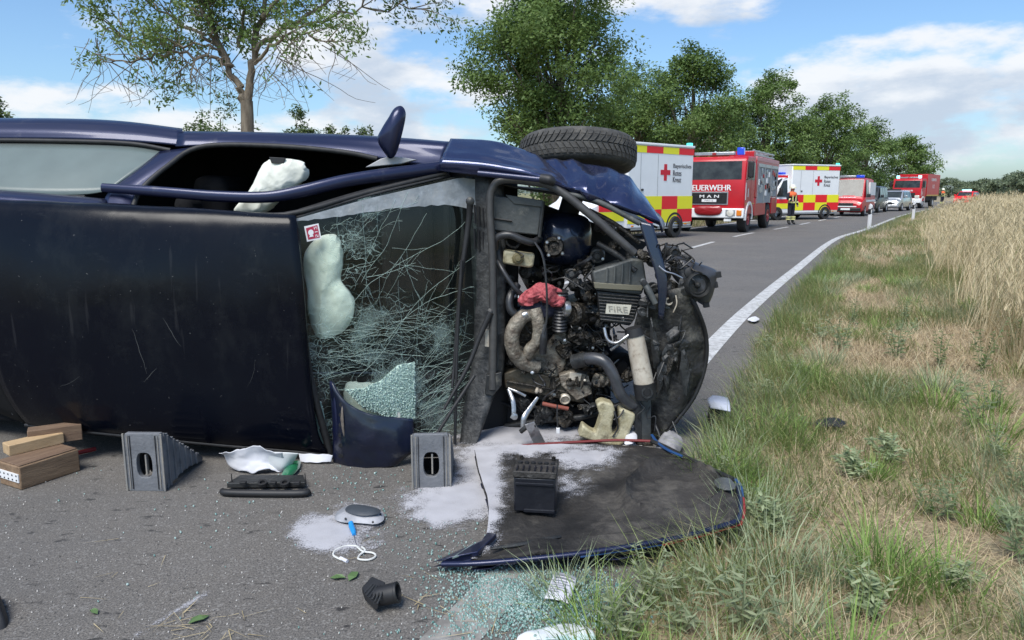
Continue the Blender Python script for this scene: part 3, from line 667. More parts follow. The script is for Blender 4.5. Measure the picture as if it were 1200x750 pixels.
SILV = M('silver_paint', (.50, .52, .54), (.44, .46, .48), 3, .25, metal=.5, coat=.6)
DKVAN = M('dark_van_paint', (.022, .026, .032), rough=.35, coat=.2)

def wheel(par, x, y, r, w, rim=.58, rimmat=None):
    sd = 1 if y > 0 else -1; mb = MB()
    mb.lathe([(r * .55, -w / 2), (r * .93, -w / 2), (r, -w / 2 * .7), (r, w / 2 * .7), (r * .93, w / 2), (r * .56, w / 2), (r * .55, w * .2)], (x, y, r), (0, sd, 0), 24, cap=False)
    t = mb.build('wheel', RUBBER, par, smooth=40); m2 = MB()
    m2.lathe([(r * rim, w * .40), (r * rim, w / 2 + .004), (r * rim * .88, w / 2 + .006), (r * rim * .7, w * .30), (r * .2, w * .34), (r * .18, w / 2 + .012), (.01, w / 2 + .012)], (x, y, r), (0, sd, 0), 20)
    m2.build('rim', rimmat or RIMM, t, smooth=30); return t
def panel(par, name, mat, x0, x1, z0, z1, y, th=.006, bevel=0):
    mb = MB(); mb.box(((x0 + x1) / 2, y, (z0 + z1) / 2), (abs(x1 - x0), th, abs(z1 - z0))); return mb.build(name, mat, par, smooth=0, bevel=bevel)
def fpanel(par, name, mat, y0, y1, z0, z1, x, th=.006, bevel=0):
    mb = MB(); mb.box((x, (y0 + y1) / 2, (z0 + z1) / 2), (th, abs(y1 - y0), abs(z1 - z0))); return mb.build(name, mat, par, smooth=0, bevel=bevel)
def rbox(par, name, mat, x0, x1, y0, y1, z0, z1, bevel=.03):
    mb = MB(); mb.box(((x0 + x1) / 2, (y0 + y1) / 2, (z0 + z1) / 2), (x1 - x0, y1 - y0, z1 - z0)); return mb.build(name, mat, par, smooth=40, bevel=bevel)
def loft(secs):
    """secs: (x, [(y, z) half section from bottom to roof centre]) -> closed mirrored body"""
    mb = MB(); V = []; n = None
    for x, hs in secs:
        ring = [(x, y, z) for y, z in hs] + [(x, -y, z) for y, z in hs[::-1]]; n = len(ring); V += ring
    F = []; m = len(secs)
    for i in range(m - 1):
        for k in range(n): F.append((i * n + k, i * n + (k + 1) % n, (i + 1) * n + (k + 1) % n, (i + 1) * n + k))
    F.append(tuple(range(n))); F.append(tuple((m - 1) * n + k for k in range(n))[::-1]); mb.add(V, F); return mb
def car_sec(x, hw, z0, zb, zr, tw, bulge=.0):
    """section of a car: sill, belt, roof; tw half width of the roof"""
    return (x, [(hw * .88, z0), (hw * .985, z0 + .10), (hw, (z0 + zb) / 2), (hw * .975, zb), (tw + .04, zr - .10), (tw * .86, zr - .015), (tw * .4, zr)])

def cab_van(par, L, hw, hood_z, roof_z, paint, belt=1.05, nose=.55, scr=.75, bx=0.0):
    """sloping van nose, front at x=bx"""
    f = bx; S = [car_sec(f, hw * .86, .30, hood_z * .62, hood_z * .72, hw * .70), car_sec(f - .10, hw * .95, .24, hood_z * .80, hood_z * .86, hw * .80), car_sec(f - nose, hw, .24, belt, hood_z + .06, hw * .84), car_sec(f - nose - .08, hw, .24, belt, hood_z + .14, hw * .84),
                 car_sec(f - nose - scr, hw, .24, belt, roof_z - .10, hw * .80), car_sec(f - nose - scr - .3, hw, .24, belt, roof_z, hw * .83), car_sec(f - L, hw, .24, belt, roof_z, hw * .84)]
    return loft(S).build('cab', paint, par, smooth=30)
def slanted_glass(par, name, p, mat=DGLASS, th=.012):
    """pane through four corner points"""
    p = [np.array(q, float) for q in p]; n = np.cross(p[1] - p[0], p[3] - p[0]); n /= np.linalg.norm(n); mb = MB(); mb.prism([q - n * .016 for q in p], n * .032); return mb.build(name, mat, par, smooth=0)

def ambulance(label, loc, heading):
    """heading: direction of the road away from the camera; the vehicle faces back along it. Origin: rear left corner of the box"""
    rz = math.atan2(-math.cos(heading), -math.sin(heading))
    t = thing('ambulance', label, 'ambulance', loc, rz, 'ambulances parked on the road')
    w = 2.10; cy = -w / 2                                # left side of the box is y=0
    box = rbox(t, 'box_body', WHITE, 0, 3.36, -w, 0, .34, 2.86, .05)
    rbox(t, 'roof_gutter', WHITE, -.02, 3.38, -w - .02, .03, 2.80, 2.875, .02)
    for i in range(4):
        x0 = 3.33 - i * .83
        panel(t, 'reflective_panel', (SYEL if i % 2 == 0 else SRED), x0 - .83, x0, 2.58, 2.78, .006)
        panel(t, 'reflective_panel', (SRED if i % 2 == 0 else SYEL), x0 - .83, x0, .90, 1.30, .006)
        panel(t, 'reflective_panel', (SYEL if i % 2 == 0 else SRED), x0 - .83, x0, .49, .895, .006)
    panel(t, 'gold_line', GOLD, .05, .95, .42, .455, .006)
    panel(t, 'side_rail', ALU, 0, 3.36, .30, .345, .004, .02)
    mb = MB(); mb.box((1.52, .006, 2.02), (.15, .006, .50)); mb.box((1.52, .0065, 2.02), (.50, .006, .15)); mb.build('cross_emblem', CRIM, t, smooth=0)
    for k, (s, ww) in enumerate((('Bayerisches', .98), ('Rotes', .44), ('Kreuz', .44))): mb = MB(); text(mb, s, (1.12 - ww / 2, .010, 2.21 - k * .20), (-1, 0, 0), (0, 0, 1), .17, ww, .004); mb.build('lettering', TXTK, t, smooth=0)
    for xx in (1.9, 2.75): panel(t, 'door_seam', ALU, xx, xx + .012, .48, 2.55, .004, .008)
    rbox(t, 'door_handle', BLACKP, 2.62, 2.72, .0, .03, 1.46, 1.52, .005); panel(t, 'roof_trim', ALU, .02, 3.34, 2.785, 2.80, .005, .012)
    for xx in (.3, 3.05): rbox(t, 'marker_lamp', AMBER, xx, xx + .1, .0, .022, .40, .44, .005)
    fpanel(t, 'rear_door', WHITE, -w + .1, -w / 2 - .01, .5, 2.6, -.006, .012); fpanel(t, 'rear_door', WHITE, -w / 2 + .01, -.1, .5, 2.6, -.006, .012)
    for y in (-w + .12, -.12): rbox(t, 'beacon', BEACONG, .02, .16, y - .08, y + .08, 2.87, 2.97, .02)
    # cab
    c = loft([car_sec(3.38 + q[0], q[1], .28, q[2], q[3], q[4]) for q in ((1.62, .80, .72, .86, .66), (1.50, .92, .92, 1.02, .74), (1.0, .98, 1.10, 1.26, .78), (.92, .98, 1.12, 1.34, .78), (.25, .98, 1.12, 2.22, .76), (.0, .98, 1.12, 2.34, .80))])
    c.v = [(x, y + cy, z) for x, y, z in c.v]; c.build('cab', WHITE, t, smooth=30)
    slanted_glass(t, 'windscreen', [(4.30, cy + .74, 1.36), (4.30, cy - .74, 1.36), (3.66, cy - .70, 2.14), (3.66, cy + .70, 2.14)])
    slanted_glass(t, 'side_window', [(3.52, cy + .965, 1.20), (4.26, cy + .965, 1.20), (3.74, cy + .845, 2.02), (3.50, cy + .845, 2.06)])
    panel(t, 'reflective_panel', SRED, 3.45, 4.2, 2.18, 2.30, cy + .85); panel(t, 'reflective_panel', SRED, 3.42, 4.55, .86, 1.08, cy + .985); panel(t, 'reflective_panel', SYEL, 3.42, 4.55, .58, .85, cy + .985)
    rbox(t, 'light_bar', BLUEB, 3.45, 3.75, cy - .7, cy + .7, 2.34, 2.46, .04); rbox(t, 'mirror', BLACKP, 4.02, 4.16, cy + 1.0, cy + 1.18, 1.25, 1.65, .03)
    rbox(t, 'bumper', CHASSIS, 4.80, 5.06, cy - .9, cy + .9, .30, .55, .05); rbox(t, 'chassis', CHASSIS, .2, 4.7, cy - .75, cy + .75, .22, .40, .02)
    for y in (.62, -.62): rbox(t, 'headlight', LAMPG, 4.78, 4.97, cy + y - .16, cy + y + .16, .66, .86, .04)
    for x in (.95, 4.25):
        for y in (cy + .90, cy - .90): wheel(t, x, y + (.10 if y > cy else -.10), .34, .23)
    mb = MB(); A = [(math.cos(a) * .46, math.sin(a) * .46) for a in np.linspace(0, math.pi, 15)]; B = [(x * .85, z * .85) for x, z in A]
    for i in range(14): mb.hexa([(.95 + q[0], y, .34 + q[1]) for y in (-.01, .012) for q in (A[i], A[i + 1], B[i + 1], B[i])])
    mb.build('wheel_arch', BLACKP, t, smooth=30); return t

a1 = R(47)
p1 = G(809.5, 277); ambulance('white ambulance partly hidden by the upturned front wing of the wreck', (p1[0], p1[1], 0), a1)
a2 = R(66); p2 = G(985, 255)
ambulance('white ambulance parked beyond the nearer fire engine, firefighter standing by its cab', (float(p2[0]) - 1.25, float(p2[1]) - 2.4, 0), a2)

def fire_engine(label, loc, heading, modern):
    """origin: ground below the middle of the front bumper"""
    rz = math.atan2(-math.cos(heading), -math.sin(heading)); t = thing('fire_engine', label, 'fire engine', loc, rz, 'fire engines on the road')
    hw = 1.22
    # cab: a box with a raked screen
    prof = [(-.05, .62), (0, .95), (0, 1.45), (-.03, 1.80), (-.22, 2.56), (-.36, 2.68), (-1.72, 2.72), (-1.72, .62)]
    mb = MB(); mb.prism([(x, hw, z) for x, z in prof], (0, -2 * hw, 0)); cab = mb.build('cab', RED, t, smooth=25, bevel=.06)
    slanted_glass(t, 'windscreen', [(-.055, -1.08, 1.86), (-.055, 1.08, 1.86), (-.215, 1.04, 2.50), (-.215, -1.04, 2.50)][::-1])
    mb = MB(); mb.box((-.10, -.6, 1.95), (.03, .35, .05), ry=.2); mb.build('dashboard_paper', TXTW, t, smooth=0)
    if not modern:
        fpanel(t, 'grille_frame', ALU, -.66, .66, .98, 1.44, .012, .02, .006); g = fpanel(t, 'grille', BLACKP, -.62, .62, 1.02, 1.40, .026, .016)
        for k in range(5): fpanel(t, 'grille_slat', BLACKP, -.60, .60, 1.05 + k * .075, 1.08 + k * .075, .038, .012)
        mb = MB(); text(mb, 'FEUERWEHR', (.010, 0, 1.58), (0, 1, 0), (0, 0, 1), .20, 1.50, .008); mb.build('lettering', TXTW, t, smooth=0)
        [text(MB(), ch, (.048, y, 1.28), (0, 1, 0), (0, 0, 1), .10, .16, .006).build('badge_letter', TXTW, t, smooth=0) for ch, y in (('M', -.26), ('A', 0), ('N', .26))]
        fpanel(t, 'number_plate', TXTW, -.26, .26, 1.08, 1.18, .050, .012)
        mb = MB(); text(mb, 'FW112', (.058, 0, 1.13), (0, 1, 0), (0, 0, 1), .06, .3); mb.build('plate_lettering', TXTK, t, smooth=0)
        bump = rbox(t, 'bumper', WHITE, -.10, .10, -hw - .02, hw + .02, .52, .86, .03)
        mb = MB(); mb.puff([(.13, y, z) for y, z in ((-.46, .90), (0, .94), (.46, .90), (.42, .66), (0, .60), (-.42, .66))], .06, (1, 0, 0), 28, 5, .3, .012, 4); mb.build('hose_bag', RED2, t, smooth=60)
        for s in (1, -1):
            mb = MB(); mb.lathe([(.10, 0), (.125, .02), (.12, .05), (.02, .07)], (.09, s * .78, .70), (1, 0, 0), 18); mb.build('headlight', LAMPG, t, smooth=40); rbox(t, 'headlight_bezel', ALU, .08, .105, s * .78 - .17, s * .78 + .17, .58, .82, .02)
            rbox(t, 'indicator', AMBER, .04, .125, s * 1.08 - .09, s * 1.08 + .09, .60, .80, .02)
        rbox(t, 'tow_plate', WHITE, -.02, .06, .55, .80, .40, .50, .01)
    else:
        fpanel(t, 'grille', BLACKP, -.75, .75, .96, 1.40, .014, .03, .01); fpanel(t, 'grille_slat', M('blue_strip', (.02, .07, .45), rough=.4), -.35, .35, 1.22, 1.36, .034, .02); fpanel(t, 'grille_slat', BLACKP, -.7, .7, 1.05, 1.10, .034, .02)
        mb = MB(); text(mb, 'FEUERWEHR', (.012, 0, 1.60), (0, 1, 0), (0, 0, 1), .13, 1.1, .006); mb.build('lettering', TXTW, t, smooth=0)
        rbox(t, 'bumper', WHITE, -.12, .16, -hw - .04, hw + .04, .48, .90, .06); fpanel(t, 'bumper_intake', BLACKP, -.42, .42, .52, .68, .165, .012)
        for s in (1, -1): rbox(t, 'headlight', LAMPG, .06, .18, s * .95 - .20, s * .95 + .20, .92, 1.18, .04); rbox(t, 'fog_light', LAMPG, .12, .18, s * .8 - .1, s * .8 + .1, .60, .74, .02)
    for s in (1, -1):
        rbox(t, 'beacon', BLUEB if not modern else BEACON, -.62, -.38, s * .92 - .12, s * .92 + .12, 2.72, 2.98, .03)
        panel(t, 'side_window', DGLASS, -.95, -.35, 1.86, 2.46, s * (hw + .004), .012); panel(t, 'side_window', DGLASS, -1.60, -1.08, 1.86, 2.46, s * (hw + .004), .012)
        panel(t, 'door_seam', RED2, -1.03, -1.00, .95, 2.55, s * (hw + .003), .01); panel(t, 'stripe', TXTW, -.22, -.12, 1.15, 1.75, s * (hw + .005), .008)
        rbox(t, 'mirror', BLACKP, -.18, -.02, s * (hw + .16) - .10, s * (hw + .16) + .10, 1.92, 2.48, .04); mb = MB(); mb.tube([(-.12, s * hw, 2.5), (-.10, s * (hw + .14), 2.46), (-.10, s * (hw + .14), 1.9), (-.12, s * hw, 1.85)], .018, 6); mb.build('mirror_arm', BLACKP, t)
        panel(t, 'coat_of_arms', TXTW, -.62, -.52, 1.25, 1.55, s * (hw + .005), .008); panel(t, 'gold_line', GOLD, -1.7, -.2, 1.0, 1.03, s * (hw + .005), .008); panel(t, 'step', BLACKP, -1.6, -1.1, .55, .64, s * (hw - .03), .1)
        A = [(math.cos(a) * .60, math.sin(a) * .60) for a in np.linspace(-.1, math.pi + .1, 15)]; mb = MB(); B = [(x * .82, z * .82) for x, z in A]
        for wx in (-1.15 + .35,):
            for i in range(14): mb.hexa([(wx + q[0], s * hw + yo, .5 + q[1]) for yo in (-.04, .035) for q in (A[i], A[i + 1], B[i + 1], B[i])])
        mb.build('wheel_arch', WHITE, t, smooth=30)
    rbox(t, 'roof_sign', ALU, -.58, -.42, -.72, .72, 2.72, 2.84, .02); mb = MB(); mb.box((-.41, 0, 2.78), (.02, .14, .08)); mb.build('roof_lamp', RED2, t, smooth=0)
    rbox(t, 'chassis', CHASSIS, -6.2, -.2, -.45, .45, .45, .75, .02); rbox(t, 'front_axle', CHASSIS, -.95, -.65, -1.0, 1.0, .40, .60, .05)
    for x in (-.80, -4.6):
        for s in (1, -1): wheel(t, x, s * (hw - .16), .50, .30, .5, RIMM if modern else RED2)
    if not modern:
        rbox(t, 'equipment_body', RED, -6.5, -1.80, -hw, hw, 1.22, 2.62, .04); rbox(t, 'lower_body', RED, -3.95, -1.80, -hw, hw, .55, 1.21, .03); rbox(t, 'lower_body', RED, -6.5, -5.22, -hw, hw, .55, 1.21, .03)
        rr = random.Random(3)
        for s in (1, -1):
            for (x0, x1) in ((-3.35, -2.15), (-4.65, -3.45), (-6.2, -4.8)):
                panel(t, 'locker_back', M('locker_grey', (.30, .31, .32), rough=.6), x0, x1, 1.02 if x0 > -4.7 else 1.25, 2.36, s * (hw - .004), .02); panel(t, 'locker_frame', ALU, x0 - .05, x0, 1.0, 2.42, s * (hw + .012), .03); panel(t, 'locker_frame', ALU, x1, x1 + .05, 1.0, 2.42, s * (hw + .012), .03); panel(t, 'shutter_roll', ALU, x0, x1, 2.36, 2.48, s * (hw + .014), .05)
                for k in range(9):
                    cx = rr.uniform(x0 + .15, x1 - .15); cz = rr.uniform(1.35, 2.25); rbox(t, 'equipment', rr.choice([BLACKP, RED2, ALU, CHASSIS, TXTW]), cx - rr.uniform(.06, .14), cx + rr.uniform(.06, .14), s * (hw + .01) - .02, s * (hw + .01) + .035, cz - rr.uniform(.05, .14), cz + rr.uniform(.05, .14), .012)
        rbox(t, 'roof_rail', M('pale_red', (.55, .20, .22), rough=.4), -6.5, -1.85, hw - .06, hw + .01, 2.56, 2.72, .02); rbox(t, 'roof_rail', RED, -6.5, -1.85, -hw - .01, -hw + .06, 2.56, 2.72, .02)
        lad = MB()
        for zz in (2.82, 2.96):
            for yy_ in (.45, 1.0): lad.box((-4.3, yy_, zz), (4.3, .05, .05))
        for k in range(15): lad.box((-2.3 - k * .29, .72, 2.82 + .14 * (k % 2)), (.035, .55, .035))
        for k in range(5): lad.box((-2.4 - k * .95, .98, 2.85), (.05, .05, .32))
        lad.build('roof_ladder', ALU, t, smooth=0); rbox(t, 'hose_box', RED, -2.2, -1.85, .2, 1.1, 2.66, 2.92, .02)
    else:
        rbox(t, 'equipment_body', RED, -6.6, -1.95, -hw, hw, 1.10, 3.12, .03); rbox(t, 'underrun', CHASSIS, -6.5, -2, -hw + .1, hw - .1, .7, 1.08, .02)
        for s in (1, -1):
            panel(t, 'tail_line', GOLD, -6.55, -2, 1.12, 1.22, s * (hw + .006), .01)
            for x in (-2.02, -6.52): panel(t, 'corner_post', RED2, x - .04, x + .04, 1.15, 3.05, s * (hw + .006), .012)
            mb = MB(); text(mb, 'FEUERWEHR', (-4.3, s * (hw + .008), 2.62), (-s, 0, 0), (0, 0, 1), .26, 1.8, .01); mb.build('lettering', TXTW, t, smooth=0); mb = MB(); text(mb, '112', (-4.3, s * (hw + .008), 2.0), (-s, 0, 0), (0, 0, 1), .34, .7, .012); mb.build('lettering', TXTW, t, smooth=0)
    return t
h1 = R(29); pf = np.array((8.4, 26.9)); ctr = pf + np.array((-math.cos(h1), math.sin(h1))) * 1.12 - np.array((math.sin(h1), math.cos(h1))) * .75
fire_engine('red fire engine with white bumper and open gear lockers behind the nearer ambulance', (ctr[0], ctr[1], 0), h1, False)
h2 = R(42); p = G(1068, 244)
fire_engine('red box bodied fire engine with flashing roof lights standing alone at the road bend', (p[0] - .6, p[1], 0), h2, True)

def small_car(name, label, cat, loc, heading, paint, kind):
    rz = math.atan2(-math.cos(heading), -math.sin(heading)); t = thing(name, label, cat, loc, rz)
    if kind == 'van':
        L, hw, hz, rf, belt, nose, scr = 5.2, .98, 1.05, 2.32, 1.12, .75, .75
    elif kind == 'minivan':
        L, hw, hz, rf, belt, nose, scr = 5.0, .95, .98, 1.90, 1.05, .75, .75
    else:
        L, hw, hz, rf, belt, nose, scr = 4.5, .92, .92, 1.60, 1.0, .95, .70
    S = [car_sec(0, hw * .80, .34, hz * .62, hz * .74, hw * .64), car_sec(-.10, hw * .93, .26, hz * .80, hz * .90, hw * .78), car_sec(-nose, hw, .24, belt - .04, hz + .02, hw * .80), car_sec(-nose - .06, hw, .24, belt, hz + .10, hw * .80), car_sec(-nose - scr, hw, .24, belt, rf - .06, hw * .76), car_sec(-nose - scr - .35, hw, .24, belt, rf, hw * .79), car_sec(-L + .45, hw, .24, belt, rf - .02, hw * .78), car_sec(-L + .06, hw * .96, .28, belt, rf - (.12 if kind != 'car' else .42), hw * .72), car_sec(-L, hw * .90, .34, belt * .95, belt * 1.02, hw * .70)]
    loft(S).build('body', paint, t, smooth=30); x1 = -nose - .08; x2 = -nose - scr
    slanted_glass(t, 'windscreen', [(x1 - .02, -hw * .78, hz + .13), (x1 - .02, hw * .78, hz + .13), (x2 + .06, hw * .73, rf - .12), (x2 + .06, -hw * .73, rf - .12)][::-1])
    for s in (1, -1):
        tw = hw * .78 + .04; zt = rf - .14; zb = belt + .03; yb = s * (hw * .975 + .002); yt = s * (tw + .012)
        wins = [(x2 - .02, x2 - .85, .42), (x2 - .95, x2 - 1.75, 0), (x2 - 1.85, -L + .6, 0)]
        if kind == 'van': wins = wins[:1]
        for (a, b, sl) in wins:
            pts = [(a + sl, yb, zb), (b, yb, zb), (b, yt, zt), (a - .02, yt, zt)]; slanted_glass(t, 'side_window', pts if s < 0 else pts[::-1])
        rbox(t, 'headlight', LAMPG, -.26, -.035, s * hw * .70 - .15, s * hw * .70 + .15, hz * .60, hz * .80, .04); rbox(t, 'mirror', paint if kind != 'van' else BLACKP, x1 - .42, x1 - .28, s * (hw + .10) - .10, s * (hw + .10) + .10, belt + .02, belt + .22, .03)
        for x in (-.85, -L + .95): wheel(t, x, s * (hw - .10), .33, .21)
    rbox(t, 'grille', BLACKP, -.06, .015, -hw * .42, hw * .42, hz * .56, hz * .76, .02); rbox(t, 'bumper', paint if kind == 'car' else BLACKP, -.20, .06, -hw * .86, hw * .86, .30, .52, .05); fpanel(t, 'number_plate', TXTW, -.26, .26, .38, .49, .066, .01)
    return t, hw, belt, rf, L, hz
gv = R(45)
p = G(990, 253.5); t, hw, belt, rf, L, hz = small_car('fire_service_van', 'red and white fire service van with light bar behind the farther ambulance', 'van', (p[0], p[1], 0), R(33), RED, 'van')
for s in (1, -1): panel(t, 'white_panel', TXTW, -L + .3, -2.45, 1.25, 2.05, s * (hw * .93), .10); panel(t, 'white_stripe', TXTW, -L + .2, -1.0, .86, .98, s * (hw + .004), .01)
rbox(t, 'light_bar', BLUEB, -1.75, -1.5, .25, .7, rf, rf + .16, .03); rbox(t, 'light_bar', ALU, -1.75, -1.5, -.7, .22, rf, rf + .14, .03)
mb = MB(); text(mb, 'FEUERWEHR', (-.60, 0, hz + .03), (0, 1, 0), (-.8, 0, .6), .10, .9, .004); mb.v = [(x + .06, y, z + .05) for x, y, z in mb.v]; mb.build('lettering', TXTW, t, smooth=0); fpanel(t, 'white_panel', TXTW, -.6, .6, .56, .62, .012, .02)
p = G(1020, 249.5); small_car('dark_van', 'dark grey passenger van queued behind the red and white van', 'van', (p[0] - .6, p[1], 0), R(35), DKVAN, 'minivan')
p = G(1034, 247.5); t, hw, belt, rf, L, hz = small_car('police_car', 'silver white patrol car with roof bar parked behind the dark van', 'car', (p[0] + .3, p[1], 0), R(39), SILV, 'car')
rbox(t, 'light_bar', BLACKP, -2.2, -1.95, -.5, .5, rf, rf + .10, .03)
p = G(1128, 240.5); t, hw, belt, rf, L, hz = small_car('command_car', 'red and yellow command car with flashing blue light far down the road', 'car', (p[0] - .2, p[1], 0), R(44), SRED, 'car')
for s in (1, -1): panel(t, 'yellow_stripe', SYEL, -L + .3, -.9, .62, .95, s * (hw + .004), .01)
rbox(t, 'light_bar', BEACON, -2.2, -1.9, -.45, .45, rf, rf + .20, .04)
small_car('parked_car', 'small dark car parked far off beyond the golden field', 'car', (105, 152, .75), R(75), DKVAN, 'car')

# marker posts
def post(label, px_, py_):
    p = G(px_, py_); t = thing('marker_post', label, 'marker post', (p[0], p[1], .0), R(25), 'roadside marker posts'); mb = MB()
    mb.prism([(-.06, -.05, 0), (.06, -.05, 0), (.04, .05, 0), (-.04, .05, 0)], (0, 0, .94)); mb.add([(-.06, -.05, .94), (.06, -.05, .94), (.04, .05, .94), (-.04, .05, .94), (-.05, -.03, 1.02), (.05, .03, .99)], [(0, 1, 5, 4), (1, 2, 5), (2, 3, 4, 5), (3, 0, 4)]); mb.build('post', TXTW, t, smooth=0, bevel=.006)
    mb = MB(); mb.hexa([(-.063, -.054, .60), (.063, -.054, .66), (.043, .054, .66), (-.043, .054, .60), (-.063, -.054, .80), (.063, -.054, .86), (.043, .054, .86), (-.043, .054, .80)]); b = mb.build('black_band', BLACKP, t, smooth=0)
    mb = MB(); mb.box((0, -.056, .72), (.045, .008, .12)); mb.build('reflector', TXTW, t, smooth=0)
post('white marker post with black band beside the verge at the bend', 1018, 270); post('slim white marker post farther along, in front of the far fire engine', 1069.5, 259)

# ================================================================== PEOPLE
NAVY = M('turnout_navy', (.012, .014, .026), (.022, .024, .04), 20, .85, bump=.4, bscale=60)
HIVIS = M('hivis_orange', (.85, .16, .05), rough=.8); REFL = M('reflective_tape', (.75, .74, .30), rough=.5); SKIN = M('skin', (.45, .26, .19), rough=.55); HELM = M('helmet_white', (.78, .78, .66), rough=.3, coat=.5); BOOT = M('boot_black', (.012, .012, .012), rough=.5)
def person(label, loc, rz, arms, scale=1.0, vest=True):
    t = thing('person', label, 'person', loc, rz, None)
    J = {'pelvis': (0, 0, .93, .15, .12), 'waist': (0, 0, 1.08, .15, .115), 'chest': (0, .01, 1.30, .185, .125), 'neck': (0, 0, 1.50, .065, .065), 'head': (0, .02, 1.60, .085, .10), 'crown': (0, .02, 1.70, .075, .09)}
    for s, k in ((1, 'l'), (-1, 'r')):
        J['hip' + k] = (s * .10, 0, .88, .105, .11); J['knee' + k] = (s * .13, .03 * s, .50, .075, .08); J['ankle' + k] = (s * .15, .02 * s, .12, .065, .07); J['toe' + k] = (s * .17, .02 * s + .15, .045, .05, .04)
        J['sh' + k] = (s * .20, 0, 1.42, .075, .08); e, h_ = arms[k]; J['el' + k] = (*e, .060, .062); J['wr' + k] = (*h_, .045, .045)
        d = np.array(h_) - np.array(e); d /= np.linalg.norm(d); hd = np.array(h_) + d * .12; J['hd' + k] = (*hd, .040, .028)
    names = list(J); ix = {n: i for i, n in enumerate(names)}; E_ = [('pelvis', 'waist'), ('waist', 'chest'), ('chest', 'neck'), ('neck', 'head'), ('head', 'crown')]
    for k in 'lr': E_ += [('pelvis', 'hip' + k), ('hip' + k, 'knee' + k), ('knee' + k, 'ankle' + k), ('ankle' + k, 'toe' + k), ('chest', 'sh' + k), ('sh' + k, 'el' + k), ('el' + k, 'wr' + k), ('wr' + k, 'hd' + k)]
    me = bpy.data.meshes.new('body'); me.from_pydata([J[n][:3] for n in names], [(ix[a], ix[b]) for a, b in E_], []); o = bpy.data.objects.new('body', me); COL.objects.link(o)
    sk = o.modifiers.new('skin', 'SKIN'); sk.use_smooth_shade = True
    for i, n in enumerate(names): me.skin_vertices[0].data[i].radius = J[n][3:5]; me.skin_vertices[0].data[i].use_root = (n == 'pelvis')
    sb = o.modifiers.new('sub', 'SUBSURF'); sb.levels = 2; sb.render_levels = 2
    dg = bpy.context.evaluated_depsgraph_get(); m2 = bpy.data.meshes.new_from_object(o.evaluated_get(dg)); bpy.data.objects.remove(o); m2.name = 'body'; m2.materials.clear()
    for m in (NAVY, SKIN, BOOT): m2.materials.append(m)
    hands = [np.array(J['hdl'][:3]), np.array(J['hdr'][:3])]
    for f in m2.polygons:
        c = np.array(f.center); f.material_index = 1 if (c[2] > 1.50 and abs(c[0]) < .14) or min(np.linalg.norm(c - h_) for h_ in hands) < .085 else (2 if c[2] < .16 else 0)
    link('body', m2, t)
    for s in (1, -1):
        for z, r in ((.26, .105), (.36, .105)):
            mb = MB(); mb.lathe([(r, -.03), (r, .03)], (s * .145, .0, z), (0, 0, 1), 14); mb.build('leg_stripe', REFL, t, smooth=40)
    for s, k in ((1, 'l'), (-1, 'r')):
        e, h_ = [np.array(q) for q in arms[k]]; d = h_ - e; c = e + d * .62; mb = MB(); mb.lathe([(.072, -.025), (.070, .025)], c, tuple(d), 12); mb.build('cuff_stripe', REFL, t, smooth=40)
    mb = MB(); mb.lathe([(.19, -.035), (.19, .035)], (0, 0, 0), (0, 0, 1), 20); mb.v = [(x, y * .8, z + 1.02) for x, y, z in mb.v]; mb.build('waist_stripe', REFL, t, smooth=40)
    if vest:
        mb = MB(); mb.lathe([(.215, 0), (.235, .08), (.21, .18), (.09, .235)], (0, 0, 1.27), (0, 0, 1), 20, cap=False); mb.v = [(x, y * .78, z) for x, y, z in mb.v]; mb.build('vest', HIVIS, t, smooth=60, solid=.01)
        for s in (1, -1): mb = MB(); mb.box((s * .09, .155, 1.20), (.045, .02, .30)); mb.build('vest_stripe', REFL, t, smooth=0)
    mb = MB(); mb.lathe([(.155, -.015), (.15, .0), (.135, .03), (.125, .09), (.085, .15), (.02, .17)], (0, .015, 1.66), (0, 0, 1), 20); mb.v = [(x, y * 1.12, z) for x, y, z in mb.v]; hl = mb.build('helmet', HELM, t, smooth=50)
    mb = MB(); mb.tube([(x, .015 + y * 1.14, 1.675) for x, y in [(math.cos(a) * .146, math.sin(a) * .146) for a in np.linspace(0, 6.283, 20, endpoint=False)]], .008, 5, closed=True); mb.build('helmet_band', REFL, hl)
    mb = MB(); mb.lathe([(.004, .02), (.016, 0), (.014, -.02)], (0, .125, 1.595), (0, 1, -.2), 8); mb.build('nose', SKIN, t)
    for s in (1, -1): mb = MB(); mb.lathe([(.012, 0), (.004, .006)], (s * .035, .105, 1.63), (0, 1, 0), 8); mb.build('eye', BLACKP, t)
    t.scale = (scale,) * 3; return t
p = G(926, 263.5)
person('firefighter in navy turnout gear, orange vest and white helmet beside the ambulance cab', (p[0], p[1], 0), R(205), {'l': ((.30, .02, 1.17), (.22, .20, 1.10)), 'r': ((-.31, -.03, 1.16), (-.30, .06, .92))}, .97)
p = G(1114, 241)
person('person in red jacket and pale helmet standing behind the far fire engine', (p[0] - 1.0, p[1], 0), R(190), {'l': ((.30, .02, 1.17), (.16, .22, 1.20)), 'r': ((-.31, .02, 1.17), (-.18, .22, 1.16))}, 1.05)

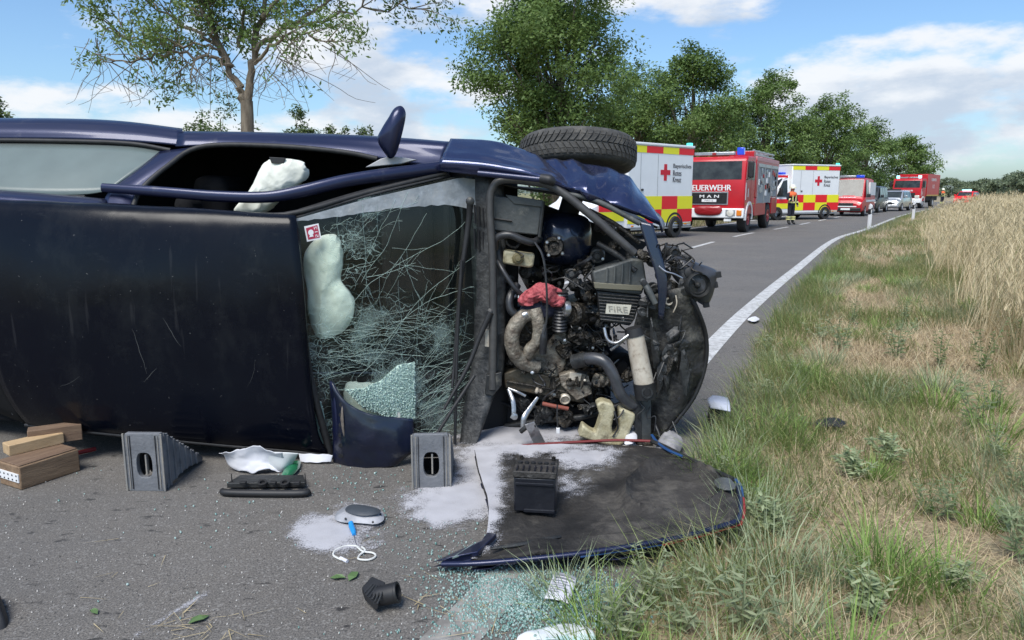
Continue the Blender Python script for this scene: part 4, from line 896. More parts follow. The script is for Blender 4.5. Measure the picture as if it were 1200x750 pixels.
# ================================================================== THE WRECK: a hatchback on its right side, roof towards the camera
def navy_paint():
    m = M('navy_paint', (.012, .017, .052), (.016, .021, .062), 3, .36, metal=.45, spec=.5, coat=.35, dirt=(.13, .13, .135), dscale=6, damt=.26, bump=.05, bscale=14); return m
PAINTN = navy_paint()
def roof_mat():
    m = bpy.data.materials.new('roof_paint'); m.use_nodes = True; nt = m.node_tree; N = nt.nodes; L = nt.links; b = N['Principled BSDF']; tc = N.new('ShaderNodeTexCoord')
    def noise(scale, detail=6, rough=.6, st=None, rot=0):
        n = N.new('ShaderNodeTexNoise'); n.inputs['Scale'].default_value = scale; n.inputs['Detail'].default_value = detail; n.inputs['Roughness'].default_value = rough
        if st:
            mp = N.new('ShaderNodeMapping'); mp.inputs['Scale'].default_value = st; mp.inputs['Rotation'].default_value = (0, rot, 0); L.new(tc.outputs['Object'], mp.inputs[0]); L.new(mp.outputs[0], n.inputs['Vector'])
        else: L.new(tc.outputs['Object'], n.inputs['Vector'])
        return n.outputs['Fac']
    def rmp(v, lo, hi, a=0, c=1):
        r = N.new('ShaderNodeMapRange'); r.inputs['From Min'].default_value = lo; r.inputs['From Max'].default_value = hi; r.inputs['To Min'].default_value = a; r.inputs['To Max'].default_value = c; L.new(v, r.inputs['Value']); return r.outputs['Result']
    def mix(f, a, bb):
        x = N.new('ShaderNodeMix'); x.data_type = 'RGBA'; L.new(f, x.inputs['Factor'])
        for k, v in (('A', a), ('B', bb)):
            if isinstance(v, tuple): x.inputs[k].default_value = (*v, 1)
            else: L.new(v, x.inputs[k])
        return x.outputs['Result']
    c = mix(rmp(noise(1.6, 5), .4, .7), (.0022, .003, .007), (.0035, .005, .009))
    c = mix(rmp(noise(3.2, 10, .72, (1, 1, .55)), .50, .80, 0, .26), c, (.05, .055, .054))            # dust film
    c = mix(rmp(noise(60, 2, .5), .74, .79, 0, .45), c, (.20, .20, .19)); c = mix(rmp(noise(4.5, 12, .8, (1, 1, 2.5), .6), .58, .74, 0, .14), c, (.09, .095, .092))                                # specks
    c = mix(rmp(noise(2.2, 3, .5, (9, 1, .8), .25), .67, .71, 0, .05), c, (.2, .2, .2))              # scuffs
    L.new(c, b.inputs['Base Color']); L.new(rmp(noise(2.4, 8), .35, .7, .14, .34), b.inputs['Roughness']); b.inputs['Specular IOR Level'].default_value = .20
    bp = N.new('ShaderNodeBump'); bp.inputs['Strength'].default_value = .10; bp.inputs['Distance'].default_value = .02; L.new(noise(3.5, 3), bp.inputs['Height']); L.new(bp.outputs[0], b.inputs['Normal']); return m
ROOFM = roof_mat()
SEAL = M('rubber_seal', (.012, .012, .013), (.03, .03, .03), 20, .6)
GREASE = M('greasy_metal', (.010, .010, .010), (.060, .053, .043), 26, .45, metal=.5, bump=1.0, bscale=70, dirt=(.17, .14, .10), dscale=24, damt=.42)
DARKP = M('dirty_plastic', (.010, .011, .012), (.036, .037, .036), 14, .5, bump=.3, bscale=60, dirt=(.17, .16, .13), dscale=18, damt=.22)
GREYP = M('dusty_grey_plastic', (.055, .060, .060), (.10, .105, .10), 8, .5, bump=.3, bscale=50, dirt=(.24, .23, .19), dscale=12, damt=.3)
SCUTTLE = M('scuttle_metal', (.022, .023, .024), (.085, .085, .082), 18, .5, metal=.2, bump=.4, bscale=60, dirt=(.012, .012, .012), dscale=26, damt=.6)
BLKHOSE = M('black_hose', (.016, .016, .018), (.035, .036, .038), 20, .4, spec=.6)
MANIF = M('manifold_cast', (.27, .24, .19), (.10, .075, .055), 16, .6, metal=.25, bump=.9, bscale=60, dirt=(.46, .42, .34), dscale=20, damt=.5)
CREAM = M('aged_plastic', (.50, .46, .31), (.33, .29, .17), 14, .5, bump=.4, bscale=60, dirt=(.10, .08, .05), dscale=20, damt=.5)
BRIGHT = M('bare_aluminium', (.55, .55, .55), (.32, .32, .32), 14, .3, metal=.8, bump=.4, bscale=30)
CANM = M('can_beige', (.66, .60, .50), (.48, .41, .32), 12, .4, metal=.2, dirt=(.16, .10, .06), dscale=24, damt=.4)
REDRAG = M('red_rag', (.52, .13, .14), (.28, .04, .05), 60, .9, bump=.7, bscale=40)
BAG = M('airbag_cloth', (.78, .79, .70), (.68, .69, .60), 14, .85, bump=.12, bscale=60, dirt=(.34, .25, .12), dscale=5, damt=.10)
INTER = M('car_interior', (.006, .006, .007), (.011, .011, .012), 8, .9, spec=.2)
SHATTER = M('shattered_glass', (.60, .76, .67), (.46, .62, .54), 90, .45, spec=.6, bump=1.0, bscale=120, c_lo=.42, c_hi=.58)
CRACK = M('crack_edge', (.60, .78, .70), rough=.35, spec=.7)
def laminate():
    """cracked laminated glass: clear pane, milky where it is crushed, fine connected crack web"""
    m = bpy.data.materials.new('cracked_laminate'); m.use_nodes = True; nt = m.node_tree; N = nt.nodes; L = nt.links; N.clear(); out = N.new('ShaderNodeOutputMaterial')
    tr = N.new('ShaderNodeBsdfTransparent'); tr.inputs[0].default_value = (.90, .97, .94, 1); gl = N.new('ShaderNodeBsdfGlossy'); gl.inputs['Roughness'].default_value = .04
    df = N.new('ShaderNodeBsdfDiffuse'); df.inputs[0].default_value = (.58, .76, .68, 1); tl = N.new('ShaderNodeBsdfTranslucent'); tl.inputs[0].default_value = (.60, .74, .67, 1)
    fr = N.new('ShaderNodeFresnel'); fr.inputs[0].default_value = 1.46; tc = N.new('ShaderNodeTexCoord'); ob = tc.outputs['Object']
    def mt(op, a, c=None, cl=False):
        q = N.new('ShaderNodeMath'); q.operation = op; q.use_clamp = cl
        for k, v in enumerate((a, c)):
            if v is None: continue
            if isinstance(v, (int, float)): q.inputs[k].default_value = v
            else: L.new(v, q.inputs[k])
        return q.outputs[0]
    def rm(v, lo, hi, a=0., c=1.):
        r = N.new('ShaderNodeMapRange'); r.inputs['From Min'].default_value = lo; r.inputs['From Max'].default_value = hi; r.inputs['To Min'].default_value = a; r.inputs['To Max'].default_value = c; L.new(v, r.inputs['Value']); return r.outputs['Result']
    def noise(sc, de=5):
        n = N.new('ShaderNodeTexNoise'); n.inputs['Scale'].default_value = sc; n.inputs['Detail'].default_value = de; L.new(ob, n.inputs['Vector']); return n
    nz = noise(9, 4); wv = N.new('ShaderNodeVectorMath'); wv.operation = 'MULTIPLY_ADD'; L.new(nz.outputs['Color'], wv.inputs[0]); wv.inputs[1].default_value = (.10, .10, .10); L.new(ob, wv.inputs[2])
    def web(sc, th, st=(1, 1, 1)):
        mp = N.new('ShaderNodeMapping'); mp.inputs['Scale'].default_value = st; mp.inputs['Rotation'].default_value = (0, .5, 0); L.new(wv.outputs[0], mp.inputs[0])
        v = N.new('ShaderNodeTexVoronoi'); v.feature = 'DISTANCE_TO_EDGE'; v.inputs['Scale'].default_value = sc; L.new(mp.outputs[0], v.inputs['Vector']); return rm(v.outputs['Distance'], th * .35, th, 1., 0.)
    dens = None
    for (cx, cy, r) in ((376, 425, .40), (412, 295, .26), (470, 455, .42), (378, 505, .30), (510, 480, .36), (440, 395, .36), (430, 240, .14), (520, 400, .26)):
        p = GPT(cx, cy); vd = N.new('ShaderNodeVectorMath'); vd.operation = 'DISTANCE'; L.new(ob, vd.inputs[0]); vd.inputs[1].default_value = (p[0] + .9, p[1] - 4.4, p[2]); g = rm(vd.outputs['Value'], r * .15, r, 1., 0.); dens = g if dens is None else mt('MAXIMUM', dens, g)
    big = noise(5, 6).outputs['Fac']; dn = mt('MULTIPLY', dens, rm(big, .32, .62, .25, 1.15), True)
    w1 = mt('MULTIPLY', web(15, .022, (.45, 1, 1.6)), rm(dn, .12, .5)); w2 = mt('MULTIPLY', web(44, .07), rm(dn, .40, .80, 0, .85)); w3 = mt('MULTIPLY', web(110, .2), rm(dn, .62, 1.0, 0, .8))
    mk = rm(dn, .62, 1.0, 0., .50); a = mt('MAXIMUM', mt('MAXIMUM', w1, w2), mt('MAXIMUM', w3, mk)); a = mt('MAXIMUM', mt('MULTIPLY', a, .66), .014)
    m0 = N.new('ShaderNodeMixShader'); m0.inputs[0].default_value = .4; L.new(df.outputs[0], m0.inputs[1]); L.new(tl.outputs[0], m0.inputs[2])
    m1 = N.new('ShaderNodeMixShader'); L.new(a, m1.inputs[0]); L.new(tr.outputs[0], m1.inputs[1]); L.new(m0.outputs[0], m1.inputs[2])
    m2 = N.new('ShaderNodeMixShader'); L.new(fr.outputs[0], m2.inputs[0]); L.new(m1.outputs[0], m2.inputs[1]); L.new(gl.outputs[0], m2.inputs[2]); L.new(m2.outputs[0], out.inputs[0]); return m
def GPT(x, y):
    u = (x - 345) / 210; v = (y - 380) / 150; return W(x, y, 3.755 + .46 * u - .05 * math.sin(min(max(u, 0), 1) * math.pi) - .03 * (1 - min(v * v, 1)))
WSG = laminate()
QG = glass_mat('quarter_glass', (.25, .30, .29), .32, (.15, .19, .182), .88, fvar=.08)
car = thing('wrecked_car', 'dark blue hatchback wreck on its side, bonnet gone, windscreen shattered', 'car', (-.9, 4.4, 0), measured=True)
def PW(L_, Y=None):
    return [W(q[0], q[1], q[2] if len(q) > 2 else Y) for q in L_]
def patch(name, rows, mat, par=car, nu=24, nv=12, solid=.012, crumple=0, cscale=6, seed=0, disp=None, origin=None, smooth=40):
    A = surf([PW(r) for r in rows], nu, nv)
    if crumple or disp is not None:
        du = np.gradient(A, axis=1); dv = np.gradient(A, axis=0); n = np.cross(du, dv); n /= np.maximum(np.linalg.norm(n, axis=-1), 1e-9)[..., None]
        if crumple: A = A + n * ((vn(A, cscale, seed, 3) - .5) * 2 * crumple)[..., None]
        if disp is not None: A = A + n * disp(np.linspace(0, 1, nu)[None, :], np.linspace(0, 1, nv)[:, None])[..., None]
    mb = MB(); mb.grid(A); return mb.build(name, mat, par, smooth=smooth, solid=solid, soff=0, origin=origin)
def ptube(name, pts, r_px, mat, par=car, n=8, smooth=20, flat=None, rgh=0.0):
    P = PW(pts); rr = [q * p[1] / FPX for q, p in zip(r_px if hasattr(r_px, '__len__') else [r_px] * len(pts), P)]; mb = MB(); mb.tube(P, rr, n, smooth, flat)
    if rgh: V = np.array(mb.v); mb.v = list(V + np.stack([vn(V, 45, k, 3) - .5 for k in (1, 2, 3)], -1) * rgh)
    return mb.build(name, mat, par, smooth=50)
def pbox(name, poly, Y, depth, mat, par=car, bevel=.004, tilt=0.0):
    """plate cut to a measured outline at depth Y, with real thickness going back"""
    c = np.mean([q[0] for q in poly]); P = [W(x, y, Y + tilt * (x - c) / FPX * Y) for x, y in poly]; a = sum((poly[i - 1][0] - poly[i][0]) * (poly[i - 1][1] + poly[i][1]) for i in range(len(poly)))
    if a > 0: P = P[::-1]
    mb = MB(); mb.prism(P, (0, depth, 0)); return mb.build(name, mat, par, smooth=30, bevel=bevel)
def pdisc(name, x, y, Y, r_px, prof, mat, par=car, axis=(0, -1, .1), n=24):
    s = r_px * Y / FPX; mb = MB(); mb.lathe([(a * s, b * s) for a, b in prof], W(x, y, Y), axis, n); return mb.build(name, mat, par, smooth=35)

# ---- shell
roof = patch('roof', [[(-14, 234, 3.90), (100, 239, 3.86), (220, 246, 3.84), (346, 255, 3.80)], [(-12, 246, 3.78), (100, 250, 3.74), (220, 255, 3.72), (348, 263, 3.71)], [(-14, 330, 3.72), (100, 330, 3.665), (220, 333, 3.65), (356, 340, 3.67)], [(-6, 420, 3.735), (100, 420, 3.67), (220, 423, 3.655), (363, 430, 3.68)], [(12, 468, 3.78), (110, 485, 3.70), (230, 494, 3.68), (372, 505, 3.70)], [(36, 497, 3.86), (120, 506, 3.75), (240, 518, 3.73), (384, 530, 3.74)], [(46, 500, 3.95), (125, 509, 3.84), (245, 521, 3.82), (388, 532, 3.83)]], ROOFM, nu=40, nv=36, solid=.02, crumple=.009, cscale=2.8, seed=3)
from mathutils.bvhtree import BVHTree
_rb = BVHTree.FromPolygons([v.co + Vector((-.9, 4.4, 0)) for v in roof.data.vertices], [tuple(p.vertices) for p in roof.data.polygons])
def on_roof(x, y):
    h = _rb.ray_cast(Vector((0, 0, CAM_H)), Vector(ray(x, y)).normalized())[0]; return np.array(h) + np.array((0, -.0105, 0)) if h is not None else None
scr = MB(); sr = random.Random(8)
for (x, y, a, l, w_) in [(156, 385, 1.2, 62, .0026), (192, 372, 1.0, 45, .0026), (185, 430, 2.2, 26, .0022), (95, 440, 2.4, 30, .0014), (300, 420, 1.5, 40, .001)]:
    P = []
    for k in range(9):
        q = on_roof(x, y); a += sr.uniform(-.14, .20); x += math.cos(a) * l / 9; y += math.sin(a) * l / 9
        if q is not None: P.append(q)
    if len(P) > 3: scr.tube(P, [w_ * (.15 + .45 * math.sin(math.pi * k / (len(P) - 1))) for k in range(len(P))], 4, 24, ((0, 1, 0), .2))
tag(scr.build('scratches', M('scratch_grey', (.05, .052, .052), rough=.6), roof, smooth=0), kind='stuff')
ptube('drip_rail', [(30, 498, 3.86), (120, 508, 3.75), (240, 520, 3.73), (386, 533, 3.74)], 2.2, SEAL)
ptube('roof_moulding', [(-14, 233, 3.86), (120, 246, 3.82), (220, 250, 3.80), (300, 252, 3.79), (345, 250, 3.79), (430, 226, 3.98), (522, 203, 4.17)], 3.4, SEAL)
ptube('header_seal', [(345, 256, 3.76), (352, 330, 3.71), (361, 430, 3.71), (387, 531, 3.76)], 4.5, SEAL)
patch('roof_rail', [[(-30, 222, 3.92), (40, 227, 3.91), (124, 234, 3.90)], [(-30, 230, 3.84), (40, 235, 3.83), (124, 241, 3.83)], [(-30, 240, 3.84), (40, 243, 3.83), (124, 247, 3.83)]], PAINTN, nu=16, nv=10)
patch('quarter_window', [[(-60, 166, 4.22), (60, 167, 4.22), (150, 170, 4.21), (196, 177, 4.20)], [(-60, 198, 4.05), (50, 200, 4.05), (120, 200, 4.06), (160, 200, 4.06)], [(-60, 222, 3.93), (40, 228, 3.93), (95, 228, 3.94), (126, 224, 3.95)]], QG, nu=20, nv=8, solid=.005)
ptube('window_seal', [(-60, 164, 4.21), (60, 165, 4.21), (150, 168, 4.20), (200, 176, 4.19)], 2.4, SEAL); ptube('window_seal', [(-60, 224, 3.92), (40, 230, 3.92), (100, 231, 3.93)], 2.2, SEAL)
patch('rear_quarter', [[(-70, 163, 4.22), (60, 163, 4.22), (150, 166, 4.21), (214, 171, 4.20)], [(-70, 150, 4.25), (60, 151, 4.25), (150, 154, 4.25), (214, 162, 4.23)], [(-70, 140, 4.36), (60, 140, 4.36), (140, 143, 4.36), (214, 152, 4.33)], [(-70, 143, 4.7), (60, 143, 4.7), (140, 146, 4.7), (214, 154, 4.7)], [(-70, 150, 5.15), (60, 150, 5.15), (140, 153, 5.15), (214, 158, 5.15)]], PAINTN, nu=26, nv=22)
patch('front_door', [[(206, 172, 4.19), (300, 170, 4.20), (400, 179, 4.22), (470, 190, 4.24), (520, 197, 4.26)], [(208, 163, 4.22), (300, 163, 4.24), (400, 169, 4.26), (470, 176, 4.28), (522, 184, 4.28)], [(210, 155, 4.31), (300, 156, 4.34), (400, 159, 4.36), (470, 163, 4.36), (528, 168, 4.34)], [(210, 158, 4.7), (300, 158, 4.7), (400, 161, 4.7), (470, 165, 4.7), (530, 170, 4.7)], [(210, 162, 5.15), (300, 163, 5.15), (400, 166, 5.15), (470, 170, 5.15), (530, 174, 5.15)]], PAINTN, nu=34, nv=22)
patch('b_pillar', [[(188, 178, 4.19), (160, 201, 4.06), (128, 226, 3.93), (122, 244, 3.86)], [(206, 176, 4.18), (176, 200, 4.05), (146, 226, 3.93), (140, 246, 3.85)], [(228, 173, 4.19), (196, 197, 4.08), (164, 224, 3.96), (154, 247, 3.87)]], PAINTN, nu=18, nv=8)
ptube('window_seal', [(154, 247, 3.87), (166, 222, 3.95), (196, 195, 4.07), (236, 172, 4.18), (320, 171, 4.19), (400, 178, 4.21), (442, 186, 4.22)], 3.0, SEAL, smooth=36)
ptube('door_frame_bar', [(120, 220, 3.90), (190, 225, 3.87), (255, 230, 3.85), (310, 231, 3.85), (350, 225, 3.88), (400, 213, 3.95), (450, 205, 4.03), (518, 196, 4.16)], [5.2, 6.2, 6.4, 6.6, 7.5, 7.5, 7.5, 7], PAINTN, n=12, smooth=40, flat=((0, 1, 0), .6))
patch('a_pillar', [[(350, 246, 3.84), (430, 222, 4.00), (520, 200, 4.19)], [(347, 256, 3.78), (430, 231, 3.96), (528, 207, 4.17)]], SEAL, nu=14, nv=5)
# ---- mirror
mr = MB(); mr.puff(PW([(442, 164), (447, 151), (455, 138), (462, 127), (470, 124), (475, 130), (475, 140), (470, 162), (464, 181), (457, 186), (451, 180)], 4.06), .055, n=36, rings=7, back=.8); mirror = mr.build('wing_mirror', PAINTN, car, smooth=60)
pbox('mirror_foot', [(428, 196), (446, 186), (457, 183), (470, 184), (488, 187), (470, 192)], 4.10, .05, M('mirror_foot_grey', (.42, .42, .43), rough=.6), mirror)
# ---- rear end, underside and the side it lies on
patch('tailgate', [[(-14, 236, 3.90), (-14, 330, 3.74), (-6, 420, 3.75), (34, 497, 3.87)], [(-60, 228, 4.05), (-70, 330, 3.95), (-60, 420, 3.97), (-10, 480, 4.05)], [(-150, 205, 4.5), (-160, 320, 4.45), (-150, 410, 4.45), (-80, 455, 4.6)], [(-160, 205, 5.15), (-160, 320, 5.15), (-150, 400, 5.15), (-70, 430, 5.15)]], INTER, nu=16, nv=14)
patch('tailgate_lower_edge', [[(36, 498, 3.88), (-8, 481, 4.05), (-78, 456, 4.6), (-68, 431, 5.14)], [(60, 503, 3.88), (20, 490, 4.05), (-50, 462, 4.6), (-40, 436, 5.14)]], INTER, nu=12, nv=4)
mb = MB(); x0, x1 = -4.6, -.42; mb.add([(x0, 5.16, 1.74), (x1, 5.16, 1.74), (x1, 5.16, .14), (x0, 5.16, .14)], [(0, 1, 2, 3)]); mb.build('floor_pan', INTER, car, smooth=0, solid=.03)
mb = MB(); mb.add([(-4.3, 5.14, .10), (-.5, 5.14, .10), (-.42, 4.3, .09), (-.62, 3.84, .09), (-2.3, 3.90, .13), (-4.0, 4.4, .10)], [(0, 1, 2, 3, 4, 5)]); mb.build('lower_door', INTER, car, smooth=0, solid=.03)
mb = MB(); mb.add([(-.40, 4.35, 1.66), (-.40, 5.14, 1.70), (-.40, 5.14, .12), (-.40, 4.35, .12)], [(0, 1, 2, 3)]); mb.build('bulkhead', INTER, car, smooth=0, solid=.03)
mb = MB(); mb.box((-.62, 4.50, .9), (.30, .35, 1.45)); mb.build('dashboard', INTER, car, bevel=.06)
for zz in (.55, 1.25):
    mb = MB(); mb.box((-1.75, 4.62, zz), (.20, .65, .50), ry=0); s = mb.build('seat_back', INTER, car, bevel=.07); mb = MB(); mb.box((-1.78, 4.12, zz), (.10, .20, .26)); mb.build('headrest', INTER, car, bevel=.04); mb = MB(); mb.box((-1.35, 4.98, zz), (.6, .22, .5)); mb.build('seat_cushion', INTER, car, bevel=.07)
ptube('wiper_arm', [(-40, 440, 4.1), (-10, 455, 4.0), (12, 470, 3.92), (18, 474, 3.9)], 2.6, BLKHOSE); ptube('cable_loop', [(17, 472, 3.9), (14, 480, 3.9), (15, 486, 3.9), (18, 480, 3.9), (18, 473, 3.9)], .7, BLKHOSE, n=5)

# ---- side airbag seen through the driver's window and the front airbag behind the windscreen
mb = MB(); mb.puff(PW([(274, 249), (284, 234), (296, 218), (306, 196), (315, 187), (335, 186), (353, 189), (361, 199), (358, 210), (345, 221), (328, 236), (312, 248), (292, 253)], 4.04), .05, n=90, rings=20, crumple=.006, seed=2, folds=.028, fscale=9); ab = mb.build('side_airbag', BAG, car, smooth=70)
pbox('airbag_clip', [(315, 184), (334, 185), (332, 192), (318, 191)], 3.985, .02, BLACKP, ab, .002)
mb = MB(); mb.puff(PW([(355, 306), (362, 288), (376, 277), (392, 275), (400, 288), (402, 310), (400, 328), (412, 345), (416, 362), (408, 382), (392, 394), (372, 394), (362, 372), (360, 345)], 3.865), .035, n=90, rings=20, crumple=.005, seed=4, folds=.020, fscale=8); mb.build('front_airbag', BAG, car, smooth=70)
mb = MB(); mb.puff(PW([(404, 452), (425, 448), (450, 452), (468, 470), (470, 500), (440, 505), (410, 490)], 3.98), .05, n=80, rings=16, crumple=.004, seed=9, folds=.012, fscale=7); mb.build('front_airbag', BAG, car, smooth=70)

# ---- windscreen: one sheet of glass, with its cracks standing on it as thin ridges of broken edge
def gy(x, y): 
    u = (np.asarray(x, float) - 345) / 210; v = (np.asarray(y, float) - 380) / 150
    return 3.755 + .46 * u - .05 * np.sin(np.clip(u, 0, 1) * math.pi) - .03 * (1 - np.clip(v * v, 0, 1))
def GP(x, y, lift=.004): return W(x, y, float(gy(x, y)) - lift)
def gl_grid(xl, xr, yt, yb, nu, nv, lift=0):
    A = np.zeros((nv, nu, 3))
    for j, v in enumerate(np.linspace(0, 1, nv)):
        for i, u in enumerate(np.linspace(0, 1, nu)):
            xa = np.interp(v, [0, .3, .65, 1], xl); xb = np.interp(v, [0, .3, .65, 1], xr); x = xa + (xb - xa) * u; ya = np.interp(x, *yt); yb_ = np.interp(x, *yb); A[j, i] = GP(x, ya + (yb_ - ya) * v, lift)
    return A
A = gl_grid([346, 353, 363, 388], [552, 566, 562, 548], ([345, 430, 540, 570], [256, 231, 205, 208]), ([345, 390, 480, 570], [520, 532, 530, 525]), 26, 22)
mb = MB(); mb.grid(A); ws = mb.build('windscreen', WSG, car, smooth=60)
SHEEN = M('glass_sheen_band', (.40, .43, .45), (.20, .22, .23), 18, .5, bump=.3, dirt=(.55, .56, .55), dscale=9, damt=.5)  # pale strip painted in for the sky reflection along the upper glass edge
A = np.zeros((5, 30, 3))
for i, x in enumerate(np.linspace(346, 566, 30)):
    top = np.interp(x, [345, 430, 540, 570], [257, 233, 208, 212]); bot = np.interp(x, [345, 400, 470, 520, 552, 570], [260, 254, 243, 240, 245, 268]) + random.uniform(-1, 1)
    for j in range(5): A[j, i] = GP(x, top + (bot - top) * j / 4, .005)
mb = MB(); mb.grid(A); mb.build('sky_sheen_band', SHEEN, ws, smooth=60)
def ribbon(mb, pts, w):
    pts = np.asarray(pts, float)
    for i in range(len(pts) - 1):
        a, b = pts[i], pts[i + 1]; d = b - a; l = np.linalg.norm(d)
        if l < 1e-5: continue
        nn = np.array((-d[2], 0, d[0])); nl = np.linalg.norm(nn)
        if nl < 1e-9: continue
        nn = nn / nl * w / 2; f = np.array((0, -.0015, 0)); mb.add([a - nn, b - nn * .8, b + f, a + f, b + nn * .8, a + nn], [(0, 1, 2, 3), (3, 2, 4, 5)])
cr_ = random.Random(11); mb = MB()
def inside(x, y): return 350 < x < 558 and np.interp(x, [345, 430, 540, 570], [258, 234, 210, 214]) < y < 528 and x > np.interp(y, [258, 330, 430, 532], [349, 357, 368, 392]) - 0
def crack(x, y, ang, ln, w, wob=.18, step=7, lift=.005, fork=.12, depth=0):
    pts = [GP(x, y, lift)]; n = int(ln / step)
    for k in range(n):
        ang += cr_.gauss(0, wob); x += math.cos(ang) * step; y += math.sin(ang) * step
        if not inside(x, y): break
        pts.append(GP(x, y, lift))
        if depth < 2 and cr_.random() < fork: crack(x, y, ang + cr_.choice([-1, 1]) * cr_.uniform(.3, .9), ln * cr_.uniform(.15, .4), w * .7, wob, step, lift, fork, depth + 1)
    if len(pts) > 1: ribbon(mb, pts, w * .38)
P2 = math.pi
# fans of long cracks from the crushed left edge and lower corner
for k in range(9): crack(cr_.uniform(362, 410), cr_.uniform(385, 440), cr_.gauss(-.10, .35), cr_.uniform(40, 190), cr_.uniform(.0012, .003), .10)
for k in range(7): crack(cr_.uniform(395, 480), cr_.uniform(375, 400), cr_.gauss(.05, .15), cr_.uniform(50, 150), cr_.uniform(.0012, .0028), .08)
for k in range(18): crack(cr_.uniform(478, 500), cr_.uniform(420, 500), cr_.gauss(-.75, .30), cr_.uniform(40, 140), cr_.uniform(.0012, .0034), .08)
for k in range(12): crack(cr_.uniform(490, 505), cr_.uniform(440, 512), cr_.gauss(-.5, .25), cr_.uniform(30, 75), cr_.uniform(.0012, .003), .06)
for (x, y, a, l) in [(452, 400, -.86, 150), (418, 330, -1.0, 110), (425, 240, 1.5, 110), (395, 252, 1.55, 40), (478, 225, 2.0, 120), (430, 325, -.1, 60), (545, 260, 2.35, 190), (556, 300, 2.4, 200), (470, 300, 1.2, 60), (500, 250, 2.1, 90)]: crack(x, y, a, l, .0036, .08, 6, fork=.25)
# crazed knots
for k in range(30): crack(cr_.gauss(412, 12), cr_.gauss(290, 19), cr_.uniform(0, 2 * P2), cr_.uniform(8, 26), cr_.uniform(.0016, .0032), .5, 4, fork=0)
for k in range(40): crack(cr_.gauss(375, 9), cr_.gauss(412, 26), cr_.uniform(0, 2 * P2), cr_.uniform(8, 26), cr_.uniform(.0016, .0036), .5, 4, fork=0)
for k in range(30): crack(cr_.gauss(372, 8), cr_.gauss(500, 20), cr_.uniform(0, 2 * P2), cr_.uniform(8, 24), cr_.uniform(.0014, .003), .5, 4, fork=0)
for k in range(25): crack(cr_.gauss(478, 10), cr_.gauss(455, 28), cr_.uniform(0, 2 * P2), cr_.uniform(8, 24), cr_.uniform(.0014, .003), .5, 4, fork=0)
for k in range(20): crack(cr_.uniform(400, 540), cr_.uniform(300, 500), cr_.uniform(0, 2 * P2), cr_.uniform(8, 30), cr_.uniform(.001, .002), .3, 5, fork=0)
tag(mb.build('glass_cracks', CRACK, ws, smooth=0), kind='stuff')
def crazed(name, poly, lift, seed):
    """a patch of laminate crushed to pebbles that still hang together"""
    r = random.Random(seed); mb = MB(); xs = [q[0] for q in poly]; ys = [q[1] for q in poly]
    def inp(x, y):
        c = False
        for i in range(len(poly)):
            (x1, y1), (x2, y2) = poly[i - 1], poly[i]
            if (y1 > y) != (y2 > y) and x < (x2 - x1) * (y - y1) / (y2 - y1) + x1: c = not c
        return c
    st = 1.7; y = min(ys)
    while y < max(ys):
        x = min(xs)
        while x < max(xs):
            xx, yy_ = x + r.uniform(-1, 1), y + r.uniform(-1, 1)
            if inp(xx, yy_) and r.random() < .93:
                n = 5; a0 = r.uniform(0, 6); lf = lift + r.uniform(0, .004); P = [GP(xx + math.cos(a0 + k * 1.2566) * st * .62 * r.uniform(.7, 1.1), yy_ + math.sin(a0 + k * 1.2566) * st * .62 * r.uniform(.7, 1.1), lf + r.uniform(-.0025, .0025)) for k in range(n)]
                mb.prism(P[::-1], (0, .004, 0))
            x += st
        y += st
    c = (sum(xs) / len(xs), sum(ys) / len(ys)); V = [GP(*c, lift - .003)] + [GP(x, y, lift - .003) for x, y in poly]; k0 = len(poly); bk = MB(); bk.add(V, [(0, 1 + i, 1 + (i + 1) % k0) for i in range(k0)]); o = bk.build('milky_glass', SHATTER, ws, smooth=60, solid=.002)
    return tag(mb.build(name, SHATTER, o, smooth=0), kind='stuff')
crazed('crazed_glass', [(404, 456), (425, 455), (446, 446), (466, 428), (486, 424), (487, 492), (455, 489), (425, 478)], .010, 1)
crazed('crazed_glass', [(364, 476), (376, 470), (381, 490), (371, 508), (380, 520), (368, 522), (364, 500)], .006, 2)
# sticker
sx, sy = 366.5, 272.5
def stq(u, v, lift=.004): # sticker axes in the plane of the glass, tilted
    a = -.20; return GP(sx + (u * math.cos(a) - v * math.sin(a)) * 8.6, sy + (u * math.sin(a) + v * math.cos(a)) * 9.2, lift)
mb = MB(); mb.add([stq(-1, -1), stq(1, -1), stq(1, 1), stq(-1, 1)], [(3, 2, 1, 0)]); st_ = mb.build('sticker', TXTW, ws, smooth=0)
mb = MB(); mb.add([stq(-.82, -.72, .0052), stq(.8, -.82, .0052), stq(.82, .8, .0052), stq(-.78, .78, .0052)], [(3, 2, 1, 0)]); mb.build('sticker_print', M('sticker_red', (.42, .03, .07), rough=.5), st_, smooth=0)
mb = MB(); mb.add([stq(-.25 + .38 * math.cos(a), -.05 + .38 * math.sin(a), .0062) for a in np.linspace(0, 6.283, 14, endpoint=False)][::-1], [tuple(range(14))]); mb.add([stq(-.6, .5, .0062), stq(.05, .5, .0062), stq(-.1, .28, .0062), stq(-.45, .28, .0062)], [(0, 1, 2, 3)]); mb.build('sticker_print', TXTW, st_, smooth=0)
mb = MB(); text(mb, '512', (0, 0, 0), (1, 0, 0), (0, 1, 0), 1, 1.6); mb.v = [tuple(stq(.48 + v[1] * .42, -v[0] * .9, .0062)) for v in mb.v]; mb.build('sticker_lettering', TXTW, st_, smooth=0)

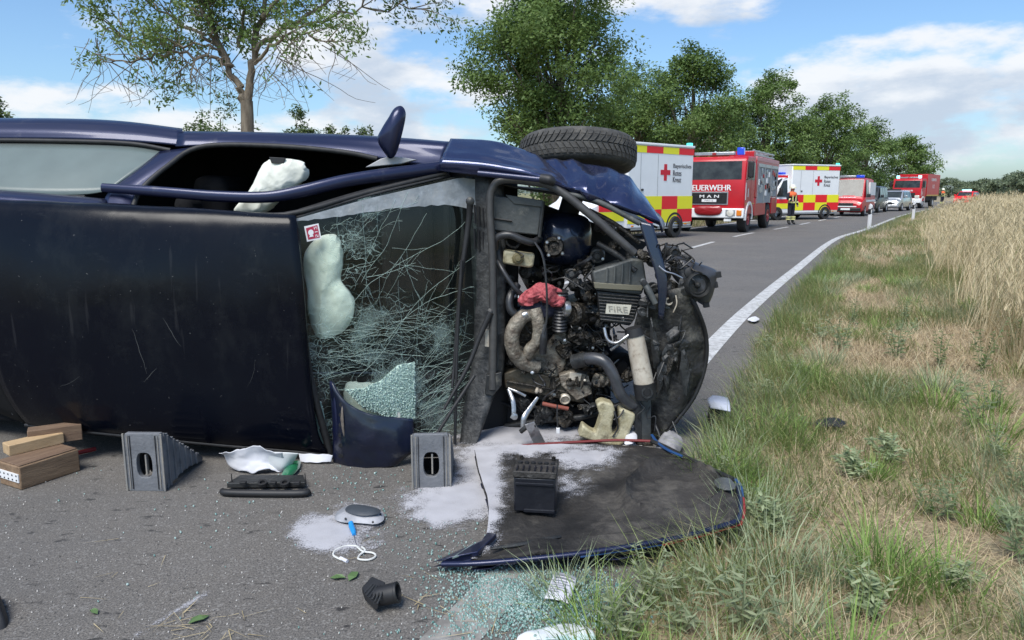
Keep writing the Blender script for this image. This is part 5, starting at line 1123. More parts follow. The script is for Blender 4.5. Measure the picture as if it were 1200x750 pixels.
# ---- right front wing, folded up against the lower corner of the windscreen
patch('right_wing', [[(391, 448, 3.69), (398, 462, 3.66), (412, 475, 3.645), (438, 486, 3.64), (484, 491, 3.67)], [(391, 495, 3.70), (402, 500, 3.645), (425, 505, 3.625), (455, 508, 3.63), (485, 510, 3.66)], [(392, 530, 3.71), (405, 533, 3.65), (425, 534, 3.625), (455, 534, 3.63), (484, 528, 3.66)], [(392, 543, 3.73), (408, 548, 3.665), (428, 549, 3.64), (458, 546, 3.645), (478, 534, 3.68)]], M('navy_wing_paint', (.004, .006, .032), (.004, .008, .016), 3, .30, coat=.4, bump=.2, bscale=9, dirt=(.10, .10, .10), dscale=7, damt=.15), nu=30, nv=24, crumple=.012, cscale=9, seed=8, smooth=25)
wf = patch('wing_flange', [[(390, 448, 3.73), (401, 466, 3.655)], [(390, 500, 3.73), (403, 502, 3.625)], [(392, 545, 3.78), (407, 548, 3.70)]], M('flange_primer', (.11, .09, .075), (.20, .17, .14), 30, .7, dirt=(.03, .03, .03), dscale=40, damt=.5), nu=8, nv=12, solid=.006)
for k in range(6): pdisc('bolt_hole', 400 - .2 * k, 474 + k * 12, 3.645, 3, [(.9, -.2), (1, .1), (.5, .12)], BLACKP, wf, (.3, -1, 0), 8)
patch('wing_edge', [[(387, 446, 3.71), (391, 500, 3.70), (391, 545, 3.77)], [(392, 452, 3.68), (396, 502, 3.665), (397, 547, 3.73)]], PAINTN, nu=12, nv=4)

# ---- scuttle and wipers
patch('cowl_inner', [[(500, 200, 4.50), (500, 360, 4.50), (500, 540, 4.4)], [(585, 200, 4.44), (585, 360, 4.44), (575, 540, 4.3)]], INTER, nu=8, nv=4)
patch('scuttle_panel', [[(546, 207, 4.24), (553, 300, 4.22), (556, 400, 4.18), (545, 470, 4.10), (536, 545, 3.98)], [(572, 206, 4.20), (576, 300, 4.18), (578, 400, 4.14), (574, 460, 4.08), (548, 545, 3.96)], [(590, 214, 4.22), (592, 300, 4.20), (591, 400, 4.16), (588, 440, 4.14), (574, 462, 4.10)]], SCUTTLE, nu=30, nv=10, crumple=.008, cscale=9)
patch('bulkhead_face', [[(556, 206, 4.30), (560, 360, 4.28), (540, 560, 4.12)], [(606, 210, 4.42), (606, 360, 4.40), (590, 520, 4.3)]], CHASSIS, nu=12, nv=6)
for (ya, yb) in ((240, 262), (268, 292)):
    for k in range(4): ptube('vent_slot', [(556 + k * 5, ya + k * 2, 4.195), (557 + k * 5, yb + k * 2, 4.19)], 1.3, BLACKP, n=5, smooth=4)
ptube('wiper_arm', [(551, 236, 4.10), (549, 262, 4.12), (540, 330, 4.10), (533, 420, 4.06), (530, 455, 4.02)], [4, 3.4, 2.6, 2.2, 1.6], BLACKP); ptube('wiper_blade', [(541, 305, 4.08), (536, 400, 4.06), (533, 520, 3.98)], 1.9, BLACKP); pdisc('wiper_pivot', 551, 236, 4.10, 5, [(1, -.6), (1, .5), (.6, .8), (.1, .9)], DARKP)
ptube('wiper_arm', [(575, 366, 4.06), (562, 395, 4.05), (548, 430, 4.02), (520, 480, 3.95)], [4, 3, 2.6, 1.8], BLACKP); pdisc('wiper_pivot', 575, 366, 4.08, 5, [(1, -.6), (1, .5), (.6, .8), (.1, .9)], DARKP)
ptube('wiper_blade', [(556, 440, 4.0), (530, 480, 3.93), (510, 512, 3.88)], 2.2, BLACKP)
pbox('grounding_plate', [(569, 386), (581, 388), (580, 408), (568, 406)], 4.085, .012, CANM, bevel=.002)
ptube('bonnet_seal', [(577, 456, 4.06), (578, 380, 4.08), (577, 300, 4.10), (574, 240, 4.11), (578, 219, 4.11), (590, 211, 4.10), (620, 213, 4.07), (650, 220, 4.04), (690, 250, 4.0), (720, 276, 3.98), (744, 297, 3.97)], [5, 5, 4.5, 4.5, 4.5, 4.5, 4.5, 5, 5, 5, 5], M('seal_sheen', (.035, .035, .036), (.07, .068, .064), 12, .45), smooth=60)
pbox('seal_end', [(570, 440), (588, 436), (588, 452), (578, 464), (568, 462)], 4.05, .05, DARKP)

# ---- left front wing, crumpled, and the inner wing under it
def wing_fold(u, v):
    tri = lambda x, c, w: np.clip(1 - np.abs(x - c) / w, 0, 1)
    a = .62 + .10 * (v - .75)            # valley that runs up from the pit in the lower edge
    b = .56 - .22 * (.75 - v); c = .70 + .12 * (.75 - v)
    return .42 * (-.060 * tri(u, a, .055) + .040 * tri(u, b, .05) + .045 * tri(u, c, .06) - .020 * tri(u, .46, .05) * (v < .7) + .020 * tri(v, .55, .12) * (u < .5) - .03 * tri(u, .80, .07) * tri(v, .45, .4) + .018 * tri(u, .90, .06))
patch('left_wing', [[(528, 163, 4.36), (580, 166, 4.36), (625, 180, 4.34), (660, 190, 4.32), (700, 194, 4.30), (735, 205, 4.26), (766, 245, 4.18)], [(522, 175, 4.22), (575, 180, 4.20), (625, 195, 4.17), (665, 205, 4.15), (705, 210, 4.12), (740, 226, 4.10), (769, 250, 4.08)], [(516, 188, 4.10), (570, 192, 4.08), (622, 202, 4.05), (660, 215, 4.02), (700, 229, 4.01), (735, 242, 4.0), (773, 258, 3.99)], [(513, 200, 4.12), (570, 206, 4.10), (622, 214, 4.07), (660, 223, 4.05), (700, 236, 4.03), (735, 248, 4.02), (774, 264, 4.01)]], M('navy_wing_lit', (.022, .030, .085), (.028, .037, .10), 3, .26, metal=.55, coat=.8, bump=.06, bscale=10, dirt=(.14, .14, .15), dscale=6, damt=.12), nu=80, nv=34, disp=wing_fold, crumple=.008, cscale=6, seed=12, solid=.006, smooth=24)  # body paint lightened here to carry the bright sky reflections on the wing
patch('left_wing_end', [[(764, 246, 4.18), (768, 252, 4.08), (774, 264, 4.0)], [(772, 252, 4.2), (778, 262, 4.12), (776, 272, 4.03)]], PAINTN, nu=8, nv=5)
ptube('bonnet_stop', [(634, 209, 4.02), (644, 211, 4.0), (650, 215, 4.0)], [5.5, 6, 3.5], BLACKP); ptube('bonnet_stop', [(560, 203, 4.06), (600, 207, 4.04), (638, 211, 4.01)], 3.2, PAINTN, flat=((0, 1, 0), .6))
patch('inner_wing', [[(560, 212, 4.24), (640, 226, 4.20), (700, 240, 4.16), (770, 268, 4.10)], [(560, 214, 4.6), (640, 224, 4.6), (700, 236, 4.6), (760, 262, 4.5)], [(560, 216, 5.1), (640, 222, 5.1), (700, 232, 5.1), (750, 255, 5.0)]], DARKP, nu=20, nv=10, crumple=.01)
ptube('inner_rail', [(655, 225, 4.05), (700, 236, 4.02), (750, 262, 4.0)], 3.2, GREYP); ptube('inner_rail', [(690, 246, 4.08), (720, 262, 4.06), (750, 285, 4.04)], 2.6, GREASE); ptube('headlamp_stay', [(700, 285, 4.14), (725, 300, 4.10), (745, 318, 4.06)], 3.5, DARKP)
patch('lower_inner_wing', [[(585, 470, 4.30), (660, 500, 4.28), (740, 505, 4.24)], [(585, 462, 4.7), (660, 480, 4.7), (740, 480, 4.6)]], CHASSIS, nu=12, nv=6, crumple=.01)

# ---- the wheel that points to the sky
wc = W(677, 181, 4.78); ax = Vector((.03, .17, 1)).normalized(); Rw, Ww = .362, .20
mb = MB(); prof = [(Rw * .62, -Ww * .42), (Rw * .80, -Ww * .5), (Rw * .93, -Ww * .46), (Rw * .985, -Ww * .36), (Rw, -Ww * .2), (Rw, Ww * .2), (Rw * .985, Ww * .36), (Rw * .93, Ww * .46), (Rw * .80, Ww * .5), (Rw * .62, Ww * .42)]
TYRE = M('worn_tyre', (.045, .044, .042), (.085, .082, .076), 18, .85, bump=.4, bscale=70, dirt=(.17, .155, .13), dscale=9, damt=.35)
mb.lathe(prof, wc, ax, 64); wheel_o = mb.build('wheel', TYRE, car, smooth=50)
q3 = np.array(ax.to_track_quat('Z', 'Y').to_matrix()); mb = MB()
def tp(a, h, r): return wc + q3 @ np.array((r * math.cos(a), r * math.sin(a), h))
NB = 58
for k in range(NB):
    a0 = 2 * math.pi * k / NB; da = 2 * math.pi / NB
    for (h0, h1, sh0, sh1, rr) in ((-.068, -.044, .0, -.25, 1.0), (-.041, -.004, -.30, -1.0, 1.004), (.004, .041, -1.0, -.30, 1.004), (.044, .068, -.25, .0, 1.0)):
        w_ = .66 * da; P = [(a0 + sh0 * da, h0), (a0 + sh0 * da + w_, h0), (a0 + sh1 * da + w_, h1), (a0 + sh1 * da, h1)]
        lo = [tp(a, h, Rw * .985) for a, h in P]; hi = [tp(a, h, Rw * rr + .007 - (.006 if abs(h) > .06 else 0)) for a, h in P]; mb.hexa(lo + hi)
tag(mb.build('tread', TYRE, wheel_o, smooth=0), kind='stuff')
mb = MB(); mb.lathe([(Rw * .62, -.07), (Rw * .63, .08), (Rw * .56, .07), (Rw * .5, .02), (Rw * .2, .03), (Rw * .16, .07), (.01, .07)], wc, ax, 30); mb.build('rim', RIMM, wheel_o, smooth=35)
ptube('suspension_strut', [(672, 230, 4.5), (660, 270, 4.5), (655, 290, 4.45)], 12, CHASSIS)

# ---- engine bay
pbox('fuse_box_cover', [(577, 229), (636, 236), (631, 276), (577, 270)], 4.16, .09, GREYP, bevel=.008); pbox('fuse_box_lid', [(592, 228), (637, 235), (635, 243), (602, 239)], 4.150, .05, GREYP, bevel=.004); ptube('box_rib', [(578, 256, 4.155), (600, 259, 4.15)], 1.2, BLACKP, n=5, smooth=3)
ptube('cover_edge', [(637, 236, 4.15), (632, 278, 4.15)], 2, DARKP, n=6, smooth=4)
dm = M('strut_tower_blue', (.010, .016, .035), (.016, .022, .045), 5, .25, metal=.2, coat=.6, dirt=(.09, .08, .07), dscale=8, damt=.2, bump=.15, bscale=12)
mb = MB(); mb.puff(PW([(632, 258), (645, 250), (672, 250), (690, 258), (694, 285), (688, 305), (665, 312), (640, 306), (630, 285)], 4.34), .12, n=40, rings=10, flatness=.5, crumple=.006, seed=3); tower = mb.build('strut_tower', dm, car, smooth=70)
pdisc('strut_mount', 649, 289, 4.20, 11, [(1.1, -.5), (1.1, .1), (.95, .35), (.62, .30), (.55, -.1), (.25, -.05), (.22, .35), (.05, .4)], GREASE, tower, (-.1, -1, .2))
for (x, y) in ((641, 284), (659, 297), (643, 299), (655, 279)): pdisc('strut_bolt', x, y, 4.185, 2.4, [(1, -.8), (1, .6), (.6, .9), (.1, .9)], BRIGHT, tower, n=6)
pbox('brake_reservoir', [(590, 293), (627, 298), (625, 313), (620, 314), (589, 309)], 4.14, .10, CREAM, bevel=.012); pdisc('reservoir_cap', 607, 303, 4.13, 7, [(1, -.5), (1, .3), (.7, .55), (.5, .55), (.45, .9), (.1, .95)], M('cap_dark_yellow', (.13, .11, .05), rough=.6), axis=(0, -1, .1))
ptube('brake_hose', [(580, 292, 4.14), (582, 279, 4.12), (596, 275, 4.10), (612, 281, 4.10), (624, 284, 4.12), (632, 280, 4.2)], 4.5, BLKHOSE); ptube('brake_hose', [(593, 276, 4.14), (595, 286, 4.13), (604, 290, 4.13), (610, 285, 4.13)], 1.4, GREASE, n=6); ptube('brake_servo_pipe', [(582, 282, 4.2), (584, 300, 4.18), (588, 312, 4.18)], 6, DARKP)
ptube('heater_hose', [(583, 306, 4.16), (590, 318, 4.12), (602, 336, 4.10), (614, 348, 4.12)], 3.0, BLKHOSE); ptube('heater_hose', [(606, 334, 4.2), (598, 348, 4.14), (598, 362, 4.12), (606, 370, 4.12), (614, 370, 4.12)], 5, BLKHOSE)
ptube('clutch_cable', [(627, 284, 4.05), (636, 300, 4.0), (640, 330, 3.99), (641, 370, 4.0), (637, 392, 4.0)], 1.4, BLKHOSE, n=6, smooth=30)
pdisc('master_cylinder', 617, 318, 4.25, 9, [(.8, -3), (1, -1), (1, .3), (.6, .6), (.1, .6)], GREASE, axis=(-.6, -1, .3))
mb = MB(); mb.puff(PW([(606, 352), (614, 342), (624, 334), (638, 331), (652, 336), (662, 346), (660, 357), (648, 360), (632, 352), (618, 358)], 4.10), .05, n=90, rings=18, crumple=.034, seed=21); mb.build('red_rag', REDRAG, car, smooth=50)
mb = MB(); mb.puff(PW([(610, 360), (622, 353), (640, 352), (652, 360), (648, 372), (628, 374), (612, 370)], 4.13), .045, n=48, rings=9, crumple=.018, seed=22); mb.build('dark_rag', M('navy_rag', (.014, .016, .035), (.03, .03, .05), 25, .9, bump=.5), car, smooth=50)
blk = MB(); blk.prism(PW([(600, 372), (690, 350), (700, 400), (690, 470), (610, 462), (592, 430)], 4.36)[::-1], (0, .35, 0)); blk.build('engine_block', GREASE, car, smooth=30, bevel=.01)
pbox('heat_shield', [(596, 398), (620, 412), (636, 408), (660, 380), (668, 402), (662, 432), (648, 449), (625, 446), (605, 436), (596, 420)], 4.20, .05, MANIF, bevel=.012, tilt=-.1)
for k in range(7): ptube('shield_rib', [(612 + k * 1.5, 432 + k * 2.4, 4.19), (640, 434 + k * 2.3, 4.185), (658 - k * 2, 428 + k * 2.6, 4.19)], .9, MANIF, n=5, smooth=6)
ptube('exhaust_manifold', [(626, 366, 4.12), (612, 372, 4.09), (601, 388, 4.08), (601, 408, 4.09), (612, 424, 4.12), (630, 430, 4.16)], [7, 8.5, 9, 9, 9, 8], MANIF, n=20, smooth=60, rgh=.010); ptube('exhaust_manifold', [(627, 362, 4.10), (631, 380, 4.08), (630, 398, 4.09), (620, 412, 4.11), (616, 424, 4.15)], [7.5, 7.5, 7.5, 7.5, 7], MANIF, n=20, smooth=50, rgh=.010)
pdisc('hose_clip', 615, 369, 4.07, 4, [(1, -.8), (1.15, 0), (1, .8)], BRIGHT, axis=(-1, -.2, -.4))
ptube('ignition_lead', [(638, 380, 4.07), (637, 396, 4.06), (636, 414, 4.07)], [3.2, 5.0, 4.4], BLKHOSE, n=10, smooth=12)
mb = MB(); s = 4.15 / FPX; mb.lathe([((8 + (1.6 if k % 2 else 0)) * s, k * 2.0 * s) for k in range(26)], W(656, 388, 4.15), (0, -.15, 1), 18); mb.build('intake_bellows', BLKHOSE, car, smooth=20)
pdisc('throttle_body', 672, 368, 4.14, 14, [(.9, -3), (1, -1), (1, .2), (.75, .5), (.5, .3), (.1, .3)], GREASE, axis=(-.8, -1, .2)); pdisc('hose_clip', 663, 362, 4.10, 9, [(1, -.4), (1.1, 0), (1, .4)], BRIGHT, axis=(-1, -.3, .1))
vc = pbox('valve_cover', [(590, 438), (606, 432), (692, 452), (684, 473), (592, 455)], 4.16, .16, M('valve_cover_cast', (.055, .048, .035), (.10, .085, .06), 14, .5, metal=.4, bump=.5, bscale=40, dirt=(.16, .10, .05), dscale=9, damt=.4), bevel=.008); ptube('valve_cover_lip', [(594, 447, 4.15), (640, 455, 4.15), (688, 464, 4.15)], 1.6, GREASE, n=6, smooth=5); pdisc('oil_filler', 662, 467, 4.15, 6.5, [(1, -.8), (1, .5), (.8, .7), (.75, -.2), (.1, -.2)], CANM, axis=(0, -1, -.15))
pbox('timing_cover', [(655, 440), (672, 435), (690, 440), (694, 462), (676, 470), (658, 452)], 4.13, .10, MANIF, bevel=.006); pbox('bracket', [(668, 436), (682, 438), (680, 447), (667, 445)], 4.11, .02, CANM, bevel=.002)
# air filter housing
ah = pbox('air_filter_housing', [(694, 318), (716, 311), (740, 303), (754, 304), (758, 330), (752, 346), (698, 340)], 4.06, .16, GREYP, bevel=.012); pbox('housing_lip', [(696, 331), (754, 335), (752, 341), (697, 338)], 4.045, .04, M('housing_lip_tan', (.15, .14, .10), rough=.6), ah, .003)
for k in range(4): ptube('housing_rib', [(712 + k * 9, 314 - k * 2.4, 4.05), (711 + k * 9, 330, 4.045)], 1.2, GREYP, ah, 5, 3)
al = pbox('filter_lid', [(700, 341), (752, 346), (744, 374), (738, 382), (704, 376)], 4.08, .12, DARKP, bevel=.006)
for k in range(9): ptube('lid_fin', [(701 + k * .3, 344.5 + k * 3.7, 4.07), (749 - k * 1.0, 348.5 + k * 3.7, 4.07)], .9, DARKP, al, 5, 3)
lb = pbox('filter_label', [(711, 356), (740, 357.5), (737, 369), (709.5, 367.5)], 4.062, .006, M('label_cream', (.62, .60, .50), (.5, .48, .4), 30, .6), al, 0)
mb = MB(); o = W(724.6, 362.6, 4.059); text(mb, 'FIRE', o, np.array((1, 0, -.06)), np.array((-.16, 0, 1)),   .034, .105); mb.build('label_lettering', M('label_ink', (.16, .15, .13), (.40, .38, .32), 60, .7), lb, smooth=0)
# front structure
patch('front_upright', [[(748, 258, 4.02), (758, 290, 3.99), (770, 330, 3.97), (772, 372, 3.97)], [(765, 262, 4.0), (774, 295, 3.98), (782, 330, 3.96), (778, 374, 3.96)]], dm, nu=18, nv=6, solid=.03)
ptube('headlamp_stay', [(752, 328, 3.98), (760, 340, 3.95), (768, 356, 3.94)], [4, 4, 3.4], GREYP, n=10); pdisc('stay_bolt', 755, 331, 3.95, 3.5, [(1, -.5), (1, .5), (.1, .6)], BLACKP, n=6)
pbox('lamp_bracket', [(776, 345), (792, 339), (795, 346), (790, 362), (780, 362)], 4.0, .02, GREYP, bevel=.003); pdisc('bracket_ring', 783.5, 353, 3.995, 4.6, [(1, -.3), (1, .5), (.62, .5), (.6, -.2), (.1, -.2)], CANM)
patch('bumper_liner', [[(752, 350, 4.04), (776, 342, 4.00), (800, 336, 3.98), (808, 338, 4.02)], [(742, 390, 4.10), (776, 392, 4.04), (806, 392, 4.0), (826, 392, 4.06)], [(744, 440, 4.12), (776, 440, 4.06), (806, 438, 4.02), (826, 428, 4.08)], [(760, 482, 4.12), (780, 480, 4.06), (800, 472, 4.04), (814, 462, 4.08)], [(762, 518, 4.12), (772, 512, 4.08), (782, 502, 4.06), (792, 494, 4.08)]], M('muddy_liner', (.010, .010, .010), (.030, .029, .027), 5, .6, bump=.7, bscale=40, dirt=(.15, .142, .12), dscale=11, damt=.52), nu=40, nv=40, crumple=.024, cscale=9, seed=31, solid=.008)
ptube('liner_edge', [(802, 337, 4.0), (816, 360, 3.99), (827, 392, 4.04), (827, 425, 4.06), (815, 462, 4.06), (793, 493, 4.06), (770, 518, 4.08)], 2.6, BLACKP, smooth=36)
hl = MB(); hl.puff(PW([(788, 302), (800, 300), (818, 308), (838, 316), (840, 326), (834, 350), (826, 358), (812, 350), (798, 336), (786, 320)], 4.04), .085, n=44, rings=9, crumple=.006, seed=14); hlo = hl.build('headlamp', M('headlamp_shell', (.035, .037, .042), (.06, .062, .07), 8, .4), car, smooth=60)
pdisc('lamp_ring', 818, 334, 3.955, 15, [(1, -1), (1.05, .1), (.92, .35), (.80, .05), (.66, .1), (.55, -.15), (.3, -.1), (.1, .2)], DARKP, hlo, (.15, -1, .0), 28); pdisc('lamp_cap', 808, 319, 3.96, 6, [(1, -1), (1, .2), (.5, .4)], BLACKP, hlo)
for (x, y) in ((842, 322), (838, 334), (828, 357)): pbox('lamp_tab', [(x - 4, y - 3), (x + 3, y - 4), (x + 4, y + 3), (x - 3, y + 4)], 4.0, .02, BLACKP, hlo, .002)
wr2 = random.Random(4)
for k in range(16):
    x, y = wr2.uniform(758, 800), wr2.uniform(290, 325); P = [(x, y, 4.0)]
    for j in range(4): x += wr2.uniform(-4, 16); y += wr2.uniform(-12, 13); P.append((min(x, 822), min(max(y, 285), 342), 3.96 + wr2.uniform(-.03, .06)))
    ptube('wire', P, wr2.uniform(.5, 1.1), wr2.choice([BLKHOSE, BLKHOSE, DARKP, GREASE]), n=5, smooth=20)
ptube('wire', [(772, 312, 3.95), (780, 318, 3.94), (790, 321, 3.94), (800, 326, 3.95)], 1.0, BRIGHT, n=5); ptube('wire', [(792, 346, 3.97), (793, 356, 3.96), (789, 366, 3.97)], .8, CANM, n=5)
for (x, y, r) in ((772, 304, 10), (790, 298, 9), (778, 322, 9), (796, 312, 8), (765, 338, 8)): pdisc('lamp_connector', x, y, 4.05, r, [(1, -1.5), (1, 0), (.8, .4), (.5, .2), (.1, .3)], DARKP, axis=(wr2.uniform(-.5, .5), -1, wr2.uniform(-.4, .4)), n=14)
# damper can, its stay and the coolant parts
cn = ptube('receiver_can', [(744, 392, 4.0), (749, 420, 3.99), (755, 450, 3.98)], [11, 11.5, 12], CANM, n=18, smooth=8); ptube('can_cap', [(742, 384, 4.0), (744, 393, 4.0)], [10, 12], BLACKP, cn, 16, 4); ptube('can_cap', [(755, 448, 3.98), (757, 466, 3.98)], [13.5, 13], BLACKP, cn, 18, 4); pdisc('can_outlet', 758, 460, 3.93, 7, [(1, -.8), (1, .4), (.7, .4), (.65, -.3), (.1, -.3)], DARKP, cn)
pbox('stay_leg', [(751, 468), (763, 468), (763, 524), (750, 526), (747, 500)], 4.0, .05, GREYP, bevel=.004, tilt=.3); pbox('stay_leg', [(738, 462), (752, 470), (752, 527), (747, 524)], 3.99, .02, DARKP, bevel=.003); pbox('stay_foot', [(746, 520), (765, 518), (766, 527), (748, 530)], 3.97, .05, GREASE, bevel=.003)
tank = pbox('coolant_tank', [(678, 512), (683, 498), (692, 505), (698, 508), (704, 490), (699, 474), (706, 470), (719, 474), (721, 482), (717, 500), (718, 509), (723, 510), (727, 500), (726, 480), (732, 480), (745, 486), (744, 493), (734, 518), (726, 523), (706, 521)], 3.96, .10, CREAM, bevel=.012); ptube('tank_strap', [(720, 482, 3.95), (722, 490, 3.93), (724, 502, 3.95), (718, 512, 3.95)], 1.2, BLACKP, tank, 5); ptube('tank_strap', [(719, 492, 3.94), (726, 488, 3.94), (731, 480, 3.95)], 1.0, BLACKP, tank, 5)
ptube('radiator_hose', [(676, 424, 4.10), (692, 420, 4.04), (708, 424, 4.0), (719, 440, 3.98), (726, 460, 3.98), (738, 474, 4.0), (746, 474, 4.02)], [7, 7.5, 7.5, 7, 7, 7, 6], M('hose_sheen', (.03, .032, .036), (.06, .062, .068), 16, .35, spec=.6), n=14, smooth=36); ptube('can_pipe', [(708, 384, 4.0), (712, 398, 3.98), (722, 402, 3.97), (732, 396, 3.97), (741, 389, 3.98)], 2.0, BRIGHT, n=8); ptube('can_pipe', [(716, 410, 4.0), (724, 404, 3.98), (736, 394, 3.98)], 2.0, BRIGHT, n=8); ptube('hose_joint', [(672, 424, 4.1), (688, 421, 4.06)], 9, DARKP, n=12, smooth=4)
# alternator, pulleys and the dark clutter behind
for (nm, x, y, Y, r, m_) in (('alternator', 684, 402, 4.22, 15, GREASE), ('pulley', 668, 424, 4.20, 11, GREASE), ('pulley', 700, 398, 4.26, 13, GREASE), ('water_pump', 692, 440, 4.24, 12, GREASE), ('starter_motor', 700, 462, 4.26, 14, GREASE), ('oil_filter', 650, 478, 4.24, 14, DARKP), ('distributor', 690, 340, 4.22, 12, DARKP), ('horn', 700, 300, 4.22, 9, DARKP), ('brake_servo', 604, 260, 4.45, 30, CHASSIS), ('fan_motor', 728, 430, 4.40, 20, CHASSIS), ('gearbox', 640, 330, 4.62, 24, GREASE), ('washer_pump', 670, 322, 4.24, 8, DARKP)):
    o = pdisc(nm, x, y, Y, r, [(.6, -4), (.95, -2.6), (1, -.4), (.92, .1), (.7, .15), (.66, -.1), (.4, -.05), (.36, .3), (.1, .32)], m_, axis=(wr2.uniform(-.4, .4), -1, wr2.uniform(-.3, .3)))
    for k in range(4): a = k * 1.57 + .5; pdisc('bolt', x + math.cos(a) * r * .8, y + math.sin(a) * r * .8, Y - .012, 1.7, [(1, -.5), (1, .8), (.1, .9)], GREASE if k else BRIGHT, o, n=6)
for i in range(70):
    x, y = wr2.uniform(640, 735), wr2.uniform(310, 470)
    if (715 < x < 748 and 372 < y < 470) or (x < 628 and y < 345): continue
    w_, h_ = wr2.uniform(4, 15), wr2.uniform(2, 10); a = wr2.uniform(-.5, .5); poly = [(x + u * w_ * math.cos(a) - v * h_ * math.sin(a), y + u * w_ * math.sin(a) + v * h_ * math.cos(a)) for u, v in ((-.5, -.5), (.5, -.5), (.5, .5), (-.5, .5))]
    pbox('bracket', poly, wr2.uniform(4.20, 4.42), wr2.uniform(.04, .15), wr2.choice([GREASE, GREASE, DARKP, CHASSIS]), bevel=.004)
for i in range(64):
    x, y = wr2.uniform(598, 728), wr2.uniform(300, 490); P = [(x, y, 4.15)]
    for j in range(4): x += wr2.uniform(-14, 16); y += wr2.uniform(-14, 14); P.append((x, y, wr2.uniform(4.08, 4.3)))
    ptube('hose' if i % 5 == 0 else 'wire', P, 2.2 if i % 5 == 0 else wr2.uniform(.5, 1.1), wr2.choice([BLKHOSE, BLKHOSE, DARKP, GREASE]), n=6, smooth=20)
# dark frames behind: subframe, gearbox side and radiator support; the road shows between them
pbox('subframe', [(600, 360), (735, 345), (728, 372), (715, 380), (716, 478), (690, 500), (590, 480)], 4.62, .25, CHASSIS); pbox('inner_panel', [(628, 236), (760, 285), (742, 305), (735, 318), (690, 322), (650, 318), (634, 300)], 4.60, .2, CHASSIS); pbox('inner_panel', [(584, 262), (634, 262), (632, 312), (584, 310)], 4.5, .1, CHASSIS)
pbox('radiator_support', [(746, 350), (770, 350), (772, 505), (748, 520), (744, 480), (752, 400)], 4.24, .05, CHASSIS); pbox('lower_crossmember', [(590, 476), (700, 478), (745, 480), (746, 498), (690, 502), (592, 500)], 4.34, .12, CHASSIS); ptube('drive_shaft', [(600, 480, 4.5), (650, 470, 4.5), (710, 468, 4.5)], 9, CHASSIS); ptube('anti_roll_bar', [(592, 500, 4.3), (640, 492, 4.25), (684, 488, 4.2), (740, 470, 4.2)], 4, DARKP)
# cast lumps, tanks and grimy odds and ends that fill the bay
for i, (x, y, r, Y) in enumerate([(676, 392, 12, 4.16), (664, 410, 10, 4.17), (682, 420, 11, 4.16), (672, 448, 9, 4.12), (640, 462, 10, 4.2), (612, 470, 12, 4.24), (636, 486, 13, 4.22), (662, 488, 13, 4.2), (690, 478, 10, 4.15), (700, 420, 10, 4.2), (704, 445, 12, 4.16), (712, 330, 7, 4.2), (684, 312, 9, 4.24), (676, 332, 10, 4.2), (690, 350, 9, 4.16), (594, 330, 8, 4.24), (600, 424, 9, 4.24), (622, 320, 7, 4.24), (736, 470, 8, 4.1), (734, 440, 9, 4.14), (720, 288, 9, 4.18), (738, 300, 8, 4.14), (704, 268, 9, 4.2), (730, 272, 7, 4.14), (756, 300, 7, 4.08)]):
    mb = MB(); poly = [(x + math.cos(a) * r * wr2.uniform(.75, 1.2), y + math.sin(a) * r * wr2.uniform(.6, 1.1)) for a in np.linspace(0, 6.283, 9, endpoint=False)]; mb.puff(PW(poly, Y), .03, n=40, rings=9, crumple=.045, seed=40 + i); mb.build('casting', wr2.choice([GREASE, GREASE, DARKP, MANIF if i % 5 == 0 else GREASE]), car, smooth=25)
for i in range(60):
    x, y = wr2.uniform(596, 735), wr2.uniform(318, 480)
    if 718 < x < 742 and 380 < y < 470: continue
    pdisc('bolt', x, y, wr2.uniform(4.08, 4.2), wr2.uniform(1.2, 2.6), [(1.2, -3), (1.2, 0), (.8, .1), (.8, .8), (.1, .9)], wr2.choice([BRIGHT, GREASE, GREASE, CANM, DARKP]), axis=(wr2.uniform(-.6, .6), -1, wr2.uniform(-.5, .5)), n=6)
# crushed sheet and broken brackets round the lamp and the liner
for i in range(26):
    x, y = wr2.uniform(752, 812), wr2.uniform(300, 420); r_ = wr2.uniform(4, 13); mb = MB(); poly = [(x + math.cos(a) * r_ * wr2.uniform(.5, 1.3), y + math.sin(a) * r_ * wr2.uniform(.4, 1.2)) for a in np.linspace(0, 6.283, 6, endpoint=False)]
    if y > 360: poly = [(px_, py_ + 60 * wr2.random()) for px_, py_ in poly] if i % 2 else [(px_ - 10, py_) for px_, py_ in poly]
    mb.puff(PW(poly, wr2.uniform(3.97, 4.03)), .008, n=18, rings=4, crumple=.022, seed=80 + i); mb.build('torn_bracket', wr2.choice([DARKP, DARKP, GREYP, GREASE, SCUTTLE]), car, smooth=20)
for i in range(10):
    x, y = wr2.uniform(750, 800), wr2.uniform(330, 480); P = [(x, y, 3.99)]
    for j in range(4): x += wr2.uniform(-9, 12); y += wr2.uniform(-4, 18); P.append((x, y, wr2.uniform(3.95, 4.0)))
    ptube('wire', P, wr2.uniform(.5, 1.2), wr2.choice([BLKHOSE, DARKP]), n=5, smooth=20)
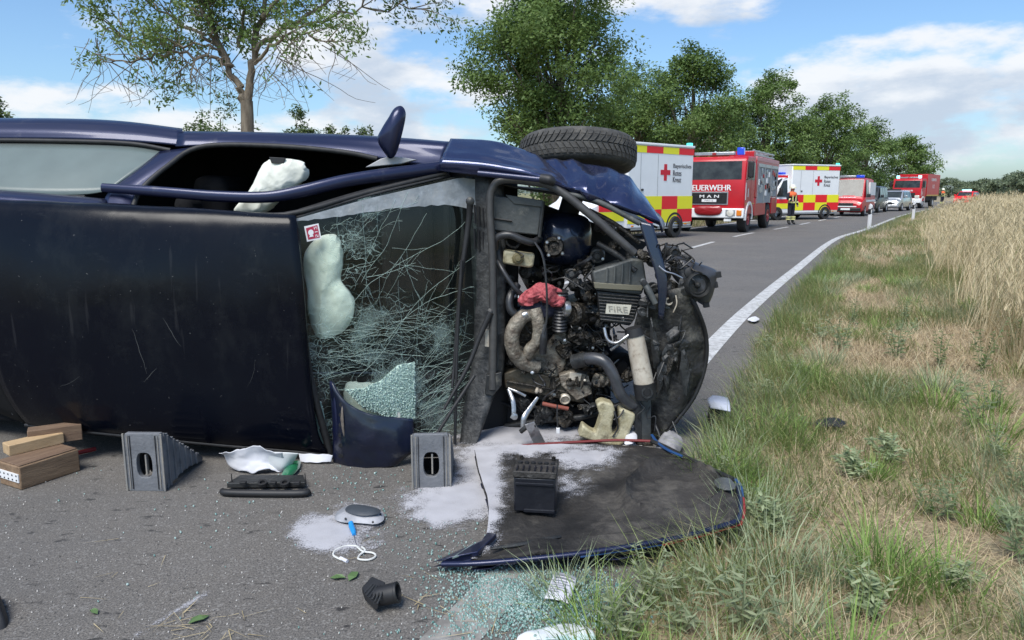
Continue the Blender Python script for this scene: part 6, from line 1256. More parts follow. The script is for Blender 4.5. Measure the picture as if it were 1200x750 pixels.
# torn alloy pieces hanging from the bay
ptube('torn_strip', [(596, 456, 4.06), (601, 470, 4.02), (602, 484, 4.0), (599, 490, 4.0)], [2.4, 2.8, 2.8, 1.5], BRIGHT, flat=((0, 1, 0), .4)); ptube('torn_strip', [(596, 455, 4.06), (606, 459, 4.04), (616, 464, 4.04)], 1.8, BRIGHT)
pdisc('bolt', 603, 488, 3.99, 4, [(1, -1), (1, .5), (.4, .6)], BRIGHT); ptube('dangling_wire', [(653, 474, 4.06), (653, 490, 4.04), (654, 503, 4.03)], [.9, .9, .9], BLKHOSE, n=5); pbox('wire_plug', [(652, 502), (656, 502), (656, 508.5), (652, 508.5)], 4.02, .02, TXTW, bevel=.002)
pbox('torn_plate', [(615, 498), (626, 494), (643, 526), (640, 532), (630, 530)], 3.92, .012, BRIGHT, bevel=.002, tilt=.5); ptube('torn_strip', [(630, 466, 4.02), (620, 480, 3.98), (614, 490, 3.95), (612, 504, 3.94)], [2, 3, 3.5, 2], BRIGHT, flat=((0, 1, 0), .4)); ptube('torn_strip', [(610, 506, 3.94), (618, 500, 3.93), (628, 498, 3.92)], 3, DARKP)
ptube('red_rail', [(636, 473, 4.12), (650, 476, 4.1), (666, 479, 4.1)], 2.6, M('rust_red', (.22, .06, .04), rough=.7))
ptube('ground_cable', [(768, 498, 4.02), (772, 508, 3.98), (776, 520, 3.92), (788, 526, 3.9), (794, 524, 3.9)], 1.6, BLKHOSE); ptube('ground_cable', [(788, 494, 4.05), (794, 510, 4.0), (796, 522, 3.95)], 1.2, BLKHOSE)

# ================================================================== THINGS LYING ON THE ROAD AND VERGE
def GZ(L_): return [G(*q) for q in L_]
POWD = bpy.data.materials.new('extinguishing_powder'); POWD.use_nodes = True
def powder_nodes():
    nt = POWD.node_tree; N = nt.nodes; L = nt.links; b = N['Principled BSDF']; b.inputs['Roughness'].default_value = .95; b.inputs['Specular IOR Level'].default_value = .1
    at = N.new('ShaderNodeAttribute'); at.attribute_name = 'Col'; sp = N.new('ShaderNodeSeparateColor'); L.new(at.outputs['Color'], sp.inputs[0]); tc = N.new('ShaderNodeTexCoord')
    n = N.new('ShaderNodeTexNoise'); n.inputs['Scale'].default_value = 170; n.inputs['Detail'].default_value = 4; n.inputs['Roughness'].default_value = .75; L.new(tc.outputs['Object'], n.inputs['Vector'])
    n2 = N.new('ShaderNodeTexNoise'); n2.inputs['Scale'].default_value = 14; n2.inputs['Detail'].default_value = 6; L.new(tc.outputs['Object'], n2.inputs['Vector'])
    def mt(op, a, c, cl=False):
        m = N.new('ShaderNodeMath'); m.operation = op; m.use_clamp = cl
        for i, v in enumerate((a, c)):
            if isinstance(v, float): m.inputs[i].default_value = v
            else: L.new(v, m.inputs[i])
        return m.outputs[0]
    s = mt('ADD', sp.outputs[0], mt('MULTIPLY', mt('SUBTRACT', n.outputs['Fac'], .5), 1.5)); s = mt('ADD', s, mt('MULTIPLY', mt('SUBTRACT', n2.outputs['Fac'], .5), .9))
    r = N.new('ShaderNodeMapRange'); r.inputs['From Min'].default_value = .30; r.inputs['From Max'].default_value = .64; r.inputs['To Max'].default_value = .94; L.new(s, r.inputs['Value'])
    mx = N.new('ShaderNodeMix'); mx.data_type = 'RGBA'; mx.inputs['A'].default_value = (.40, .395, .41, 1); mx.inputs['B'].default_value = (.53, .525, .55, 1); L.new(n2.outputs['Fac'], mx.inputs['Factor']); L.new(mx.outputs['Result'], b.inputs['Base Color'])
    bp = N.new('ShaderNodeBump'); bp.inputs['Strength'].default_value = .5; bp.inputs['Distance'].default_value = .004; L.new(n.outputs['Fac'], bp.inputs['Height']); L.new(bp.outputs[0], b.inputs['Normal'])
    tr = N.new('ShaderNodeBsdfTransparent'); ms = N.new('ShaderNodeMixShader'); L.new(r.outputs['Result'], ms.inputs[0]); L.new(tr.outputs[0], ms.inputs[1]); L.new(b.outputs[0], ms.inputs[2]); L.new(ms.outputs[0], N['Material Output'].inputs[0])
powder_nodes()
def powder(label, pts, dens, nu, nv):
    """pts: (nv,nu,3) sheet; dens: (nv,nu) how thick the powder lies"""
    A = pts.copy(); A[..., 2] += .0045 + .008 * np.clip(dens, 0, 1) + (vn(A, 18, 2, 2) - .5) * .006 * np.clip(dens, 0, 1)
    q = np.array([(j * nu + i, j * nu + i + 1, (j + 1) * nu + i + 1, (j + 1) * nu + i) for j in range(nv - 1) for i in range(nu - 1)])
    o = link('powder', fast_mesh('powder', A.reshape(-1, 3), q, None, np.repeat(dens.reshape(-1, 1), 3, 1), POWD, True)); return tag(o, label, 'powder', kind='stuff')
def ground_sheet(x0, x1, y0, y1, nu, nv):
    A = np.zeros((nv, nu, 3)); D = np.zeros((nv, nu, 2))
    for j, y in enumerate(np.linspace(y0, y1, nv)):
        for i, x in enumerate(np.linspace(x0, x1, nu)): A[j, i] = G(x, y); D[j, i] = (x, y)
    return A, D
def ell(D, cx, cy, rx, ry): return 1.25 - np.sqrt(((D[..., 0] - cx) / rx) ** 2 + ((D[..., 1] - cy) / ry) ** 2)
A, D = ground_sheet(290, 500, 578, 680, 60, 40)
powder('white extinguishing powder heap round the blue plug and cable', A, np.maximum.reduce([ell(D, 383, 627, 52, 26), ell(D, 420, 605, 40, 20) - .15, ell(D, 400, 630, 85, 42) - .42]), 60, 40)
A, D = ground_sheet(440, 700, 488, 625, 70, 50)
powder('white extinguishing powder spread between plastic step chock and loose bonnet', A, np.maximum.reduce([ell(D, 545, 585, 58, 32), ell(D, 575, 545, 50, 40), ell(D, 600, 510, 75, 22), ell(D, 520, 600, 52, 24) - .05, ell(D, 660, 508, 50, 14) - .2, ell(D, 510, 590, 80, 40) - .35]), 70, 50)
A, D = ground_sheet(140, 260, 685, 752, 40, 30)
dd = np.abs((D[..., 1] - 750) * (245 - 152) - (D[..., 0] - 152) * (694 - 750)) / math.hypot(93, 56); tdd = 1 - np.abs((D[..., 0] - 200) / 60); A[..., 2] -= .003
o = powder('thin pale scrape mark scratched across the bare asphalt', A, np.clip(.62 - dd / 11, -1, 1) * np.clip(tdd * 3, 0, 1) - .12, 40, 30); o.name = 'scrape_mark'; o['category'] = 'scrape mark'

# ---- bonnet
BN = [[(552, 656, .05), (640, 650, .075), (720, 641, .095), (800, 628, .115), (864, 610, .14)], [(570, 628, .05), (650, 620, .065), (720, 613, .085), (800, 603, .105), (865, 594, .135)], [(572, 592, .045), (650, 588, .06), (720, 582, .075), (800, 574, .095), (862, 574, .125)], [(562, 556, .045), (640, 552, .055), (720, 550, .065), (795, 548, .085), (838, 556, .11)], [(556, 528, .045), (640, 524, .05), (715, 520, .06), (765, 522, .075), (808, 541, .095)]]
NU, NV = 60, 44
SB = surf([GZ(r) for r in BN], NU, NV); uu, vv = np.meshgrid(np.linspace(0, 1, NU), np.linspace(0, 1, NV))
rr = np.sqrt(((uu - .74) / .20) ** 2 + ((vv - .52) / .26) ** 2)
SB[..., 2] += .034 * np.exp(-((rr - 1) / .10) ** 2) - .014 * (rr < .95) + .022 * np.exp(-((vv - .10) / .03) ** 2) - .016 * np.exp(-((vv - .17) / .03) ** 2) + .016 * np.exp(-((uu - .955) / .02) ** 2) + (vn(SB, 6, 5, 3) - .5) * .055 + .024 * np.exp(-((vv - .80 - .1 * np.sin(uu * 6)) / .035) ** 2) * (uu > .45) + .01 * np.exp(-((uu - .10 - .05 * vv) / .02) ** 2)
bc = np.array((.35, 3.2, 0)); bonnet = thing('detached_bonnet', 'torn off car bonnet lying inside up with sooty felt lining and battery on it', 'bonnet', tuple(bc), measured=True)
FELT = M('sooty_felt', (.012, .0115, .011), (.046, .042, .038), 3.2, .75, spec=.35, bump=.9, bscale=45, dirt=(.13, .118, .10), dscale=4.5, damt=.46)
mb = MB(); mb.grid(SB); mb.build('felt_lining', FELT, bonnet, smooth=60, solid=.018, soff=-1)
S2 = SB.copy(); S2[..., 2] -= .034; mb = MB(); mb.grid(S2); mb.build('outer_skin', PAINTN, bonnet, smooth=60, solid=.003)
def rim(name, pts, r, mat):
    mb = MB(); mb.tube(GZ(pts), r, 8, 24, ((0, 0, 1), .8)); return mb.build(name, mat, bonnet, smooth=60)
LBLUE = M('edge_light_blue', (.02, .07, .20), rough=.4); EDRED = M('edge_red', (.36, .03, .03), rough=.5)
rim('front_edge', [(518, 661, .035), (560, 660, .052), (620, 655, .067), (692, 647, .087), (775, 634, .108), (820, 624, .122), (864, 611, .14)], .013, PAINTN); rim('side_edge', [(864, 611, .14), (867, 600, .142), (867, 582, .137), (863, 568, .128)], .012, PAINTN); rim('edge_strip', [(680, 652, .075), (735, 644, .087), (775, 638, .095)], .0075, LBLUE); rim('edge_strip', [(775, 638, .095), (820, 628, .108), (867, 614, .126)], .0075, EDRED); rim('edge_strip', [(867, 614, .126), (871, 600, .128), (870, 584, .125)], .010, EDRED); rim('edge_strip', [(870, 584, .125), (868, 570, .122), (862, 562, .118)], .008, LBLUE)
rim('rear_edge', [(860, 562, .12), (838, 552, .11), (808, 538, .10), (780, 524, .085), (764, 517, .08)], .014, DARKP); rim('rear_edge', [(764, 517, .08), (720, 516, .065), (660, 519, .055), (600, 523, .05)], .010, M('edge_dark_red', (.16, .02, .02), rough=.6)); rim('edge_strip', [(800, 535, .10), (782, 527, .09), (770, 518, .085), (764, 510, .085)], .009, LBLUE)
mb = MB(); mb.prism(GZ([(518, 662, .03), (552, 656, .045), (571, 629, .05), (582, 631, .06), (560, 652, .055), (530, 658, .04)]), (0, 0, .02)); mb.build('hinge_corner', PAINTN, bonnet, smooth=40, bevel=.004)
mb = MB(); mb.prism(GZ([(530, 655, .055), (552, 640, .06), (569, 633, .062), (562, 646, .06)]), (0, 0, .006)); mb.build('corner_pane', M('dull_glass', (.22, .28, .27), rough=.2), bonnet, smooth=0)
mb = MB(); mb.tube(GZ([(575, 643, .075), (610, 638, .08), (650, 630, .085), (658, 629, .085)]), [.006, .009, .009, .005], 6, 12); mb.build('support_rod', DARKP, bonnet, smooth=50)
mb = MB(); mb.puff(GZ([(838, 562, .15), (852, 560, .15), (862, 570, .16), (852, 574, .16), (840, 570, .15)]), .015, (0, 0, 1), 20, 4, .5, .01, 3); mb.build('torn_foam', GREYP, bonnet, smooth=50)
# powder on the bonnet
D = np.zeros((NV, NU, 2)); 
for j in range(NV):
    for i in range(NU): D[j, i] = (np.interp(uu[j, i], [0, 1], [562, 860]), np.interp(vv[j, i], [0, 1], [645, 530]))
dn = np.maximum.reduce([.95 - uu / .115 + (vv - .5) * .9, ell(np.stack([uu, vv], -1), .40, .86, .18, .16) - .12, ell(np.stack([uu, vv], -1), .34, .62, .20, .25) - .62, ell(np.stack([uu, vv], -1), .20, 1.0, .25, .12)])
o = powder('white powder blown over the felt of the loose bonnet', SB + np.array((0, 0, .001)), dn, NU, NV)

# ---- battery
bp_ = G(629, 598, .085); bt = thing('car_battery', 'black car battery standing on the loose bonnet lining', 'battery', (bp_[0], bp_[1] + .075, .078), R(-7))
BATT = M('battery_case', (.008, .009, .014), (.016, .017, .022), 9, .38, bump=.15, bscale=40, dirt=(.12, .12, .12), dscale=7, damt=.18)
mb = MB(); mb.box((0, 0, .075), (.175, .16, .15)); mb.build('case', BATT, bt, smooth=30, bevel=.006); mb = MB(); mb.box((0, 0, .165), (.182, .168, .03)); lid = mb.build('lid', M('battery_lid', (.018, .017, .016), (.05, .045, .04), 18, .6, bump=.6, bscale=60, dirt=(.16, .15, .14), dscale=14, damt=.4), bt, smooth=30, bevel=.005)
for k in range(6):
    mb = MB(); mb.lathe([(.010, 0), (.010, .008), (.004, .010)], (-.07 + k * .028, .01, .18), n=10); mb.build('cell_cap', BLACKP, lid)
for k in range(7): mb = MB(); mb.box((-.075 + k * .025, -.055, .183), (.006, .05, .010)); mb.build('lid_rib', BATT, lid, smooth=0)
for x in (-.07, .07): mb = MB(); mb.lathe([(.009, 0), (.008, .018), (.002, .019)], (x, .058, .178), n=12); mb.build('terminal', GREASE, lid)
mb = MB(); mb.box((0, -.084, .125), (.16, .006, .012)); mb.build('case_rib', BATT, bt, smooth=0, bevel=.002); mb = MB(); mb.box((.02, -.082, .008), (.13, .012, .014)); mb.build('hold_down_foot', BATT, bt, smooth=0, bevel=.002)

# ---- plastic step chocks
CHK = M('chock_plastic', (.13, .137, .15), (.21, .215, .225), 7, .55, bump=.3, bscale=70, dirt=(.05, .05, .052), dscale=10, damt=.42)
CHKE = M('chock_worn_edge', (.30, .27, .22), (.20, .20, .20), 20, .7)
def chock(label, loc, rz, w=.19, h=.285, d=.40):
    t = thing('step_chock', label, 'chock', loc, rz, 'plastic step chocks propping the wreck')
    hw = w / 2; n = 24; rx, rzz, cz = .038, .062, h * .45
    def loop(y):
        o_ = [];
        for k in range(n):
            a = 2 * math.pi * k / n; c, s = math.cos(a), math.sin(a); m_ = max(abs(c) / hw, abs(s) / (h / 2)); o_.append((c / m_, y, h / 2 + s / m_))
        return o_
    def hole(y): return [(rx * math.copysign(abs(math.cos(2 * math.pi * k / n)) ** .6, math.cos(2 * math.pi * k / n)), y, cz + rzz * math.copysign(abs(math.sin(2 * math.pi * k / n)) ** .8, math.sin(2 * math.pi * k / n))) for k in range(n)]
    mb = MB(); V = loop(0) + hole(0) + hole(.03) + loop(.03); F = []
    for k in range(n):
        j = (k + 1) % n; F += [(k, j, n + j, n + k), (n + k, n + j, 2 * n + j, 2 * n + k), (2 * n + k, 2 * n + j, 3 * n + j, 3 * n + k), (3 * n + k, 3 * n + j, j, k)]
    mb.add(V, F); mb.build('front_plate', CHK, t, smooth=30, bevel=.002)
    for s in (1, -1):
        prof = [(.028, h - .008), (d, .025), (d - .01, .005)] + [(d * u, .055 * math.sin(math.pi * u) * .6 + .0) for u in (.8, .6, .4, .2)] + [(.028, 0)]
        mb = MB(); mb.prism([(s * (hw - .004), y, z) for y, z in prof], (-s * .012, 0, 0)); sw = mb.build('side_web', CHK, t, smooth=20)
        for k in range(6):
            y = .05 + k * .055; zt = h - .01 - (h - .035) * (y - .03) / (d - .03); zb = .055 * math.sin(math.pi * y / d) * .6; mb = MB(); mb.box((s * (hw - .001), y, (zt + zb) / 2), (.010, .012, max(zt - zb, .01))); mb.build('web_rib', CHK, sw, smooth=0)
    mb = MB(); mb.hexa([(-hw + .004, .03, h - .016), (hw - .004, .03, h - .016), (hw - .004, d, .012), (-hw + .004, d, .012), (-hw + .004, .03, h - .004), (hw - .004, .03, h - .004), (hw - .004, d, .024), (-hw + .004, d, .024)]); mb.build('sloping_top', CHK, t, smooth=0, bevel=.002)
    for k in range(7):
        y = .06 + k * .05; z = h - .004 - (h - .028) * (y - .03) / (d - .03); mb = MB(); mb.box((0, y, z + .003), (w - .012, .010, .010)); mb.build('tread_bar', CHK, t, smooth=0)
    mb = MB(); mb.box((.004, .016, cz), (.008, .02, .10)); mb.build('grip_bar', CHKE, t, smooth=0, bevel=.002); mb = MB(); mb.box((0, .2, .05), (w - .03, .01, .06)); mb.build('inner_web', CHASSIS, t, smooth=0)
    for x, ww in ((-hw + .022, .004), (-hw + .034, .003), (hw - .022, .004), (hw - .034, .003)): mb = MB(); mb.box((x, -.001, h / 2), (ww, .006, h - .02)); mb.build('plate_groove', CHASSIS if ww == .003 else CHKE, t, smooth=0)
    for x in (-hw + .004, hw - .004): mb = MB(); mb.box((x, -.002, h / 2), (.009, .008, h)); mb.build('worn_edge', CHKE, t, smooth=0, bevel=.002)
p = G(172, 575.5); chock('grey plastic step chock wedged below the roof edge, beside the wooden blocks', (p[0], p[1], 0), R(-2))
p = G(506, 573); chock('grey plastic step chock below the windscreen, next to the white powder', (p[0], p[1], 0), R(3), w=.188, h=.272)

# ---- wooden cribbing
WOOD = M('block_wood', (.17, .105, .06), (.30, .20, .12), 3, .8, bump=.4, bscale=30, stretch=(1, 9, 9), dirt=(.07, .045, .03), dscale=9, damt=.35); WOODL = M('pale_wood', (.44, .30, .16), (.55, .39, .22), 4, .75, bump=.3, bscale=30, stretch=(2, 9, 9), dirt=(.18, .11, .06), dscale=9, damt=.3); WOODD = M('dark_wood', (.14, .085, .055), (.22, .145, .09), 5, .85, bump=.4, stretch=(1, 9, 9))
wp = G(20, 567.5); a = R(-22)
def wb(name, label, loc, rz, dims, mat, ry=0):
    mb = MB(); mb.box((dims[0] / 2, dims[1] / 2, dims[2] / 2), dims); o = mb.build(name, mat, None, smooth=30, bevel=.004); o.location = loc; o.rotation_euler = (0, ry, rz); return tag(o, label, 'wooden block', 'wooden blocks under the rear roof corner')
b1 = thing('wooden_block', 'brown timber block with a perforated white plate, bottom of the stack', 'wooden block', (-2.50, 3.425, 0), R(62), 'wooden blocks under the rear roof corner')
mb = MB(); mb.box((.145, -.09, .058), (.29, .18, .116)); mb.build('timber', WOOD, b1, smooth=30, bevel=.006)
mb = MB(); mb.box((.145, -.09, .119), (.28, .17, .007)); mb.build('split_layer', WOODD, b1, smooth=30, bevel=.002)
mb = MB(); mb.box((-.002, -.09, .058), (.005, .165, .042)); pl = mb.build('metal_plate', TXTW, b1, smooth=0)
for i in range(5):
    for j in range(2): mb = MB(); mb.lathe([(.004, 0), (.004, .002)], (-.0052, -.158 + i * .034, .048 + j * .022 - i * .001), (-1, 0, 0), 8); mb.build('plate_hole', CHASSIS, pl)
wb('wooden_block', 'pale sawn timber wedge lying on the brown block', (-2.47, 3.47, .1225), R(52), (.25, .085, .055), WOODL); wb('wooden_block', 'dark thin timber wedge jammed between pale wedge and roof', (-2.46, 3.60, .1225), R(30), (.24, .08, .085), WOODD)
mb = MB(); mb.tube([G(90, 531, .02), G(112, 526, .02)], .012, 8); tag(mb.build('red_tool_handle', M('handle_red', (.30, .02, .02), rough=.5)), 'short red handle lying on the asphalt behind the wooden blocks', 'handle')

# ---- small debris
def puffthing(name, label, cat, px, z, bulge, mat, dirv=(0, 0, 1), crumple=.006, seed=1, back=.6, **k):
    P = GZ([(x, y, z) for x, y in px]); c = np.mean(P, 0); mb = MB(); mb.puff(P, bulge, dirv, 36, 7, back, crumple, seed, **k); o = mb.build(name, mat, None, smooth=60, origin=(c[0], c[1], 0)); return tag(o, label, cat)
def cloth(name, label, cat, rows, mat, crumple=.012, seed=1, solid=.002, nu=30, nv=20):
    A = surf([GZ(r) for r in rows], nu, nv); A[..., 2] += (vn(A, 14, seed, 3) - .45) * crumple * 2; A[..., 1] += (vn(A, 11, seed + 3, 2) - .5) * crumple; A[..., 2] = np.maximum(A[..., 2], .004); c = A.reshape(-1, 3).mean(0); mb = MB(); mb.grid(A); return tag(mb.build(name, mat, None, smooth=60, solid=solid, origin=(c[0], c[1], 0)), label, cat)
PAPER = M('white_paper', (.72, .72, .74), (.62, .62, .66), 6, .8, bump=.2, bscale=20)
cloth('white_cloth', 'crumpled white paper spilling out below the roof edge', 'paper', [[(256, 529, .12), (290, 529, .12), (331, 530, .12)], [(264, 536, .07), (295, 541, .06), (332, 540, .06)], [(274, 545, .03), (300, 555, .01), (331, 549, .02)]], PAPER, .040, 5)
cloth('white_board', 'smooth white plastic sheet wedged beside the crumpled paper', 'plastic sheet', [[(305, 529, .11), (330, 530, .11), (350, 531, .11)], [(312, 540, .06), (330, 546, .04), (344, 541, .05)], [(318, 547, .03), (328, 552, .01), (336, 549, .02)]], M('sheet_white', (.58, .60, .60), rough=.4), .004, 6)
cloth('paper_strip', 'pale flattened paper strip below the folded navy wing', 'paper', [[(350, 532, .05), (370, 532, .05), (390, 534, .05)], [(352, 541, .01), (370, 542, .01), (388, 541, .015)]], PAPER, .01, 8)
puffthing('green_bottle', 'small green plastic bottle lying below the windscreen corner', 'bottle', [(330, 556), (336, 548), (346, 541), (352, 541), (350, 549), (343, 556), (335, 561)], .02, .018, M('bottle_green', (.02, .16, .07), rough=.25, coat=.5), crumple=.004)
tr = thing('trim_tray', 'black plastic trim bar with moulded clips lying on the road below the wreck', 'trim piece', tuple(G(310, 578)), measured=True)
mb = MB(); mb.tube(GZ([(261, 574, .02), (264, 577, .02), (300, 578, .02), (356, 578, .02), (360, 574, .02)]), [.010, .017, .017, .017, .010], 10, 20); mb.build('bar', BLACKP, tr, smooth=50)
mb = MB(); mb.prism(GZ([(266, 572, .01), (358, 571, .01), (356, 562, .01), (282, 562, .01)]), (0, 0, .025)); mb.build('back_plate', DARKP, tr, smooth=20, bevel=.003)
for x in (308, 334): mb = MB(); mb.lathe([(.022, 0), (.022, .016), (.013, .016), (.012, .004), (.002, .004)], G(x, 568, .03), (0, -.3, 1), 18); mb.build('clip_ring', BLACKP, tr, smooth=40)
for x, y in ((272, 568), (358, 567)): mb = MB(); mb.tube([G(x, y, .02), G(x, y, .02) + np.array((0, 0, .055))], [.004, .002], 6); mb.build('pin', BLACKP, tr)
for x in (285, 320, 348): mb = MB(); mb.box(G(x, 566, .042), (.03, .02, .016)); mb.build('clip', BLACKP, tr, bevel=.002)
ms_ = thing('mirror_shell', 'dusty grey broken mirror shell lying on the white powder heap', 'mirror shell', tuple(G(421, 606)), measured=True)
mb = MB(); mb.puff(GZ([(392, 607, .02), (397, 598, .02), (412, 594, .02), (432, 596, .02), (447, 600, .02), (450, 608, .02), (442, 614, .02), (415, 613, .02), (400, 612, .02)]), .03, (0, 0, 1), 36, 7, .4, .004, 3); mb.build('shell', M('shell_grey', (.19, .20, .22), (.46, .46, .48), 9, .6), ms_, smooth=60)
mb = MB(); mb.puff(GZ([(405, 599, .05), (410, 592, .055), (430, 593, .055), (446, 598, .05), (440, 603, .05), (420, 604, .05)]), .014, (0, 0, 1), 28, 5, .5, .003, 4); mb.build('mirror_cap', M('cap_slate', (.05, .058, .068), rough=.5), ms_, smooth=60)
for x, y in ((437, 612), (446, 603), (405, 608)): mb = MB(); mb.lathe([(.005, 0), (.004, .004)], G(x, y, .036), (0, -.6, 1), 8); mb.build('shell_hole', BLACKP, ms_)
cb = thing('plug_cable', 'white cable with a bright blue plug lying on the powder', 'cable', tuple(G(415, 640)), measured=True)
mb = MB(); mb.tube(GZ([(411, 612, .03), (412, 617, .02), (414, 622, .015), (415, 627, .012)]), [.010, .012, .012, .008], 10, 12); mb.build('plug', M('plug_blue', (.02, .26, .62), rough=.4), cb, smooth=50); mb = MB(); mb.tube(GZ([(415, 627, .01), (416, 633, .008), (418, 640, .006)]), .003, 6, 8); mb.build('lead', M('lead_grey', (.12, .12, .14), rough=.6), cb)
mb = MB(); mb.tube(GZ([(418, 640, .007), (405, 640, .007), (393, 645, .007), (391, 651, .007), (400, 656, .007)]), .004, 6, 30); mb.tube(GZ([(418, 640, .007), (425, 646, .010), (437, 648, .007), (440, 652, .007), (432, 656, .007), (420, 655, .007), (422, 650, .007), (428, 645, .012), (424, 641, .008)]), .004, 6, 40); mb.build('white_cord', M('cord_white', (.66, .66, .62), rough=.5), cb, smooth=50)
mb = MB(); mb.tube(GZ([(399, 654, .008), (407, 658, .008)]), .007, 8); mb.build('cord_tip', PAPER, cb)
vt = thing('air_vent', 'black plastic air vent with ribs and round spigot on bare asphalt', 'air vent', tuple(G(446, 705)), measured=True)
mb = MB(); mb.prism(GZ([(424, 694, .03), (436, 681, .05), (452, 688, .05), (443, 713, .03), (440, 716, .01), (428, 704, .01)]), (0, 0, .02)); mb.build('vent_frame', BLACKP, vt, smooth=30, bevel=.004)
for k in range(6): mb = MB(); mb.tube(GZ([(427 + k * 3.0, 695 + k * 2.6, .055), (437 + k * 2.6, 684 + k * 1.2, .075)]), .0035, 6); mb.build('vent_rib', DARKP, vt)
mb = MB(); mb.lathe([(.030, -.02), (.034, 0), (.034, .05), (.036, .052), (.036, .06), (.028, .06), (.026, .02), (.004, .02)], G(447, 698, .045), (1, -.05, .25), 22); mb.build('spigot', BLACKP, vt, smooth=35)
pt = thing('paper_label', 'white printed paper label lying at the edge of the broken glass', 'label', tuple(G(657, 688)), measured=True)
def LQ(u, v, dz=0): 
    a_, b_, c_, d_ = [G(*q, .03) for q in ((650, 670), (677, 678), (667, 708), (638, 701))]; return (a_ * (1 - u) + b_ * u) * (1 - v) + (d_ * (1 - u) + c_ * u) * v + np.array((0, 0, dz))
mb = MB(); mb.grid(np.array([[LQ(u, v, .006 * math.sin(u * 3)) for u in np.linspace(0, 1, 6)] for v in np.linspace(1, 0, 8)])); mb.build('sheet', PAPER, pt, smooth=60, solid=.0015)
INK = M('print_grey', (.25, .25, .27), rough=.8)
for v, u1, th in ((.09, .9, .05), (.20, .95, .05), (.33, .7, .025), (.42, .85, .02), (.50, .6, .02), (.58, .8, .02), (.66, .85, .02), (.74, .5, .02)): mb = MB(); mb.grid(np.array([[LQ(u, v + q, .0045 + .006 * math.sin(u * 3)) for u in np.linspace(.07, u1, 6)] for q in (th, 0)])); mb.build('print_line', INK, pt, smooth=0)
cloth('paper_sheet', 'white and pale green paper sheet at the grass edge by the broken glass', 'paper', [[(604, 752, .01), (640, 750, .02), (700, 752, .02)], [(612, 742, .02), (645, 738, .03), (694, 742, .03)], [(640, 734, .01), (662, 730, .03), (680, 732, .02)]], M('sheet_mint', (.66, .69, .70), (.40, .62, .62), 6, .7, c_lo=.5, c_hi=.6), .015, 12)
fr = thing('bumper_fragment', 'pale grey bumper fragment with black backing in the verge grass', 'car fragment', tuple(G(842, 500)), measured=True)
A = surf([GZ([(832, 478, .16), (845, 480, .17), (856, 482, .17)]), GZ([(829, 468, .19), (842, 470, .2), (855, 472, .2)]), GZ([(835, 463, .17), (845, 464, .18), (853, 466, .18)])], 10, 10); mb = MB(); mb.grid(A); mb.build('grey_skin', M('fragment_grey', (.42, .45, .52), rough=.4), fr, smooth=60, solid=.006)
mb = MB(); mb.prism(GZ([(832, 480, .13), (848, 484, .13), (844, 498, .05), (836, 505, .02), (829, 502, .02)]), (0, .03, .02)); mb.build('black_backing', BLACKP, fr, smooth=30, bevel=.004)
puffthing('black_scrap', 'torn black plastic scrap among grey green weeds on the verge', 'car fragment', [(946, 497), (960, 491), (978, 490), (992, 494), (985, 500), (965, 500)], .06, .012, BLACKP, crumple=.01, seed=6)
puffthing('white_scrap', 'small white plastic scrap on the verge near the white edge line', 'car fragment', [(876, 374), (884, 371), (890, 374), (883, 377)], .03, .012, PAPER)
puffthing('rubber_wedge', 'black rubber wedge end lying on bare asphalt away from the wreck', 'rubber wedge', [(-30, 742), (-14, 712), (0, 702), (7, 716), (10, 730), (2, 738)], .0, .06, BLACKP, crumple=.004, flatness=.7)
puffthing('cloth_bundle', 'grey crumpled cloth bundle below the black bumper liner', 'cloth', [(768, 528), (776, 512), (790, 508), (800, 518), (794, 530), (780, 534)], .05, .04, M('cloth_grey', (.36, .35, .35), (.16, .16, .17), 12, .9), crumple=.02, seed=9)
puffthing('white_shard', 'white plastic shard below the cream coolant tank', 'car fragment', [(732, 520), (736, 505), (744, 502), (746, 516)], .06, .012, PAPER, crumple=.004)

# ---- broken safety glass
gr = np.random.default_rng(3)
def shards(n, cx, cy, sx, sy, z=.006, s0=.0016, s1=.0046):
    out = []
    for k in range(n):
        x, y = gr.normal(cx, sx), gr.normal(cy, sy)
        if y > 752 or y < 470: continue
        out.append((G(x, y, z), s0 + (s1 - s0) * 1.25 * gr.random() ** 2.2))
    return out
L_ = shards(1700, 615, 702, 42, 22) + shards(1500, 650, 694, 42, 16) + shards(700, 590, 720, 40, 14) + shards(700, 560, 672, 32, 16) + shards(500, 690, 700, 30, 16, .03) + shards(160, 520, 630, 50, 24) + shards(70, 470, 590, 60, 22) + shards(60, 300, 575, 120, 30) + shards(70, 400, 562, 50, 10) + shards(24, 180, 620, 120, 50) + shards(260, 680, 730, 30, 14, .02) + shards(120, 540, 740, 60, 8)
V = []; T = []; C = []
for p, s in L_:
    a = gr.uniform(0, 6.28); o = len(V); h = s * gr.uniform(.5, 1.0); tl = gr.uniform(-.4, .4)
    for k in range(4):
        an = a + k * 1.57 + gr.uniform(-.4, .4); q = np.array((math.cos(an), math.sin(an), 0)) * s * gr.uniform(.7, 1.2); V.append(p + q + np.array((0, 0, -.003 + tl * q[0]))); V.append(p + q * .9 + np.array((0, 0, h + tl * q[0])))
    for k in range(4): j = (k + 1) % 4; T.append((o + 2 * k, o + 2 * j, o + 2 * j + 1, o + 2 * k + 1))
    T.append((o + 1, o + 3, o + 5, o + 7)); t = gr.random(); c = np.array((.16, .36, .32)) * (1 - t) + np.array((.55, .70, .66)) * t; C += [c] * 8
GL = leaf_mat('broken_glass_bits', trans=.35, rough=.12, spec=.8)
tag(link('broken_glass', fast_mesh('broken_glass', np.array(V), np.array(T), None, np.array(C), GL)), 'scattered pale green crumbs of broken safety glass on the road', 'broken glass', kind='stuff')
V = []; T = []; C = []   # grit and straw bits on the asphalt
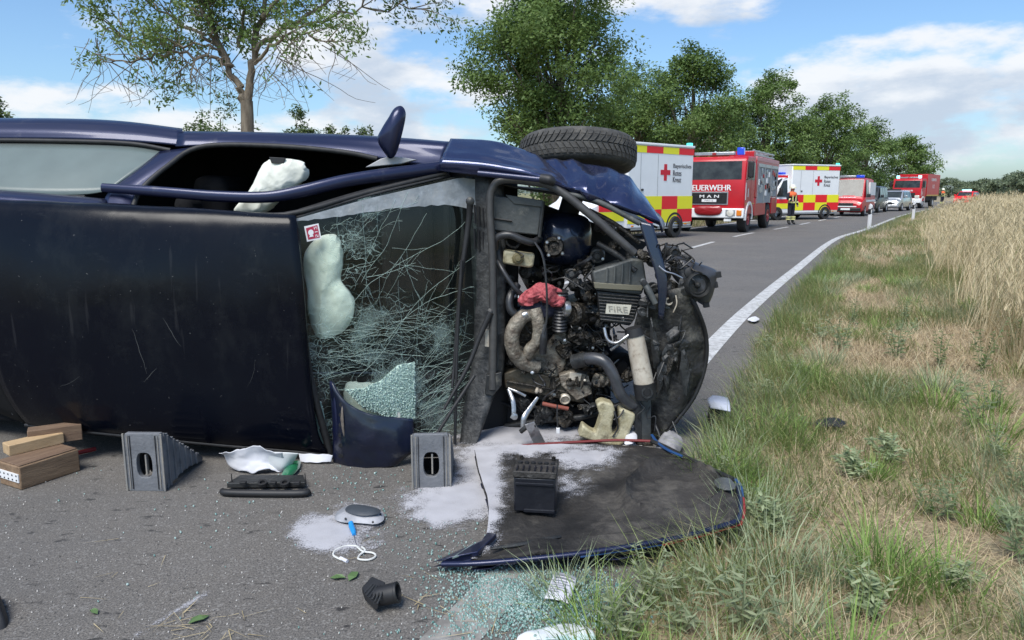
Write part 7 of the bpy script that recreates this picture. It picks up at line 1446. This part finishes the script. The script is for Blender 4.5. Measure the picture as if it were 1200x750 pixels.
for k in range(900):
    p = G(gr.uniform(0, 620), gr.uniform(560, 750), .005); s = gr.uniform(.0012, .004); o = len(V); a = gr.uniform(0, 6)
    V += [p + np.array((math.cos(a + q) * s, math.sin(a + q) * s, -.003)) for q in (0, 2.1, 4.2)] + [p + np.array((0, 0, s))]; T += [(o, o + 1, o + 3), (o + 1, o + 2, o + 3), (o + 2, o, o + 3)]; c = gr.choice([.12, .3, .45, .6]); C += [np.array((c, c * .97, c * .92))] * 4
tag(link('road_grit', fast_mesh('road_grit', np.array(V), None, np.array(T), np.array(C), STRAW)), 'loose grit and chips strewn over the asphalt', 'grit', kind='stuff')
def straw_bit(n, box_):
    P = np.array([G(gr.uniform(box_[0], box_[1]), gr.uniform(box_[2], box_[3]), .006) for _ in range(n)]); col = lerp((.42, .33, .17), (.6, .5, .3), gr.random(n)); return blades(P, gr.uniform(.03, .14, n), gr.uniform(.002, .004, n), gr.uniform(0, 6.28, n), np.full(n, 1.5), gr.uniform(-.05, .08, n), col)
v, q, t, c = merge([straw_bit(26, (200, 300, 715, 748)), straw_bit(14, (470, 560, 690, 715)), straw_bit(30, (560, 700, 700, 750)), straw_bit(20, (50, 560, 620, 750))])
tag(link('straw_bits', fast_mesh('straw_bits', v, q, t, c, STRAW)), 'loose dry straw stalks scattered on the asphalt', 'straw', kind='stuff')
# a few torn leaves on the road
for i, (x, y, s) in enumerate([(396, 677, .03), (414, 675, .035), (110, 717, .022), (233, 726, .035)]):
    p = G(x, y, .006); mb = MB(); a = i * 1.3; d = np.array((math.cos(a), math.sin(a), 0)); e_ = np.array((-d[1], d[0], 0)); mb.add([p - d * s, p - d * .3 * s + e_ * .5 * s + (0, 0, .006), p + d * .4 * s + e_ * .4 * s + (0, 0, .008), p + d * s, p + d * .4 * s - e_ * .4 * s + (0, 0, .008), p - d * .3 * s - e_ * .5 * s + (0, 0, .006)], [(0, 5, 4, 3, 2, 1)]); o = mb.build('torn_leaf', M('leaf_green', (.10, .17, .06), rough=.6), None, smooth=0, solid=.001, origin=tuple(p)); tag(o, ['torn green leaf next to the white cable', 'larger green leaf beside the white cable end', 'small pale green leaf lying on open asphalt', 'green leaf by the straw stalks on asphalt'][i], 'leaf')
